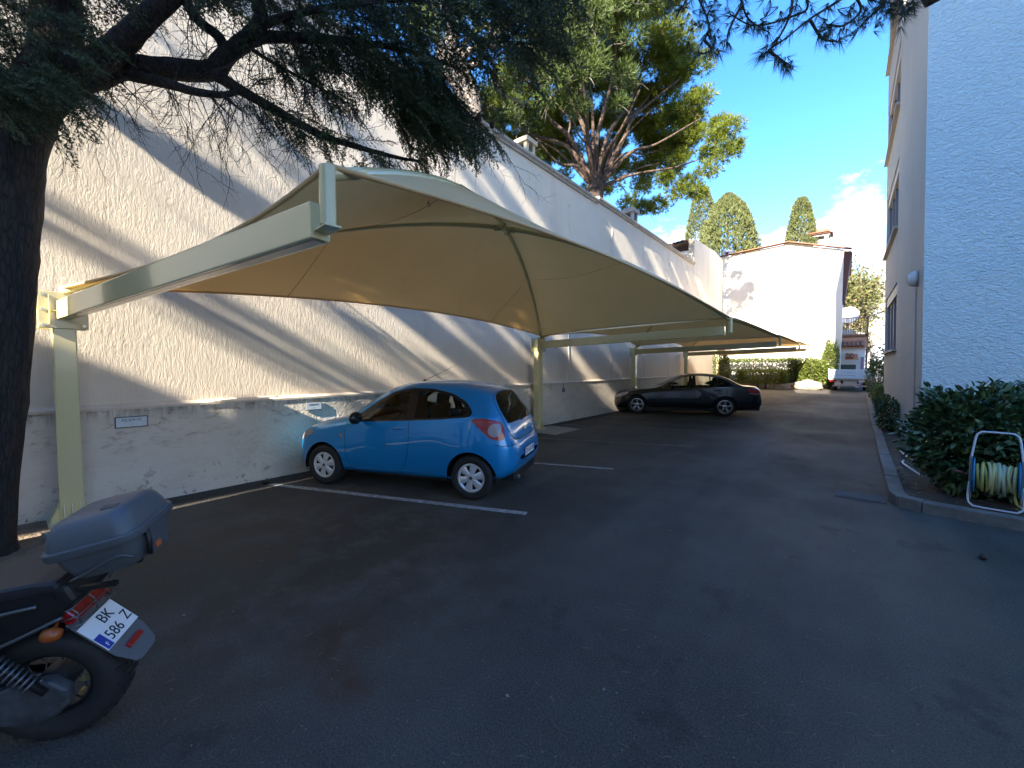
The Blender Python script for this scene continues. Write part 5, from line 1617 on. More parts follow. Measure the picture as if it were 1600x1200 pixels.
def wheel(root, loc, r, wdt, style, side, cover, name='wheel'):
    """side=-1: outer face towards -y"""
    h = bpy.data.objects.new(name, None)
    rim = r * (0.66 if style == 'cover' else 0.72)
    b = MB()
    w2 = wdt / 2
    prof = [(rim * 0.98, -w2 * 0.86), (rim + 0.012, -w2 * 0.98), (rim + (r - rim) * 0.5, -w2 * 1.04), (r - 0.022, -w2 * 0.96), (r - 0.006, -w2 * 0.80), (r, -w2 * 0.5), (r, 0), (r, w2 * 0.5), (r - 0.006, w2 * 0.80), (r - 0.022, w2 * 0.96), (rim + (r - rim) * 0.5, w2 * 1.04), (rim + 0.012, w2 * 0.98), (rim * 0.98, w2 * 0.86)]
    b.lathe(prof, 40, axis='y')
    b.lathe([(rim * 0.98, -w2 * 0.86), (rim * 0.96, 0), (rim * 0.98, w2 * 0.86)], 40, axis='y')
    t = b.build(name, RUBBER, root, smooth=True); t.location = loc
    # flat disc behind the spokes, the shade there put into its dark colour
    b = MB(); b.lathe([(0, side * w2 * 0.30), (rim * 0.97, side * w2 * 0.30)], 32, axis='y'); b.build('spoke_shade_disc', mat('brake_shadow', (0.02, 0.02, 0.021), 0.6), t)
    s = side; f = w2 * 0.86
    b = MB(); b.lathe([(rim * 0.80, s * f * 0.80), (rim * 0.88, s * f * 1.02), (rim * 0.97, s * f * 1.0), (rim * 0.985, s * f * 0.85)], 48, axis='y')
    def spoke(a, r0, r1, wd0, wd1, y0, y1, th=0.02):
        ca, sa = math.cos(a), math.sin(a); V = []
        for rr, wd, yy in ((r0, wd0, y0), ((r0 + r1) / 2, (wd0 + wd1) / 2 * 0.93, (y0 + y1) / 2 + s * 0.004), (r1, wd1, y1)):
            for q, dy in ((-1, -s * 0.010), (-0.55, 0.0), (0.55, 0.0), (1, -s * 0.010)):
                V.append((ca * rr - sa * wd / 2 * q, yy + dy, sa * rr + ca * wd / 2 * q))
        Fc = [(4 * i + k, 4 * i + k + 1, 4 * i + k + 5, 4 * i + k + 4) for i in range(2) for k in range(3)]
        b.add(V, Fc)
    if style == 'cover':
        for k in range(6):
            spoke(2 * math.pi * k / 6 + 0.3, 0.03, rim * 0.86, 0.062, 0.115 * r / 0.29, s * f * 1.06, s * f * 0.98)
        b.lathe([(0.0, s * f * 1.10), (0.045, s * f * 1.09), (0.062, s * f * 1.04), (0.066, s * f * 0.9)], 24, axis='y')
    else:
        for k in range(5):
            for e in (-0.14, 0.14):
                spoke(2 * math.pi * k / 5 + 0.25 + e, 0.05, rim * 0.90, 0.034, 0.040, s * f * 0.92, s * f * 1.0)
        b.lathe([(0.0, s * f * 0.96), (0.055, s * f * 0.95), (0.075, s * f * 0.88)], 20, axis='y')
    b.build('hubcap' if style == 'cover' else 'alloy_rim', cover, t, smooth=False, auto=35)
    b = MB(); b.lathe([(0, s * (f * 1.10 + 0.003)), (0.022, s * (f * 1.10 + 0.002)), (0.025, s * f * 1.06)], 16, axis='y'); b.build('hub_badge', mat('hub_badge', (0.05, 0.055, 0.06), 0.35), t)
    return t
GLASS = glass('car_glass', (0.80, 0.85, 0.83))
GLASS_D = glass('tinted_car_glass', (0.20, 0.22, 0.22))
TRIM = mat('gloss_black_trim', (0.012, 0.012, 0.013), 0.25)
SEAT = mat('dark_seat_cloth', (0.035, 0.035, 0.038), 0.9)
RED_LENS = mat('red_lens', (0.30, 0.008, 0.012), 0.12, coat=0.8)
CLEAR_LENS = mat('clear_lens', (0.30, 0.26, 0.26), 0.15, coat=0.8)
def car_paint(name, c, flake=0.35, rough=0.3):
    M = mat(name, c, rough, flake, coat=1.0)
    M.node_tree.nodes['Principled BSDF'].inputs['Coat Roughness'].default_value = 0.03
    return M
def slab_bm(b, c, sx, sy, sz, rot=0.0):
    b.box(c, (sx, sy, sz), Matrix.Rotation(rot, 3, 'Y'))
def interior(root, xf, xr, zs, half, zroof, dash_x):
    for x in (xf, xr):
        for sy in ((-1, 1) if x == xf else (-0.95, 0.95)):
            y = sy * half
            b = MB(); slab_bm(b, (x, y, zs), 0.50, 0.46, 0.16, -0.08)
            slab_bm(b, (x + 0.30, y, zs + 0.32), 0.12, 0.46, 0.62, 0.22)
            o = b.build('seat', SEAT, root, bevel=0.04, seg=3)
            b = MB(); slab_bm(b, (x + 0.385, y, zs + 0.70), 0.09, 0.27, 0.17, 0.15); b.tube([(x + 0.365, y - 0.06, zs + 0.55), (x + 0.38, y - 0.06, zs + 0.68)], 0.008, 6); b.tube([(x + 0.365, y + 0.06, zs + 0.55), (x + 0.38, y + 0.06, zs + 0.68)], 0.008, 6)
            b.build('headrest', SEAT, o, bevel=0.0)
    b = MB(); b.box((dash_x, 0, zs + 0.28), (0.42, half * 3.3, 0.26)); b.build('dashboard', SEAT, root, bevel=0.06, seg=3)
    b = MB(); n = 20; c = Vector((dash_x + 0.42, -half, zs + 0.36)); ax = Matrix.Rotation(R(-65), 3, 'Y')
    b.tube([tuple(c + ax @ Vector((0.18 * math.cos(2 * math.pi * k / n), 0.18 * math.sin(2 * math.pi * k / n), 0))) for k in range(n)], 0.014, 6, closed=True)
    b.tube([tuple(c), (dash_x + 0.1, -half, zs + 0.28)], 0.03, 8); b.bar(c + Vector((0.0, -0.17, 0)), c + Vector((0, 0.17, 0)), 0.03, 0.03)
    b.build('steering_wheel', SEAT, root, smooth=True)
def inner_shell(shape, root, L, xs, vmax, d=0.03, M=None, arches=()):
    V = []; Fc = []; vs = np.linspace(0, vmax, 16); n = len(vs)
    for x in xs:
        y, z = shape.ev(np.full(n, x), vs)
        V += [(x, max(0, yy - d), zz + (d * 0.6 if k < 5 else 0)) for k, (yy, zz) in enumerate(zip(y, z))]
    m_ = len(V); V += [(a, -b, c) for a, b, c in V]
    for i in range(len(xs) - 1):
        for k in range(n - 1):
            q = (i * n + k, i * n + k + 1, (i + 1) * n + k + 1, (i + 1) * n + k)
            if any(math.hypot(V[t][0] - ax, V[t][2] - az) < ar for t in q for ax, az, ar in arches): continue
            Fc.append(q); Fc.append(tuple(m_ + t for t in q[::-1]))
    b = MB(); b.add(V, Fc); return b.build('inner_panels', M or BLACK_PLASTIC, root, fix=False, smooth=True)
def circle(cx, cz, r, a0=0, a1=360, n=28): return [(cx + r * math.cos(R(a0 + (a1 - a0) * k / n)), cz + r * math.sin(R(a0 + (a1 - a0) * k / n))) for k in range(n + (0 if abs(a1 - a0) >= 360 else 1))]
def arch_poly(shape, cx, cz, r):
    side = [(cx + r * math.cos(a), cz + r * math.sin(a)) for a in np.linspace(R(-12), R(192), 26)]
    P = [(x, 2.0 * shape.v_of_z(x, z)) for x, z in side]
    return P + [(side[-1][0], 0.36), (side[0][0], 0.36)]
def arch_liner(root, cx, cz, r, y0, y1):
    b = MB(); n = 18; V = []
    for yy in (y0, y1):
        for k in range(n + 1):
            a = math.pi * (k / n) * 1.12 - 0.06 * math.pi; V.append((cx + r * math.cos(a), yy, cz + r * math.sin(a)))
    b.add(V, [(k, k + 1, n + 2 + k, n + 1 + k) for k in range(n)] + [tuple(range(n + 1))])
    b.build('wheel_arch_liner', BLACK_PLASTIC, root, fix=False, smooth=False)

def place_car(root_name, label, front_contact, axle_x, half_track):
    """front_contact: ground point under the camera-side front wheel"""
    ux = np.array([math.cos(ST_A), math.sin(ST_A)]); uy = np.array([-math.sin(ST_A), math.cos(ST_A)])
    o = np.array(front_contact) - ux * axle_x + uy * half_track
    return empty(root_name, (o[0], o[1], 0.0), label, 'car', rz=ST_A)

def blue_car():
    L = 3.62
    T = dict(
        zt=[(0, .50), (.015, .60), (.05, .68), (.12, .755), (.25, .825), (.45, .895), (.70, .955), (.90, .995), (1.02, 1.03), (1.25, 1.185), (1.5, 1.35), (1.68, 1.435), (1.95, 1.49), (2.25, 1.508), (2.6, 1.495), (2.9, 1.45), (3.08, 1.40), (3.17, 1.36), (3.28, 1.22), (3.40, 1.04), (3.47, .93), (3.515, .84), (3.545, .74), (3.585, .69), (3.61, .62), (3.62, .54)],
        zb=[(0, .38), (.03, .28), (.12, .21), (.35, .19), (.6, .19), (3.0, .20), (3.3, .24), (3.5, .30), (3.59, .37), (3.62, .46)],
        w=[(0, .50), (.03, .585), (.08, .645), (.18, .712), (.35, .772), (.6, .812), (.95, .822), (1.8, .822), (2.6, .832), (3.0, .835), (3.2, .822), (3.36, .785), (3.48, .725), (3.56, .64), (3.605, .55), (3.62, .48)],
        belt=[(0, .46), (.05, .58), (.2, .70), (.5, .80), (.9, .88), (1.15, .915), (2.0, .965), (2.6, 1.01), (3.0, 1.045), (3.2, 1.02), (3.4, .86), (3.5, .72), (3.62, .50)],
        wr=[(0, .4), (1.0, .66), (1.25, .62), (1.6, .575), (2.0, .575), (2.6, .565), (3.0, .535), (3.2, .515), (3.4, .55), (3.62, .45)],
        g=[(0, 0), (.92, 0), (1.12, .75), (1.3, 1), (3.1, 1), (3.3, .8), (3.48, .25), (3.62, 0)],
        flare=[(0, 0), (.3, .008), (.68, .018), (1.1, 0), (2.4, 0), (2.95, .026), (3.35, .008), (3.62, 0)])
    S = CarShape(T)
    root = place_car('blue_car', 'bright blue three door hatchback parked nose to the wall under the first canopy', (-5.83, 2.90), 0.69, 0.72)
    PAINT = car_paint('blue_metallic_paint', (0.000, 0.25, 0.60), 0.35)
    xs = np.unique(np.concatenate([np.linspace(0, 0.12, 9), np.linspace(0.12, 1.0, 20), np.linspace(1.0, 3.0, 40), np.linspace(3.0, 3.5, 22), np.linspace(3.5, 3.62, 14)]))
    ax_f, ax_r, rt = 0.69, 2.99, 0.288
    dlo = rounded([(1.10, .935), (1.24, 1.03), (1.50, 1.215), (1.74, 1.345), (2.02, 1.405), (2.36, 1.405), (2.66, 1.345), (2.88, 1.235), (3.00, 1.115), (2.97, 1.06), (2.5, 1.01), (2.0, .975), (1.5, .945)], .05)
    win_f = rounded([(1.31, .965), (1.55, 1.185), (1.78, 1.315), (2.005, 1.362), (2.02, .995), (1.6, .972)], .035)
    win_q = rounded([(2.155, 1.010), (2.15, 1.368), (2.40, 1.366), (2.65, 1.308), (2.83, 1.215), (2.925, 1.118), (2.90, 1.075), (2.5, 1.035)], .04)
    door = rounded([(1.075, .45), (1.06, .80), (1.085, .935), (1.24, 1.035), (1.50, 1.225), (1.73, 1.357), (2.02, 1.42), (2.085, 1.415), (2.095, .96), (2.10, .60), (2.02, .34), (1.9, .27), (1.2, .27)], .05)
    tl = rounded([(2.985, 1.035), (3.16, 1.05), (3.33, 1.015), (3.41, .93), (3.455, .80), (3.40, .775), (3.26, .80), (3.12, .915)], .045)
    tc_ = circle(3.305, .905, .080, n=20)
    scr = S.top([(1.0, 0.0), (1.02, .30), (1.06, .52), (1.10, .615), (1.20, .655), (1.35, .615), (1.52, .565), (1.66, .53), (1.67, .3), (1.68, 0.0)])
    rwin = rounded([(3.17, .0), (3.17, .28), (3.185, .42), (3.21, .475), (3.25, .515), (3.30, .545), (3.36, .555), (3.42, .53), (3.435, .42), (3.445, .25), (3.45, 0.0)], .0001, 1)
    seam = S.top([(3.155, 0), (3.16, .46), (3.19, .515), (3.25, .57), (3.33, .61), (3.40, .625), (3.44, .62), (3.47, .585), (3.49, .575), (3.515, .55), (3.535, .48), (3.545, .30), (3.547, 0), (3.541, 0), (3.539, .30), (3.529, .475), (3.509, .540), (3.486, .565), (3.465, .575), (3.436, .610), (3.40, .615), (3.33, .600), (3.252, .562), (3.196, .510), (3.168, .455), (3.163, 0)])
    hood = S.top([(1.0, 0.70), (.9, .705), (.5, .665), (.28, .60), (.20, .48), (.17, .25), (.165, 0), (.155, 0), (.16, .26), (.19, .49), (.272, .61), (.5, .675), (.9, .715), (1.0, .71)])
    bump_r = S.side([(3.30, .735), (3.36, .72), (3.56, .70), (3.56, .692), (3.36, .712), (3.305, .727)], .04)
    hl = rounded([(.10, .64), (.30, .76), (.46, .79), (.50, .745), (.36, .675), (.18, .615)], .03)
    door_p = S.side(door)
    door_in = grow_poly(door_p, -0.0065)
    fuel = S.side(circle(2.62, .80, .082, n=20)); fuel_i = S.side(circle(2.62, .80, .077, n=20))
    regs = [
        ('arch_gap', arch_poly(S, ax_f, .29, .335), None, False, 0), ('arch_gap', arch_poly(S, ax_r, .29, .335), None, False, 0),
        ('side_window', S.side(win_f), GLASS, True, -0.004), ('quarter_window', S.side(win_q), GLASS, True, -0.004),
        ('window_surround', S.side(dlo), TRIM, True, 0.0),
        ('windscreen', scr, GLASS, False, 0.001), ('rear_window', S.top(rwin), GLASS_D, False, 0.002),
        ('tail_light', S.side(tc_), CLEAR_LENS, True, 0.012), ('tail_lamp', S.side(tl), RED_LENS, True, 0.007),
        ('headlight', S.side(hl), CLEAR_LENS, True, 0.004),
        ('door', door_in, PAINT, True, 0.0), ('gap', door_p, None, False, 0),
        ('gap', seam, None, False, 0), ('gap', hood, None, False, 0), ('gap', bump_r, None, False, 0),
        ('body', None, PAINT, False, 0)]
    parts = build_shell(S, L, regs, root, xs)
    inner_shell(S, root, L, np.linspace(xs[3], xs[-5], 90), 0.52, 0.012, None, ((ax_f, .29, .345), (ax_r, .29, .345)))
    # seam backing for tailgate and bonnet lines
    vs_ = np.linspace(0.5, 1.0, 14)
    for nm_, rng_ in (('bonnet_backing', (0.10, 0.98)), ('tailgate_backing', (3.46, 3.60))):
        V = []; Fc = []; xx = np.linspace(*rng_, 18)
        for x in xx:
            y, z = S.ev(np.full(14, x), vs_)
            V += [(x, yy * 0.985, zz - 0.014) for yy, zz in zip(y, z)]
        for i in range(17):
            for k in range(13):
                Fc.append((i * 14 + k, i * 14 + k + 1, (i + 1) * 14 + k + 1, (i + 1) * 14 + k))
        m_ = len(V); V += [(a, -c, d) for a, c, d in V]; Fc += [tuple(m_ + t for t in q) for q in Fc]
        b = MB(); b.add(V, Fc); b.build(nm_, BLACK_PLASTIC, root, smooth=True)
    for x, s in ((ax_f, -1), (ax_f, 1), (ax_r, -1), (ax_r, 1)):
        wheel(root, (x, s * 0.722, rt), rt, 0.185, 'cover', s, mat('silver_hubcap', (0.72, 0.73, 0.74), 0.32, 0.5))
        arch_liner(root, x, .29, .338, s * 0.55, s * 0.80)
    interior(root, 1.62, 2.42, .50, .36, 1.4, 1.22)
    # mirrors, handles, aerial, wiper, plate, badges, exhaust
    for s in (-1, 1):
        b = MB(); b.lathe([(0.0, -.045), (.055, -.035), (.078, .0), (.074, .03), (.06, .05), (0, .055)], 14, axis='x')
        me = [(x * 0.9, y * 1.25, z * 0.95) for x, y, z in b.v]; b.v = [(1.34 + x, s * (.925 + y * 1.25), 1.005 + z * 1.2) for x, y, z in me]
        mr = b.build('mirror', TRIM, root, smooth=True)
        b = MB(); b.bar((1.33, s * .80, .955), (1.34, s * .87, .975), .06, .035); b.build('mirror_arm', TRIM, mr)
        y_, _ = S.ev(np.array([2.0]), np.array([S.v_of_z(2.0, .865)]))
        b = MB(); b.tube([(1.86, s * (y_[0] - .004), .872), (1.885, s * (y_[0] + .022), .874), (1.99, s * (y_[0] + .026), .880), (2.035, s * (y_[0] - .002), .882)], .013, 8); b.build('door_handle', PAINT, parts['door'][0 if s < 0 else 1], smooth=True)
        y2, _ = S.ev(np.array([1.0]), np.array([S.v_of_z(1.0, .735)]))
        b = MB(); b.lathe([(0, .012), (.018, .010), (.022, 0)], 12, axis='y'); b.v = [(1.0 + x, s * (y2[0] + y), .735 + z) for x, y, z in b.v]; b.build('side_repeater', mat('amber_lens', (0.5, 0.22, 0.05), 0.2), root, smooth=True)
    b = MB(); b.tube([(1.86, 0, 1.485), (1.90, 0, 1.50)], .014, 8); b.tube([(1.90, 0, 1.50), (2.40, 0, 1.72)], [.004, .002], 6); b.build('aerial', BLACK_PLASTIC, root)
    sp = lambda x, v: S.ev(np.array([x]), np.array([v]))
    def zt(x): return float(S.f('zt', np.array([x]))[0])
    b = MB(); b.tube([(3.452, .02, zt(3.452) + .01), (3.40, .18, zt(3.40) + .012), (3.365, .34, zt(3.365) - .005)], .007, 6); b.tube([(3.44, .02, zt(3.44) + .005), (3.465, .02, zt(3.465) + .012)], .018, 8); b.build('rear_wiper', BLACK_PLASTIC, root, smooth=True)
    pl = MB(); pl.box((3.617, 0, .545), (.012, .535, .122)); pl = pl.build('number_plate', mat('plate_frame', (0.03, 0.03, 0.035), 0.5), root, bevel=.004)
    b = MB(); b.box((3.6245, 0, .545), (.004, .515, .104)); b.build('plate_face', WHITE_PLATE, pl)
    for sy in (-1, 1):
        b = MB(); b.box((3.6253, sy * .237, .545), (.004, .042, .104)); b.build('plate_band', mat('plate_blue', (0.01, 0.04, 0.30), 0.4), pl)
    text('CV-645-MB', .090, INK, pl, basis((3.6275, 0, .545), (0, 1, 0), (0, 0, 1)), font_scale_x=0.92)
    # tailgate badge oval and script
    x0 = 3.512; z0 = zt(x0); sl_ = (zt(3.53) - zt(3.49)) / .04; nv_ = Vector((-sl_, 0, 1)).normalized(); upv = Vector((-1, 0, -sl_)).normalized()
    c = Vector((x0, 0, z0)) + nv_ * .012
    b = MB(); n = 24
    V = [tuple(c + Vector((0, 1, 0)) * (.062 * math.cos(2 * math.pi * k / n)) + upv * (.026 * math.sin(2 * math.pi * k / n))) for k in range(n)] ; V2_ = [tuple(Vector(q) - nv_ * .02) for q in V]
    b.add(V + V2_, [tuple(range(n))] + [(k, (k + 1) % n, n + (k + 1) % n, n + k) for k in range(n)]); b.build('badge', CHROME, root)
    text('Ka', .10, CHROME, root, basis(Vector((3.522, .40, 0)) + Vector((0, 0, S.ev(np.array([3.522]), np.array([S.v_of_y(3.522, .40)]))[1][0])) + nv_ * .012, (0, 1, 0), upv), name='badge_lettering', depth=.002)
    b = MB(); b.tube([(3.30, -.36, .235), (3.57, -.36, .240)], .026, 12, cap=False); b.tube([(3.30, -.36, .235), (3.565, -.36, .240)], .022, 12); b.build('exhaust', STEEL, root, smooth=True)
    b = MB(); b.box((1.85, 0, .20), (2.3, 1.2, .08)); b.box((3.25, 0, .28), (.55, 1.05, .12)); b.box((.45, 0, .26), (.6, 1.0, .12)); b.build('underbody', BLACK_PLASTIC, root)
    b = MB(); b.tube([(ax_r, -.66, rt), (ax_r, .66, rt)], .04, 8); b.build('axle', BLACK_PLASTIC, root)
    def squeeze(o):
        if o.name.startswith('wheel') and not o.name.startswith('wheel_arch'): return
        if o.type == 'MESH':
            for v in o.data.vertices:
                x = v.co.x
                if x < ax_f - .36: v.co.x = ax_f - .36 - (ax_f - .36 - x) * .80
                elif x > ax_r + .36: v.co.x = ax_r + .36 + (x - ax_r - .36) * .70
        for ch in o.children: squeeze(ch)
    for ch in root.children: squeeze(ch)
    return root
blue_car()

def black_car():
    L = 4.88
    T = dict(
        zt=[(0, .48), (.02, .62), (.06, .72), (.16, .79), (.4, .855), (.8, .915), (1.2, .955), (1.42, .985), (1.55, 1.03), (1.9, 1.20), (2.2, 1.345), (2.45, 1.425), (2.75, 1.462), (3.05, 1.468), (3.4, 1.44), (3.7, 1.365), (4.0, 1.225), (4.22, 1.105), (4.36, 1.055), (4.6, 1.035), (4.74, 1.015), (4.785, .985), (4.815, .86), (4.85, .70), (4.875, .62), (4.88, .54)],
        zb=[(0, .36), (.03, .24), (.15, .17), (.5, .165), (4.2, .175), (4.6, .23), (4.82, .30), (4.88, .42)],
        w=[(0, .56), (.04, .68), (.12, .77), (.3, .855), (.6, .905), (1.0, .922), (2.5, .922), (3.7, .927), (4.2, .91), (4.55, .86), (4.76, .79), (4.85, .70), (4.88, .60)],
        belt=[(0, .45), (.06, .64), (.2, .72), (.8, .83), (1.4, .90), (2.0, .925), (3.0, .955), (3.8, .985), (4.2, .98), (4.6, .94), (4.8, .80), (4.88, .50)],
        wr=[(0, .5), (1.5, .74), (1.9, .66), (2.4, .60), (3.0, .595), (3.6, .575), (4.0, .62), (4.3, .70), (4.88, .5)],
        g=[(0, 0), (1.45, 0), (1.75, .75), (1.95, 1), (3.85, 1), (4.15, .6), (4.38, 0), (4.88, 0)],
        flare=[(0, 0), (.5, .01), (.84, .018), (1.3, 0), (3.1, 0), (3.71, .02), (4.2, .005), (4.88, 0)])
    S = CarShape(T)
    root = place_car('black_car', 'shiny black four door saloon parked beneath the second and third canopies', (-5.88, 14.42), 0.84, 0.80)
    PAINT = car_paint('black_metallic_paint', (0.006, 0.006, 0.008), 0.2, 0.25)
    xs = np.unique(np.concatenate([np.linspace(0, .16, 9), np.linspace(.16, 1.5, 22), np.linspace(1.5, 4.3, 44), np.linspace(4.3, 4.74, 12), np.linspace(4.74, 4.88, 10)]))
    ax_f, ax_r, rt = .84, 3.714, .33
    win_f = rounded([(1.80, 1.005), (2.08, 1.185), (2.36, 1.315), (2.60, 1.368), (2.70, 1.375), (2.71, .985), (2.2, .965)], .03)
    win_r = rounded([(2.80, .99), (2.79, 1.378), (3.15, 1.378), (3.40, 1.345), (3.46, 1.01)], .03)
    win_q = rounded([(3.50, 1.015), (3.445, 1.33), (3.60, 1.285), (3.82, 1.17), (3.94, 1.075), (3.90, 1.04)], .03)
    dlo = rounded([(1.70, .955), (2.05, 1.19), (2.35, 1.335), (2.62, 1.395), (3.0, 1.405), (3.3, 1.385), (3.62, 1.305), (3.88, 1.165), (4.02, 1.06), (3.95, 1.01), (3.0, .965), (2.2, .945)], .03)
    chrome = grow_poly(S.side(dlo), .016)
    d1 = rounded([(1.62, .55), (1.66, .86), (1.73, .945), (2.2, .962), (2.752, .97), (2.76, .28), (1.72, .26)], .05)
    d2 = rounded([(2.775, .28), (2.768, .97), (3.2, .985), (3.68, 1.02), (3.66, .92), (3.45, .74), (3.30, .52), (3.25, .28)], .05)
    scr = S.top([(1.50, 0), (1.53, .4), (1.60, .60), (1.72, .665), (1.88, .64), (2.15, .585), (2.38, .545), (2.40, .3), (2.41, 0)])
    rw = S.top([(3.62, 0), (3.62, .30), (3.64, .48), (3.70, .53), (3.95, .56), (4.18, .60), (4.24, .58), (4.26, .3), (4.27, 0)])
    tl = rounded([(4.36, .94), (4.60, .955), (4.80, .93), (4.835, .86), (4.82, .765), (4.62, .775), (4.44, .83)], .03)
    tl2 = [(4.44, .815), (4.60, .79), (4.81, .785), (4.81, .772), (4.60, .772), (4.44, .80)]
    hl = rounded([(.06, .60), (.14, .70), (.34, .775), (.52, .80), (.52, .74), (.40, .66), (.2, .60)], .03)
    p1, p2 = S.side(d1), S.side(d2)
    regs = [
        ('arch_gap', arch_poly(S, ax_f, .34, .365), None, False, 0), ('arch_gap', arch_poly(S, ax_r, .34, .365), None, False, 0),
        ('front_window', S.side(win_f), GLASS, True, -.004), ('rear_side_window', S.side(win_r), GLASS, True, -.004), ('quarter_window', S.side(win_q), GLASS, True, -.004),
        ('window_surround', S.side(dlo), TRIM, True, .0), ('window_chrome', chrome, CHROME, True, .003),
        ('windscreen', scr, GLASS, False, .001), ('rear_window', rw, GLASS_D, False, .001),
        ('tail_light', S.side(tl2), CLEAR_LENS, True, .006), ('tail_lamp', S.side(tl), RED_LENS, True, .004), ('headlight', S.side(hl), CLEAR_LENS, True, .004),
        ('door', grow_poly(p1, -.008), PAINT, True, 0), ('door', grow_poly(p2, -.008), PAINT, True, 0), ('gap', p1, None, False, 0), ('gap', p2, None, False, 0),
        ('body', None, PAINT, False, 0)]
    parts = build_shell(S, L, regs, root, xs, nv=26)
    inner_shell(S, root, L, np.linspace(xs[3], xs[-5], 90), .52, .012, None, ((ax_f, .34, .375), (ax_r, .34, .375)))
    alloy = mat('polished_alloy', (0.55, 0.55, 0.55), .25, .9)
    for x, s in ((ax_f, -1), (ax_f, 1), (ax_r, -1), (ax_r, 1)):
        wheel(root, (x, s * .80, rt), rt, .235, 'alloy', s, alloy)
        arch_liner(root, x, .34, .368, s * .60, s * .885)
    interior(root, 2.35, 3.15, .50, .40, 1.35, 1.75)
    for s in (-1, 1):
        b = MB(); b.lathe([(0.0, -.06), (.06, -.05), (.085, .0), (.08, .05), (.05, .075), (0, .08)], 12, axis='x')
        b.v = [(2.02 + x, s * (1.0 + y * 1.2), 1.03 + z * .85) for x, y, z in b.v]; mr = b.build('mirror', PAINT, root, smooth=True)
        b = MB(); b.bar((2.0, s * .86, .965), (2.01, s * .94, .985), .06, .03); b.build('mirror_arm', TRIM, mr)
        for xh, zh, di in ((2.52, .855, 0), (3.36, .885, 2)):
            y_, _ = S.ev(np.array([xh]), np.array([S.v_of_z(xh, zh)]))
            b = MB(); b.tube([(xh, s * (y_[0] - .004), zh), (xh + .02, s * (y_[0] + .025), zh), (xh + .19, s * (y_[0] + .027), zh + .006), (xh + .22, s * (y_[0] - .002), zh + .007)], .013, 6); b.build('door_handle', PAINT, parts['door'][di + (0 if s < 0 else 1)], smooth=True)
        b = MB(); b.box((4.845, s * .52, .30), (.05, .20, .06)); b.build('exhaust_tip', CHROME, root, bevel=.012)
        b = MB(); b.bar((1.1, s * .905, .235), (3.4, s * .905, .235), .03, .05); b.build('sill_trim', TRIM, root)
    pl = MB(); pl.box((4.838, 0, .83), (.012, .52, .112)); pl = pl.build('number_plate', WHITE_PLATE, root, bevel=.003)
    b = MB(); b.box((2.4, 0, .19), (3.4, 1.4, .08)); b.box((4.45, 0, .27), (.7, 1.3, .12)); b.box((.45, 0, .25), (.7, 1.3, .12)); b.build('underbody', BLACK_PLASTIC, root)
black_car()

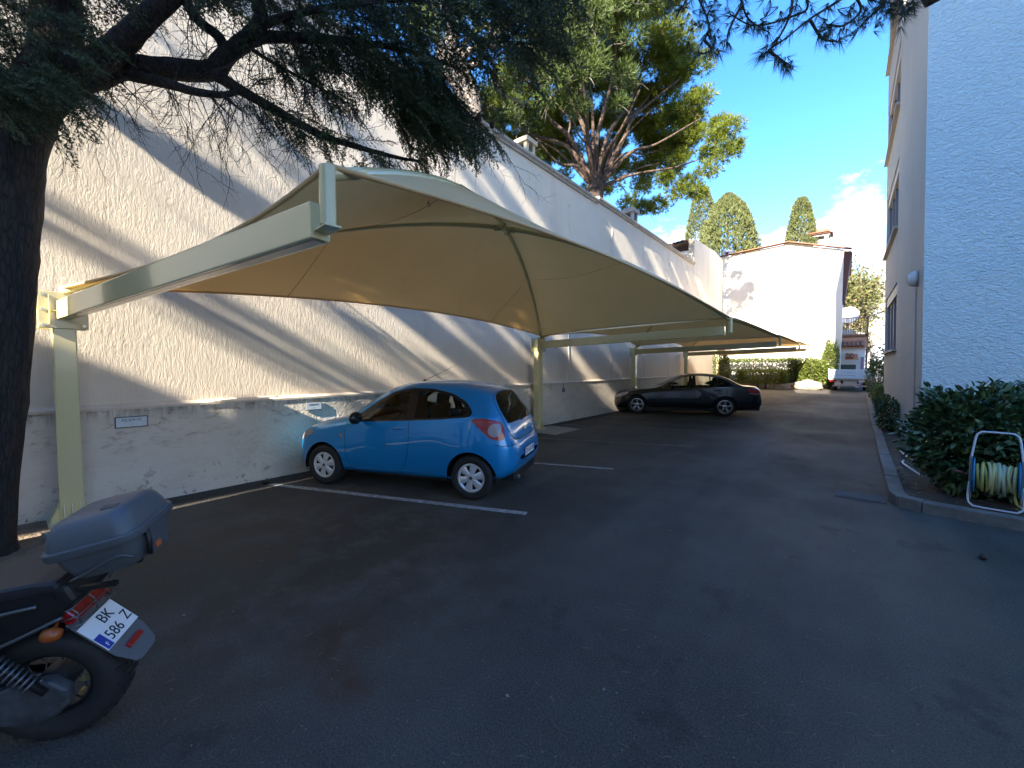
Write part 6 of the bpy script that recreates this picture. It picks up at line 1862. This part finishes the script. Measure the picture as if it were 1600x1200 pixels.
# ------------------------------------------------------------------ motorbike with top box
def rloft(levels, n=8, close=True):
    """levels: (z, cx, hx, hy, r) rounded rectangles stacked"""
    b = MB(); V = []; per = 4 * (n + 1)
    for z, cx, hx, hy, r in levels:
        for qx, qy, a0 in ((1, 1, 0), (-1, 1, 90), (-1, -1, 180), (1, -1, 270)):
            for k in range(n + 1):
                a = R(a0 + 90 * k / n); V.append((cx + qx * (hx - r) + r * math.cos(a), qy * (hy - r) + r * math.sin(a), z))
    Fc = []
    for i in range(len(levels) - 1):
        for k in range(per):
            Fc.append((i * per + k, i * per + (k + 1) % per, (i + 1) * per + (k + 1) % per, (i + 1) * per + k))
    if close:
        Fc.append(tuple(range(per))[::-1]); Fc.append(tuple((len(levels) - 1) * per + k for k in range(per)))
    b.add(V, Fc); return b
def motorbike():
    a = pt(126, 1046, 1.936)
    root = empty('motorbike', (a[0], a[1], 0.0), 'black trail motorbike with a grey top box parked under the cedar', 'motorbike')
    root.rotation_euler = (R(7), 0, math.atan2(RT[1], RT[0]) + R(15))
    TY = 0.272
    def tyre(x, nm):
        b = MB(); prof = [(.168, -.040), (.205, -.058), (.255, -.060), (.282, -.044), (.288, -.02), (.289, 0), (.288, .02), (.282, .044), (.255, .060), (.205, .058), (.168, .040)]
        b.lathe(prof, 48, axis='y')
        t = b.build(nm, RUBBER, root, smooth=True); t.location = (x, 0, TY); t.scale = (.93, 1.3, .93)
        kb = MB()
        for k in range(44):
            an = 2 * math.pi * k / 44
            for yy, r_, w in (((-.036, .283, .026), (0.0, .290, .026), (.036, .283, .026)) if k % 2 else ((-.020, .288, .024), (.020, .288, .024), (.05, .272, .02))):
                kb.box((r_ * math.cos(an), yy, r_ * math.sin(an)), (.016, w, .022), Matrix.Rotation(-an, 3, 'Y'))
        kb.build('tread_block', RUBBER, t, fix=False)['kind'] = 'stuff'
        b = MB(); b.lathe([(.172, -.042), (.150, -.03), (.150, .03), (.172, .042)], 36, axis='y'); b.build('rim', mat('black_rim', (.02, .02, .021), .4), t, smooth=True)
        b = MB()
        for k in range(18):
            an = 2 * math.pi * k / 18; b.tube([(.05 * math.cos(an + .25), -.03 if k % 2 else .03, .05 * math.sin(an + .25)), (.155 * math.cos(an), 0, .155 * math.sin(an))], .0025, 4)
        b.build('spokes', mat('dark_spokes', (.05, .05, .052), .5, .5), t, fix=False)['kind'] = 'stuff'
        b = MB(); b.lathe([(0, -.05), (.065, -.05), (.07, -.03), (.07, .03), (.065, .05), (0, .05)], 20, axis='y'); b.build('hub', mat('worn_alloy', (.05, .05, .052), .5, .4), t, smooth=True)
        return t
    tyre(-0.06, 'rear_wheel'); tyre(-1.22, 'front_wheel')
    BODY = mat('black_body_plastic', (.007, .007, .008), .55)
    b = MB(); b.prism([(-.98, .62), (-.80, .80), (-.50, .74), (-.22, .77), (.10, .80), (.13, .72), (.02, .60), (-.20, .50), (-.52, .46), (-.78, .50)], lambda u, v, w: (u, -.125 + w, v), .25)
    b.build('body_panel', BODY, root, bevel=.03, seg=3)
    b = MB(); b.prism([(-.62, .745), (-.58, .80), (-.30, .79), (.0, .825), (.08, .82), (.08, .77), (-.2, .74), (-.55, .72)], lambda u, v, w: (u, -.135 + w, v), .27); b.build('seat', mat('seat_vinyl', (.014, .014, .017), .55), root, bevel=.025, seg=3)
    text('ER', .105, mat('teal_decal', (.03, .30, .32), .4), root, basis((-.245, -.129, .640), (1, 0, .10), (-.10, 0, 1)), depth=.0008)
    b = MB(); b.prism([(-.80, .36), (-.45, .40), (-.28, .30), (-.30, .18), (-.62, .14), (-.80, .22)], lambda u, v, w: (u, -.10 + w, v), .20); b.build('engine', mat('engine_alloy', (.06, .062, .065), .55, .5), root, bevel=.02, seg=2)
    b = MB(); b.prism([(-.24, .32), (-.12, .36), (-.01, .355), (.05, .30), (.05, .23), (-.01, .17), (-.13, .15), (-.23, .18)], lambda u, v, w: (u, -.125 + w, v), .055); b.build('transmission_case', mat('scuffed_alloy', (.085, .092, .10), .6, .2, var=(14, (.025, .026, .028), .2)), root, bevel=.02, seg=3)
    b = MB(); b.bar((-.45, -.08, .30), (0, -.075, TY), .035, .05); b.bar((-.45, .08, .30), (0, .075, TY), .035, .05); b.build('swing_arm', BODY, root, bevel=.006)
    # shock with visible coils
    A, B = Vector((-.205, -.135, .535)), Vector((-.045, -.14, .355)); d = (B - A); L = d.length; d.normalize(); u = d.cross(Vector((0, 1, 0))).normalized(); w = d.cross(u)
    pts = []
    for k in range(11 * 12 + 1):
        t = k / (11 * 12); an = 2 * math.pi * 11 * t; pts.append(tuple(A + d * (L * t) + u * (.031 * math.cos(an)) + w * (.031 * math.sin(an))))
    b = MB(); b.tube(pts, .0055, 6); sh = b.build('shock_spring', mat('spring_steel', (.13, .135, .145), .4, .6), root, smooth=True)
    b = MB(); b.tube([tuple(A - d * .04), tuple(B + d * .05)], .014, 8); b.build('damper_rod', BODY, sh, smooth=True)
    b = MB()
    for q in ((.02, .265), (.085, .31), (.07, .245)): b.tube([(q[0], -.062, q[1]), (q[0], -.085, q[1])], .012, 6)
    for k, q in enumerate(((.02, .265), (.085, .31), (.07, .245))):
        bb = MB(); bb.tube([(q[0], -.062, q[1]), (q[0], -.085, q[1])], .012, 6); bb.build('brass_nut', mat('brass', (.40, .30, .12), .4, .8), root)
    # rear rack and lamp guard wires
    RW = mat('rack_steel', (.12, .125, .13), .4, .6)
    b = MB()
    b.tube([tuple(k) for k in smooth_path([(-.36, -.13, .52), (-.30, -.14, .50), (-.22, -.145, .53), (-.05, -.14, .60), (.07, -.12, .65)], 5)], .008, 6)
    b.tube([tuple(k) for k in smooth_path([(-.36, -.13, .52), (-.33, -.14, .60), (-.28, -.14, .66), (-.15, -.14, .70), (.0, -.13, .72)], 5)], .008, 6)
    b.tube([tuple(k) for k in smooth_path([(-.30, .14, .50), (-.05, .14, .60), (.07, .12, .65)], 5)], .008, 6)
    b.build('side_rail', RW, root, smooth=True)
    b = MB(); b.bar((-.25, -.09, .735), (.26, -.09, .765), .02, .02); b.bar((-.25, .09, .735), (.26, .09, .765), .02, .02); b.bar((.05, -.13, .755), (.05, .13, .755), .02, .02); b.build('rack', BODY, root)
    b = MB(); b.box((.065, 0, .635), (.05, .20, .085), Matrix.Rotation(R(-40), 3, 'Y')); lamp = b.build('tail_lamp', RED_LENS, root, bevel=.012, seg=3)
    b = MB()
    for z, x in ((.60, .125), (.64, .115), (.675, .095)):
        b.tube([(x - .05, -.12, z - .01), (x, -.11, z), (x, .11, z), (x - .05, .12, z - .01)], .0035, 5)
    for y in (-.10, 0, .10): b.tube([(.12, y, .59), (.112, y, .65), (.07, y, .70), (.03, y, .71)], .0035, 5)
    b.tube([tuple(k) for k in smooth_path([(.06, .10, .70), (.10, .12, .735), (.14, .11, .72), (.12, .09, .69)], 4)], .0035, 5)
    b.build('lamp_guard', RW, lamp, smooth=True)
    AM = mat('amber_indicator', (.30, .07, .012), .3)
    for s in (-1, 1):
        b = MB(); b.lathe([(0, .03), (.02, .026), (.03, .0), (.026, -.03), (0, -.035)], 14, axis='x', c=(.055, s * .155, .60)); b.tube([(.04, s * .10, .62), (.05, s * .15, .605)], .008, 6); b.build('indicator', AM, root, smooth=True)
    b = MB(); b.lathe([(0, .012), (.03, .010), (.034, 0)], 16, axis='y', c=(-.16, -.14, .64)); b.v = [(x, -.28 - y, z) for x, y, z in b.v]; b.v = [(x, y, z) for x, y, z in b.v]
    b.build('side_reflector', mat('dull_amber', (.14, .055, .012), .4), root, smooth=True)
    # mudguard with plate and reflector
    dn = Vector((.67, 0, -.74)).normalized(); yv = Vector((0, 1, 0)); nv = Vector((.74, 0, .67)).normalized()
    o0 = Vector((.062, 0, .595))
    def onm(u, v, w): return tuple(o0 + yv * u + dn * v + nv * w)
    b = MB(); b.prism([(-.105, 0), (.105, 0), (.105, .24), (.075, .325), (.045, .34), (-.045, .34), (-.075, .325), (-.105, .24)], onm, .007); b.build('mudguard', mat('grey_mudguard', (.10, .105, .11), .6), root, bevel=.003)
    b = MB(); b.box((0, 0, 0), (.002, .002, .002))
    ML = Matrix.Identity(3)
    for i in range(3): ML[i][0], ML[i][1], ML[i][2] = yv[i], -dn[i], nv[i]
    def mbox(c, size, M, nm, par, bev=0.0):
        b = MB(); b.box(onm(*c), size, ML); return b.build(nm, M, par, bevel=bev)
    pl = mbox((0, .125, .011), (.212, .156, .004), WHITE_PLATE, 'number_plate', root, .0015)
    mbox((-.086, .162, .0137), (.036, .076, .002), mat('plate_blue', (.01, .04, .30), .4), 'plate_band', pl)
    text('F', .030, WHITE_PLATE, pl, basis(onm(-.086, .180, .0152), yv, -dn))
    text('BK', .072, INK, pl, basis(onm(.020, .088, .0142), yv, -dn), font_scale_x=.85)
    text('586', .072, INK, pl, basis(onm(-.014, .163, .0142), yv, -dn), font_scale_x=.85)
    text('Z', .072, INK, pl, basis(onm(.080, .150, .0142), yv, -dn), font_scale_x=.85)
    mbox((0, .255, .014), (.095, .026, .014), RED_LENS, 'reflector', root, .003)
    # top box
    BX = mat('grey_top_box', (.082, .092, .100), .45, var=(3, (.066, .075, .082), .3), bump=(200, .0008))
    tilt = Matrix.Rotation(R(-13), 4, 'Y'); T0 = Matrix.Translation((.25, 0, .835)) @ tilt @ Matrix.Diagonal((.72, .82, .90, 1))
    def bx(bm_, nm, M, par, **k):
        bm_.v = [tuple(T0 @ Vector(q)) for q in bm_.v]; return bm_.build(nm, M, par, **k)
    tub = bx(rloft([(0.0, 0, .145, .145, .05), (.012, 0, .165, .160, .06), (.08, 0, .198, .182, .07), (.148, 0, .214, .196, .075), (.150, 0, .200, .18, .07)]), 'top_box', BX, root, auto=40)
    bx(rloft([(.140, 0, .222, .204, .08), (.140, 0, .238, .216, .085), (.150, 0, .243, .221, .088), (.176, 0, .243, .221, .088), (.182, 0, .236, .215, .085)]), 'rim', BX, tub, auto=30)
    lid = bx(rloft([(.180, 0, .228, .208, .085), (.215, 0, .222, .202, .085), (.262, .004, .205, .184, .085), (.285, .008, .185, .162, .08), (.296, .012, .150, .13, .07), (.302, .012, .11, .09, .05), (.303, .012, .02, .02, .01)]), 'lid', BX, tub, auto=50)
    b = MB(); b.tube([(.236, -.10, .150), (.228, -.105, .08), (.205, -.10, .02)], .014, 6); bx(b, 'latch_strap', BLACK_PLASTIC, tub, smooth=True)
    b = MB(); b.prism([(-.075, .005), (.075, .005), (.085, .14), (-.085, .14)], lambda u, v, w: (.180 + .035 * v / .14 + w, u, v), .02); bx(b, 'latch_plate', BX, tub, bevel=.005)
    b = MB(); b.box((.205, -.02, .035), (.016, .05, .03)); bx(b, 'orange_sticker', mat('orange_sticker', (.45, .09, .02), .5), tub, bevel=.003)
    b = MB(); b.box((.10, -.09, .3015), (.075, .04, .004), Matrix.Rotation(R(5), 3, 'Y') @ Matrix.Rotation(R(6), 3, 'X')); bx(b, 'lid_label', mat('lid_label', (.04, .05, .055), .5), lid)
    for zz in (.06, ):
        b = MB(); b.tube([tuple(k) for k in smooth_path([(-.16, -.176, .02), (-.05, -.182, .045), (.06, -.186, .075), (.13, -.184, .078), (.17, -.17, .05)], 5)], .006, 6); bx(b, 'moulded_rib', BX, tub, smooth=True)
    # front end, outside the picture
    b = MB(); b.tube([(-1.22, -.09, TY), (-1.02, -.09, .92)], .022, 8); b.tube([(-1.22, .09, TY), (-1.02, .09, .92)], .022, 8); b.build('fork', STEEL, root, smooth=True)
    b = MB(); b.tube([(-.88, -.36, 1.02), (-.98, -.12, .98), (-.98, .12, .98), (-.88, .36, 1.02)], .012, 8); b.build('handlebar', BODY, root, smooth=True)
    b = MB(); b.lathe([(0, .03), (.07, .02), (.08, -.02), (.05, -.08), (0, -.09)], 16, axis='x', c=(0, 0, 0)); b.v = [(-1.10 - x, y, .84 + z) for x, y, z in b.v]; b.build('headlight', CLEAR_LENS, root, smooth=True)
    b = MB(); b.tube([(-.42, -.12, .22), (-.38, -.26, .02)], .012, 8); b.build('side_stand', STEEL, root, smooth=True)
    return root
motorbike()

# ------------------------------------------------------------------ hose reel
def hose_reel():
    cx, cy = 1.31, 6.83; z0 = 0.115
    root = empty('hose_reel', (cx, cy, z0), 'garden hose reel with yellow hose and white tube frame standing on the kerb', 'hose reel', rz=math.atan2(-.17, .97))
    root.scale = (.92, .92, .95)
    W = .205; ln = R(-9)
    WT = mat('white_tube', (.62, .64, .66), .35)
    def yz(h): return (h * math.sin(-ln) , h)
    def P(x, h, off=0): return (x, off + h * .13, h)
    b = MB()
    top = [P(-W, .56), P(-W + .015, .70), P(-W + .035, .84), P(-W + .065, .88), P(-W + .10, .893), P(W - .10, .893), P(W - .065, .88), P(W - .035, .84), P(W - .015, .70), P(W, .56)]
    b.tube([tuple(k) for k in smooth_path(top, 4)], .011, 8); b.build('handle_tube', WT, root, smooth=True)
    bot = [P(-W, .34), P(-W - .012, .20), P(-W - .012, .07), P(-W + .02, .02), P(-W + .07, .008), P(W - .07, .008), P(W - .02, .02), P(W + .012, .07), P(W + .012, .20), P(W, .34)]
    b = MB(); b.tube([tuple(k) for k in smooth_path(bot, 4)], .011, 8); b.build('base_tube', WT, root, smooth=True)
    b = MB(); b.tube([P(-W, .34), (-W, .34, .02)], .010, 8); b.build('rear_foot', WT, root, smooth=True)
    b = MB(); b.tube([P(W, .34), (W, .34, .02)], .010, 8); b.build('rear_foot', WT, root, smooth=True)
    G = mat('grey_bracket', (.13, .16, .17), .5)
    for s in (-1, 1):
        b = MB(); b.prism([(-.03, .30), (.03, .30), (.035, .45), (.02, .59), (-.02, .59), (-.035, .45)], lambda u, v, w, s=s: (s * W - .016 + w, u + v * .13, v), .032); b.build('bracket', G, root, bevel=.006)
    c = P(0, .375)
    BL = mat('blue_reel_plastic', (.02, .20, .36), .35)
    for s in (-1, 1):
        b = MB(); b.lathe([(.03, s * .165), (.19, s * .168), (.205, s * .172), (.208, s * .180), (.19, s * .184), (.03, s * .19)], 32, axis='x', c=c); fl = b.build('reel_flange', BL, root, smooth=True)
    b = MB(); b.lathe([(.075, -.165), (.075, .165)], 20, axis='x', c=c); b.build('drum', BL, root, smooth=True)
    rng = random.Random(4)
    cols = [mat('yellow_hose', (.46, .40, .10), .45), mat('pale_yellow_hose', (.52, .48, .20), .45), mat('faded_green_hose', (.38, .43, .26), .5), mat('grey_pink_hose', (.36, .33, .29), .5)]
    n = 15
    for k in range(n):
        x = -.148 + .296 * k / (n - 1); r = .135 + rng.uniform(-.012, .030)
        b = MB(); q = 26; ph = rng.uniform(0, 6); sk = rng.uniform(-.035, .035); sg = rng.uniform(.0, .045)
        pts = []
        for i in range(q):
            t = 2 * math.pi * i / q
            rr = r + (sg * max(0, -math.sin(t)) ** 2) + .004 * math.sin(3 * t + ph)
            pts.append((c[0] + x + sk * math.sin(t + ph), c[1] + rr * math.cos(t), c[2] + rr * math.sin(t)))
        b.tube(pts, .0150, 8, closed=True); b.build('hose_turn', cols[0 if k < 4 else (1 if k < 8 else (2 if k in (9, 10, 8) else (3 if k == 11 else 1)))], root, smooth=True)
    b = MB(); b.tube([(-W - .02, c[1], c[2]), (-W - .07, c[1], c[2])], .010, 8); b.tube([(-W - .06, c[1], c[2]), (-W - .065, c[1] - .03, c[2] + .02), (-W - .15, c[1] - .03, c[2] + .025)], .014, 8)
    b.build('crank', mat('red_brown_grip', (.22, .07, .045), .5), root, smooth=True)
    b = MB(); b.tube([tuple(k) for k in smooth_path([(.15, c[1] - .1, .30), (.16, c[1] - .05, .12), (.26, .12, .03), (.5, .10, .02), (.8, .2, .015)], 5)], .0125, 8); b.build('loose_hose', cols[0], root, smooth=True)
    return root
hose_reel()
b = MB(); 
for q in (((.84, 10.9, .10), (.83, 10.2, .14), (.90, 9.55, .12), (1.0, 9.3, .10)), ):
    b.tube([tuple(k) for k in smooth_path(q, 6)], .016, 6)
PIPE = mat('pale_conduit', (.55, .53, .50), .45)
tag(b.build('drip_pipe', PIPE, smooth=True), 'pale bent pipe lying on the soil left of the dark bush', 'pipe')
b = MB(); b.tube([tuple(k) for k in smooth_path(((.80, 9.6, .10), (.76, 9.25, .12), (.80, 8.8, .13), (.90, 8.35, .10)), 6)], .014, 6)
tag(b.build('drip_pipe', PIPE, smooth=True), 'second pale pipe nearest the kerb stones by the dark bush', 'pipe')
b = MB(); b.tube([(1.0, 11.6, .05), (1.0, 11.6, .42)], .02, 8); b.tube([(1.0, 11.6, .42), (.88, 11.6, .42)], .018, 8)
tag(b.build('garden_tap', WHITE_PLATE, smooth=True), 'white outdoor tap on a short pipe at the foot of the beige wall', 'tap')

# ------------------------------------------------------------------ the far end: flatbed trailer, terrace, dish, little house
def atY(px, py, Y):
    d = pt(px, py, 1) - CAM; return CAM + d * (Y / d[1])
def flatbed():
    Y = 29.6; a, b_ = atY(1295, 577, Y), atY(1364, 592, Y)
    xc = (a[0] + b_[0]) / 2; w = b_[0] - a[0]; zt_, zl_ = a[2], b_[2]; g = zg(Y)
    root = empty('flatbed_truck', (xc, Y, g), 'pale blue flatbed truck seen from behind at the end of the road', 'truck')
    BLU = mat('pale_blue_boards', (.42, .60, .78), .4, .1); h = zt_ - zl_
    for k in range(3):
        b = MB(); b.box((0, 0, zl_ - g + h * (k + .5) / 3), (w, .05, h / 3 - .012)); b.build('tail_board', BLU, root, bevel=.012)
    for s in (-1, 1):
        for k in range(3):
            b = MB(); b.box((s * (w / 2 - .02), 2.03, zl_ - g + h * (k + .5) / 3), (.04, 3.95, h / 3 - .012)); b.build('side_board', BLU, root, bevel=.01)
        b = MB(); b.box((s * (w / 2 - .01), -.012, zl_ - g + h / 2), (.06, .07, h + .04)); b.build('corner_post', STEEL, root, bevel=.008)
    b = MB(); b.box((0, 2.0, zl_ - g - .04), (w - .02, 4.1, .08)); b.build('bed_floor', STEEL, root)
    b = MB(); b.box((-.16, .35, .46), (w * .55, .5, .36)); b.build('tool_box', mat('grey_tool_box', (.40, .42, .43), .5), root, bevel=.02)
    b = MB(); b.box((-.35, 2.2, .50), (.1, 4.2, .16)); b.build('chassis_rail', BLACK_PLASTIC, root)
    b = MB(); b.box((.35, 2.2, .50), (.1, 4.2, .16)); b.build('chassis_rail', BLACK_PLASTIC, root)
    for s in (-1, 1):
        b = MB(); b.lathe([(.16, -.1), (.26, -.11), (.32, -.09), (.335, 0), (.32, .09), (.26, .11), (.16, .1)], 24, axis='x', c=(s * (w / 2 - .28), 1.1, .335)); wl = b.build('wheel', RUBBER, root, smooth=True)
        b = MB(); b.box((s * (w / 2 - .2), .06, .58), (.30, .05, .10)); b.build('tail_lamp', RED_LENS, root, bevel=.01)
    b = MB(); b.box((w * .30, .05, .56), (.42, .02, .11)); b.build('number_plate', WHITE_PLATE, root)
    b = MB(); b.box((0, .08, .30), (w * .8, .05, .08)); b.build('bumper_bar', mat('dusty_bar', (.30, .28, .25), .7), root)
flatbed()
RUST = mat('rusty_iron', (.20, .075, .035), .85, var=(9, (.30, .15, .09), .2))
def terrace():
    Y = 38.0
    a = atY(1311, 523, Y); c = atY(1356, 523, Y); zf = a[2]
    root = empty('terrace', (a[0], Y, 0), 'small raised terrace with a rusty railing right of the white house', 'terrace')
    og = (a[0], Y, 0); xm = (a[0] + c[0]) / 2; w = c[0] - a[0]
    b = MB(); b.box((xm, Y + 1.5, zf - .08), (w, 3.0, .14)); b.build('floor_slab', RUST, root, origin=og)
    hr = 1.15
    b = MB(); b.bar((a[0], Y + .03, zf + hr), (c[0], Y + .03, zf + hr), .05, .05); b.build('top_rail', RUST, root, origin=og)
    n = 13
    first = None
    for k in range(n):
        x = a[0] + w * k / (n - 1)
        if first is None:
            b = MB(); b.tube([(0, 0, 0), (0, 0, hr)], .016, 6); first = b.build('baluster', RUST, root); o = first
        else:
            o = first.copy(); COL.objects.link(o)
        o.location = (x - og[0], .03, zf)
    for x in (a[0] + .05, c[0] - .03):
        b = MB(); b.box((x, Y + .06, zf / 2 + .6), (.12, .12, zf + 1.2)); b.build('post', RUST, root, origin=og)
    b = MB(); b.box((a[0] + .45, Y + .4, zf + .18), (.75, .5, .36)); b.build('planter', WHITE_R, root, origin=og)
    d = atY(1326, 493, Y + .5)
    dr = empty('satellite_dish', tuple(d), 'large white satellite dish above the rusty railing', 'satellite dish')
    dr.rotation_euler = (R(-72), 0, R(168)) if False else (R(78), 0, R(-8))
    b = MB(); prof = [(.62 * k / 8, .20 * (k / 8) ** 2) for k in range(9)]
    b.lathe([(max(r, .002), h - .12) for r, h in prof] + [(.60, .20 - .14)] + [(max(.60 * k / 8, .002), .20 * (k / 8) ** 2 - .15) for k in range(7, -1, -1)], 32); b.build('reflector', mat('dish_white', (.78, .78, .76), .5), dr, smooth=True)
    b = MB(); b.tube([(0, -.60, .06), (0, -.12, .48)], .016, 6); b.build('feed_arm', STEEL, dr); b = MB(); b.tube([(0, -.14, .46), (0, -.06, .42)], .05, 10); b.build('feed_horn', STEEL, dr)
    b = MB(); b.tube([(0, 0, -.14), (0, -.12, -.22), (0, -1.15, -.40)], .03, 8); b.build('mast', STEEL, dr)
terrace()
def little_house():
    TILE = mat('orange_tile', (0.55, 0.20, 0.08), 0.8, var=(4, (0.36, 0.13, 0.06), 0.25))
    Y = 35.0; a = atY(1313, 542, Y); c = atY(1352, 542, Y); zt_ = a[2] - .1; w = c[0] - a[0]; xm = (a[0] + c[0]) / 2; g = .34
    og = (xm, Y, g); root = empty('little_house', og, 'little white outbuilding with orange tiled roofs behind the truck', 'house')
    b = MB(); b.box((0, 1.2, (zt_ - g) / 2), (w, 2.4, zt_ - g)); b.build('wall', WHITE_R, root)
    b = MB(); b.prism([(-.25, zt_ - g - .02), (2.4, zt_ - g + .75), (2.4, zt_ - g + .82), (-.25, zt_ - g + .06)], lambda u, v, w_: (-w / 2 - .12 + w_, u, v), w + .24); b.build('roof', TILE, root)
    tile_roof(root, (0, 0, 0), Vector((-w / 2 - .1, -.28, zt_ - g + .08)), Vector((1, 0, 0)), Vector((0, 2.65, .77)), int((w + .2) / .22), 4)
    z1 = atY(1330, 557, Y)[2] - g
    b = MB(); b.prism([(-.75, z1 - .22), (-.002, z1 + .1), (-.002, z1 + .16), (-.75, z1 - .15)], lambda u, v, w_: (-w * .28 + w_, u, v), w * .5); b.build('awning', TILE, root)
    tile_roof(root, (0, 0, 0), Vector((-w * .28, -.78, z1 - .13)), Vector((1, 0, 0)), Vector((0, .75, .30)), int(w * .5 / .22), 2)
    b = MB(); b.box((-.25, -.03, .75), (.9, .05, 1.5)); b.build('gate', mat('dark_green_gate', (.05, .075, .06), .6), root)
    b = MB(); b.box((w / 2 - .12, -.04, 1.0), (.14, .08, 2.0)); b.build('door_frame', mat('mauve_frame', (.30, .18, .24), .6), root)
little_house()
b = MB(); b.box((-4.6, 30.45, .48), (4.6, .22, .42)); tag(b.build('planter_wall', WHITE_R, bevel=.02), 'low pale planter wall at the foot of the hedge', 'wall')
rock_rng = random.Random(3)
b = MB(); bm = bmesh.new(); bmesh.ops.create_icosphere(bm, subdivisions=3, radius=1)
for v in bm.verts:
    n_ = 1 + .14 * math.sin(v.co.x * 5 + 1) * math.cos(v.co.y * 6) + .08 * math.sin(v.co.z * 9 + v.co.x * 4); v.co = Vector((v.co.x * .75, v.co.y * .5, v.co.z * .36)) * n_
me = bpy.data.meshes.new('garden_boulder'); bm.to_mesh(me); bm.free(); me.shade_smooth(); me.materials.append(mat('pale_rock', (.30, .27, .22), .95, var=(4, (.17, .15, .12), .25), bump=(9, .05)))
o = bpy.data.objects.new('garden_boulder', me); o.location = (-1.75, 29.95, .55); link(o); tag(o, 'pale rounded boulder under the bright bush left of the truck', 'boulder')

# ------------------------------------------------------------------ litter on the asphalt
def litter():
    rng = np.random.default_rng(6)
    n = 170
    px = rng.uniform(250, 1600, n); P = []
    for i in range(n):
        y = 640 + 560 * rng.random() ** 0.55
        d = pt(px[i], y, 1) - CAM; t = -CAM[2] / d[2]; q = CAM + d * t
        if q[1] > 16 or q[0] < -6.3 or q[0] > .42: continue
        P.append((q[0], q[1], .006 + zg(q[1])))
    P = np.array(P); n = len(P); a = rng.uniform(0, 6.28, n); L = rng.uniform(.02, .07, n); V = []; Fc = []
    for p, t, l in zip(P, a, L):
        d = np.array([math.cos(t), math.sin(t), 0]); s = np.array([-d[1], d[0], 0]) * .0008; c = s / .0008 * l * rng.uniform(-.12, .12); o = len(V)
        V += [p - d * l / 2 + s, p - d * l / 2 - s, p + c + s, p + c - s, p + d * l / 2 + s, p + d * l / 2 - s, p - d * l / 2 + [0, 0, .002], p + c + [0, 0, .004], p + d * l / 2 + [0, 0, .002]]
        Fc += [(o, o + 6, o + 7, o + 2), (o + 6, o + 1, o + 3, o + 7), (o + 2, o + 7, o + 8, o + 4), (o + 7, o + 3, o + 5, o + 8)]
    o = np_mesh('pine_needle_litter', V, np.array(Fc), mat('dry_needles', (.20, .155, .10), .8)); tag(o, 'dry pine needles scattered over the asphalt', kind='stuff')
    V = []; Fc = []; oct_ = np.array([(1, 0, 0), (-1, 0, 0), (0, 1, 0), (0, -1, 0), (0, 0, 1), (0, 0, -1)]); of = np.array([(0, 2, 4), (2, 1, 4), (1, 3, 4), (3, 0, 4), (2, 0, 5), (1, 2, 5), (3, 1, 5), (0, 3, 5)])
    Q = []; S = []
    for i in range(170):
        y = 650 + 550 * rng.random() ** 0.6; d = pt(rng.uniform(250, 1600), y, 1) - CAM; q = CAM + d * (-CAM[2] / d[2])
        if q[1] > 12 or q[0] < -6.3 or q[0] > .42: continue
        s = rng.uniform(.002, .006) * (1 + 1.5 * (rng.random() < .06)); Q.append((q[0], q[1], s * .5)); S.append(s)
    V, Fc = scatter(oct_ * np.array([1, .8, .6]), of, np.array(Q), frames(rdir(len(Q)) * np.array([1, 1, .1]) + 1e-3), np.array(S))
    o = np_mesh('pale_grit', V, Fc, mat('grit', (.26, .25, .23), .9)); tag(o, 'pale grit and chips scattered over the asphalt', kind='stuff')
    # fallen leaves under the bushes and along the kerb, cedar litter near the trunk
    m_ = 420; x = np.concatenate([rng.uniform(.62, 1.9, 300), rng.uniform(-6.6, -4.9, 120)]); y = np.concatenate([rng.uniform(6.85, 10.5, 300), rng.uniform(-.9, .9, 120)])
    P = np.stack([x, y, np.where(x > 0, .118, .035)], 1); D = np.stack([np.cos(rng.uniform(0, 6.28, m_)), np.sin(rng.uniform(0, 6.28, m_)), rng.normal(size=m_) * .2], 1)
    pr = leaf_proto(1, .45); V, Fc = scatter(pr[0], pr[1], P, frames(D, rng.normal(size=m_) * .3), rng.uniform(.03, .075, m_))
    o = np_mesh('fallen_leaves', V, Fc, mat('dead_leaves', (.12, .07, .035), .8, islands=[(.07, .04, .02), (.16, .10, .05), (.20, .14, .08)])); tag(o, 'dead brown leaves on the soil of the bed and tree pit', kind='stuff')
litter()
b = MB(); b.lathe([(.003, -.03)] + [(.028 * math.sin(math.pi * (.1 + .82 * k / 8)) + (.003 if k % 2 else 0), -.028 + .055 * k / 8) for k in range(9)] + [(0, .03)], 12)
o = b.build('pine_cone', CONE_M, smooth=True); o.location = (1.0 - .02, 5.37, .026); o.rotation_euler = (R(90), 0, R(30)); tag(o, 'single dark pine cone lying on the asphalt near the hose reel', 'pine cone')
b = MB(); b.box((0, 0, .02), (.62, .34, .05)); o = b.build('loose_slab', CONC, bevel=.008); o.location = (-5.78, .42, .03); o.rotation_euler = (0, R(3), R(24)); tag(o, 'loose stone slab lying on the soil between cedar and first post', 'slab')
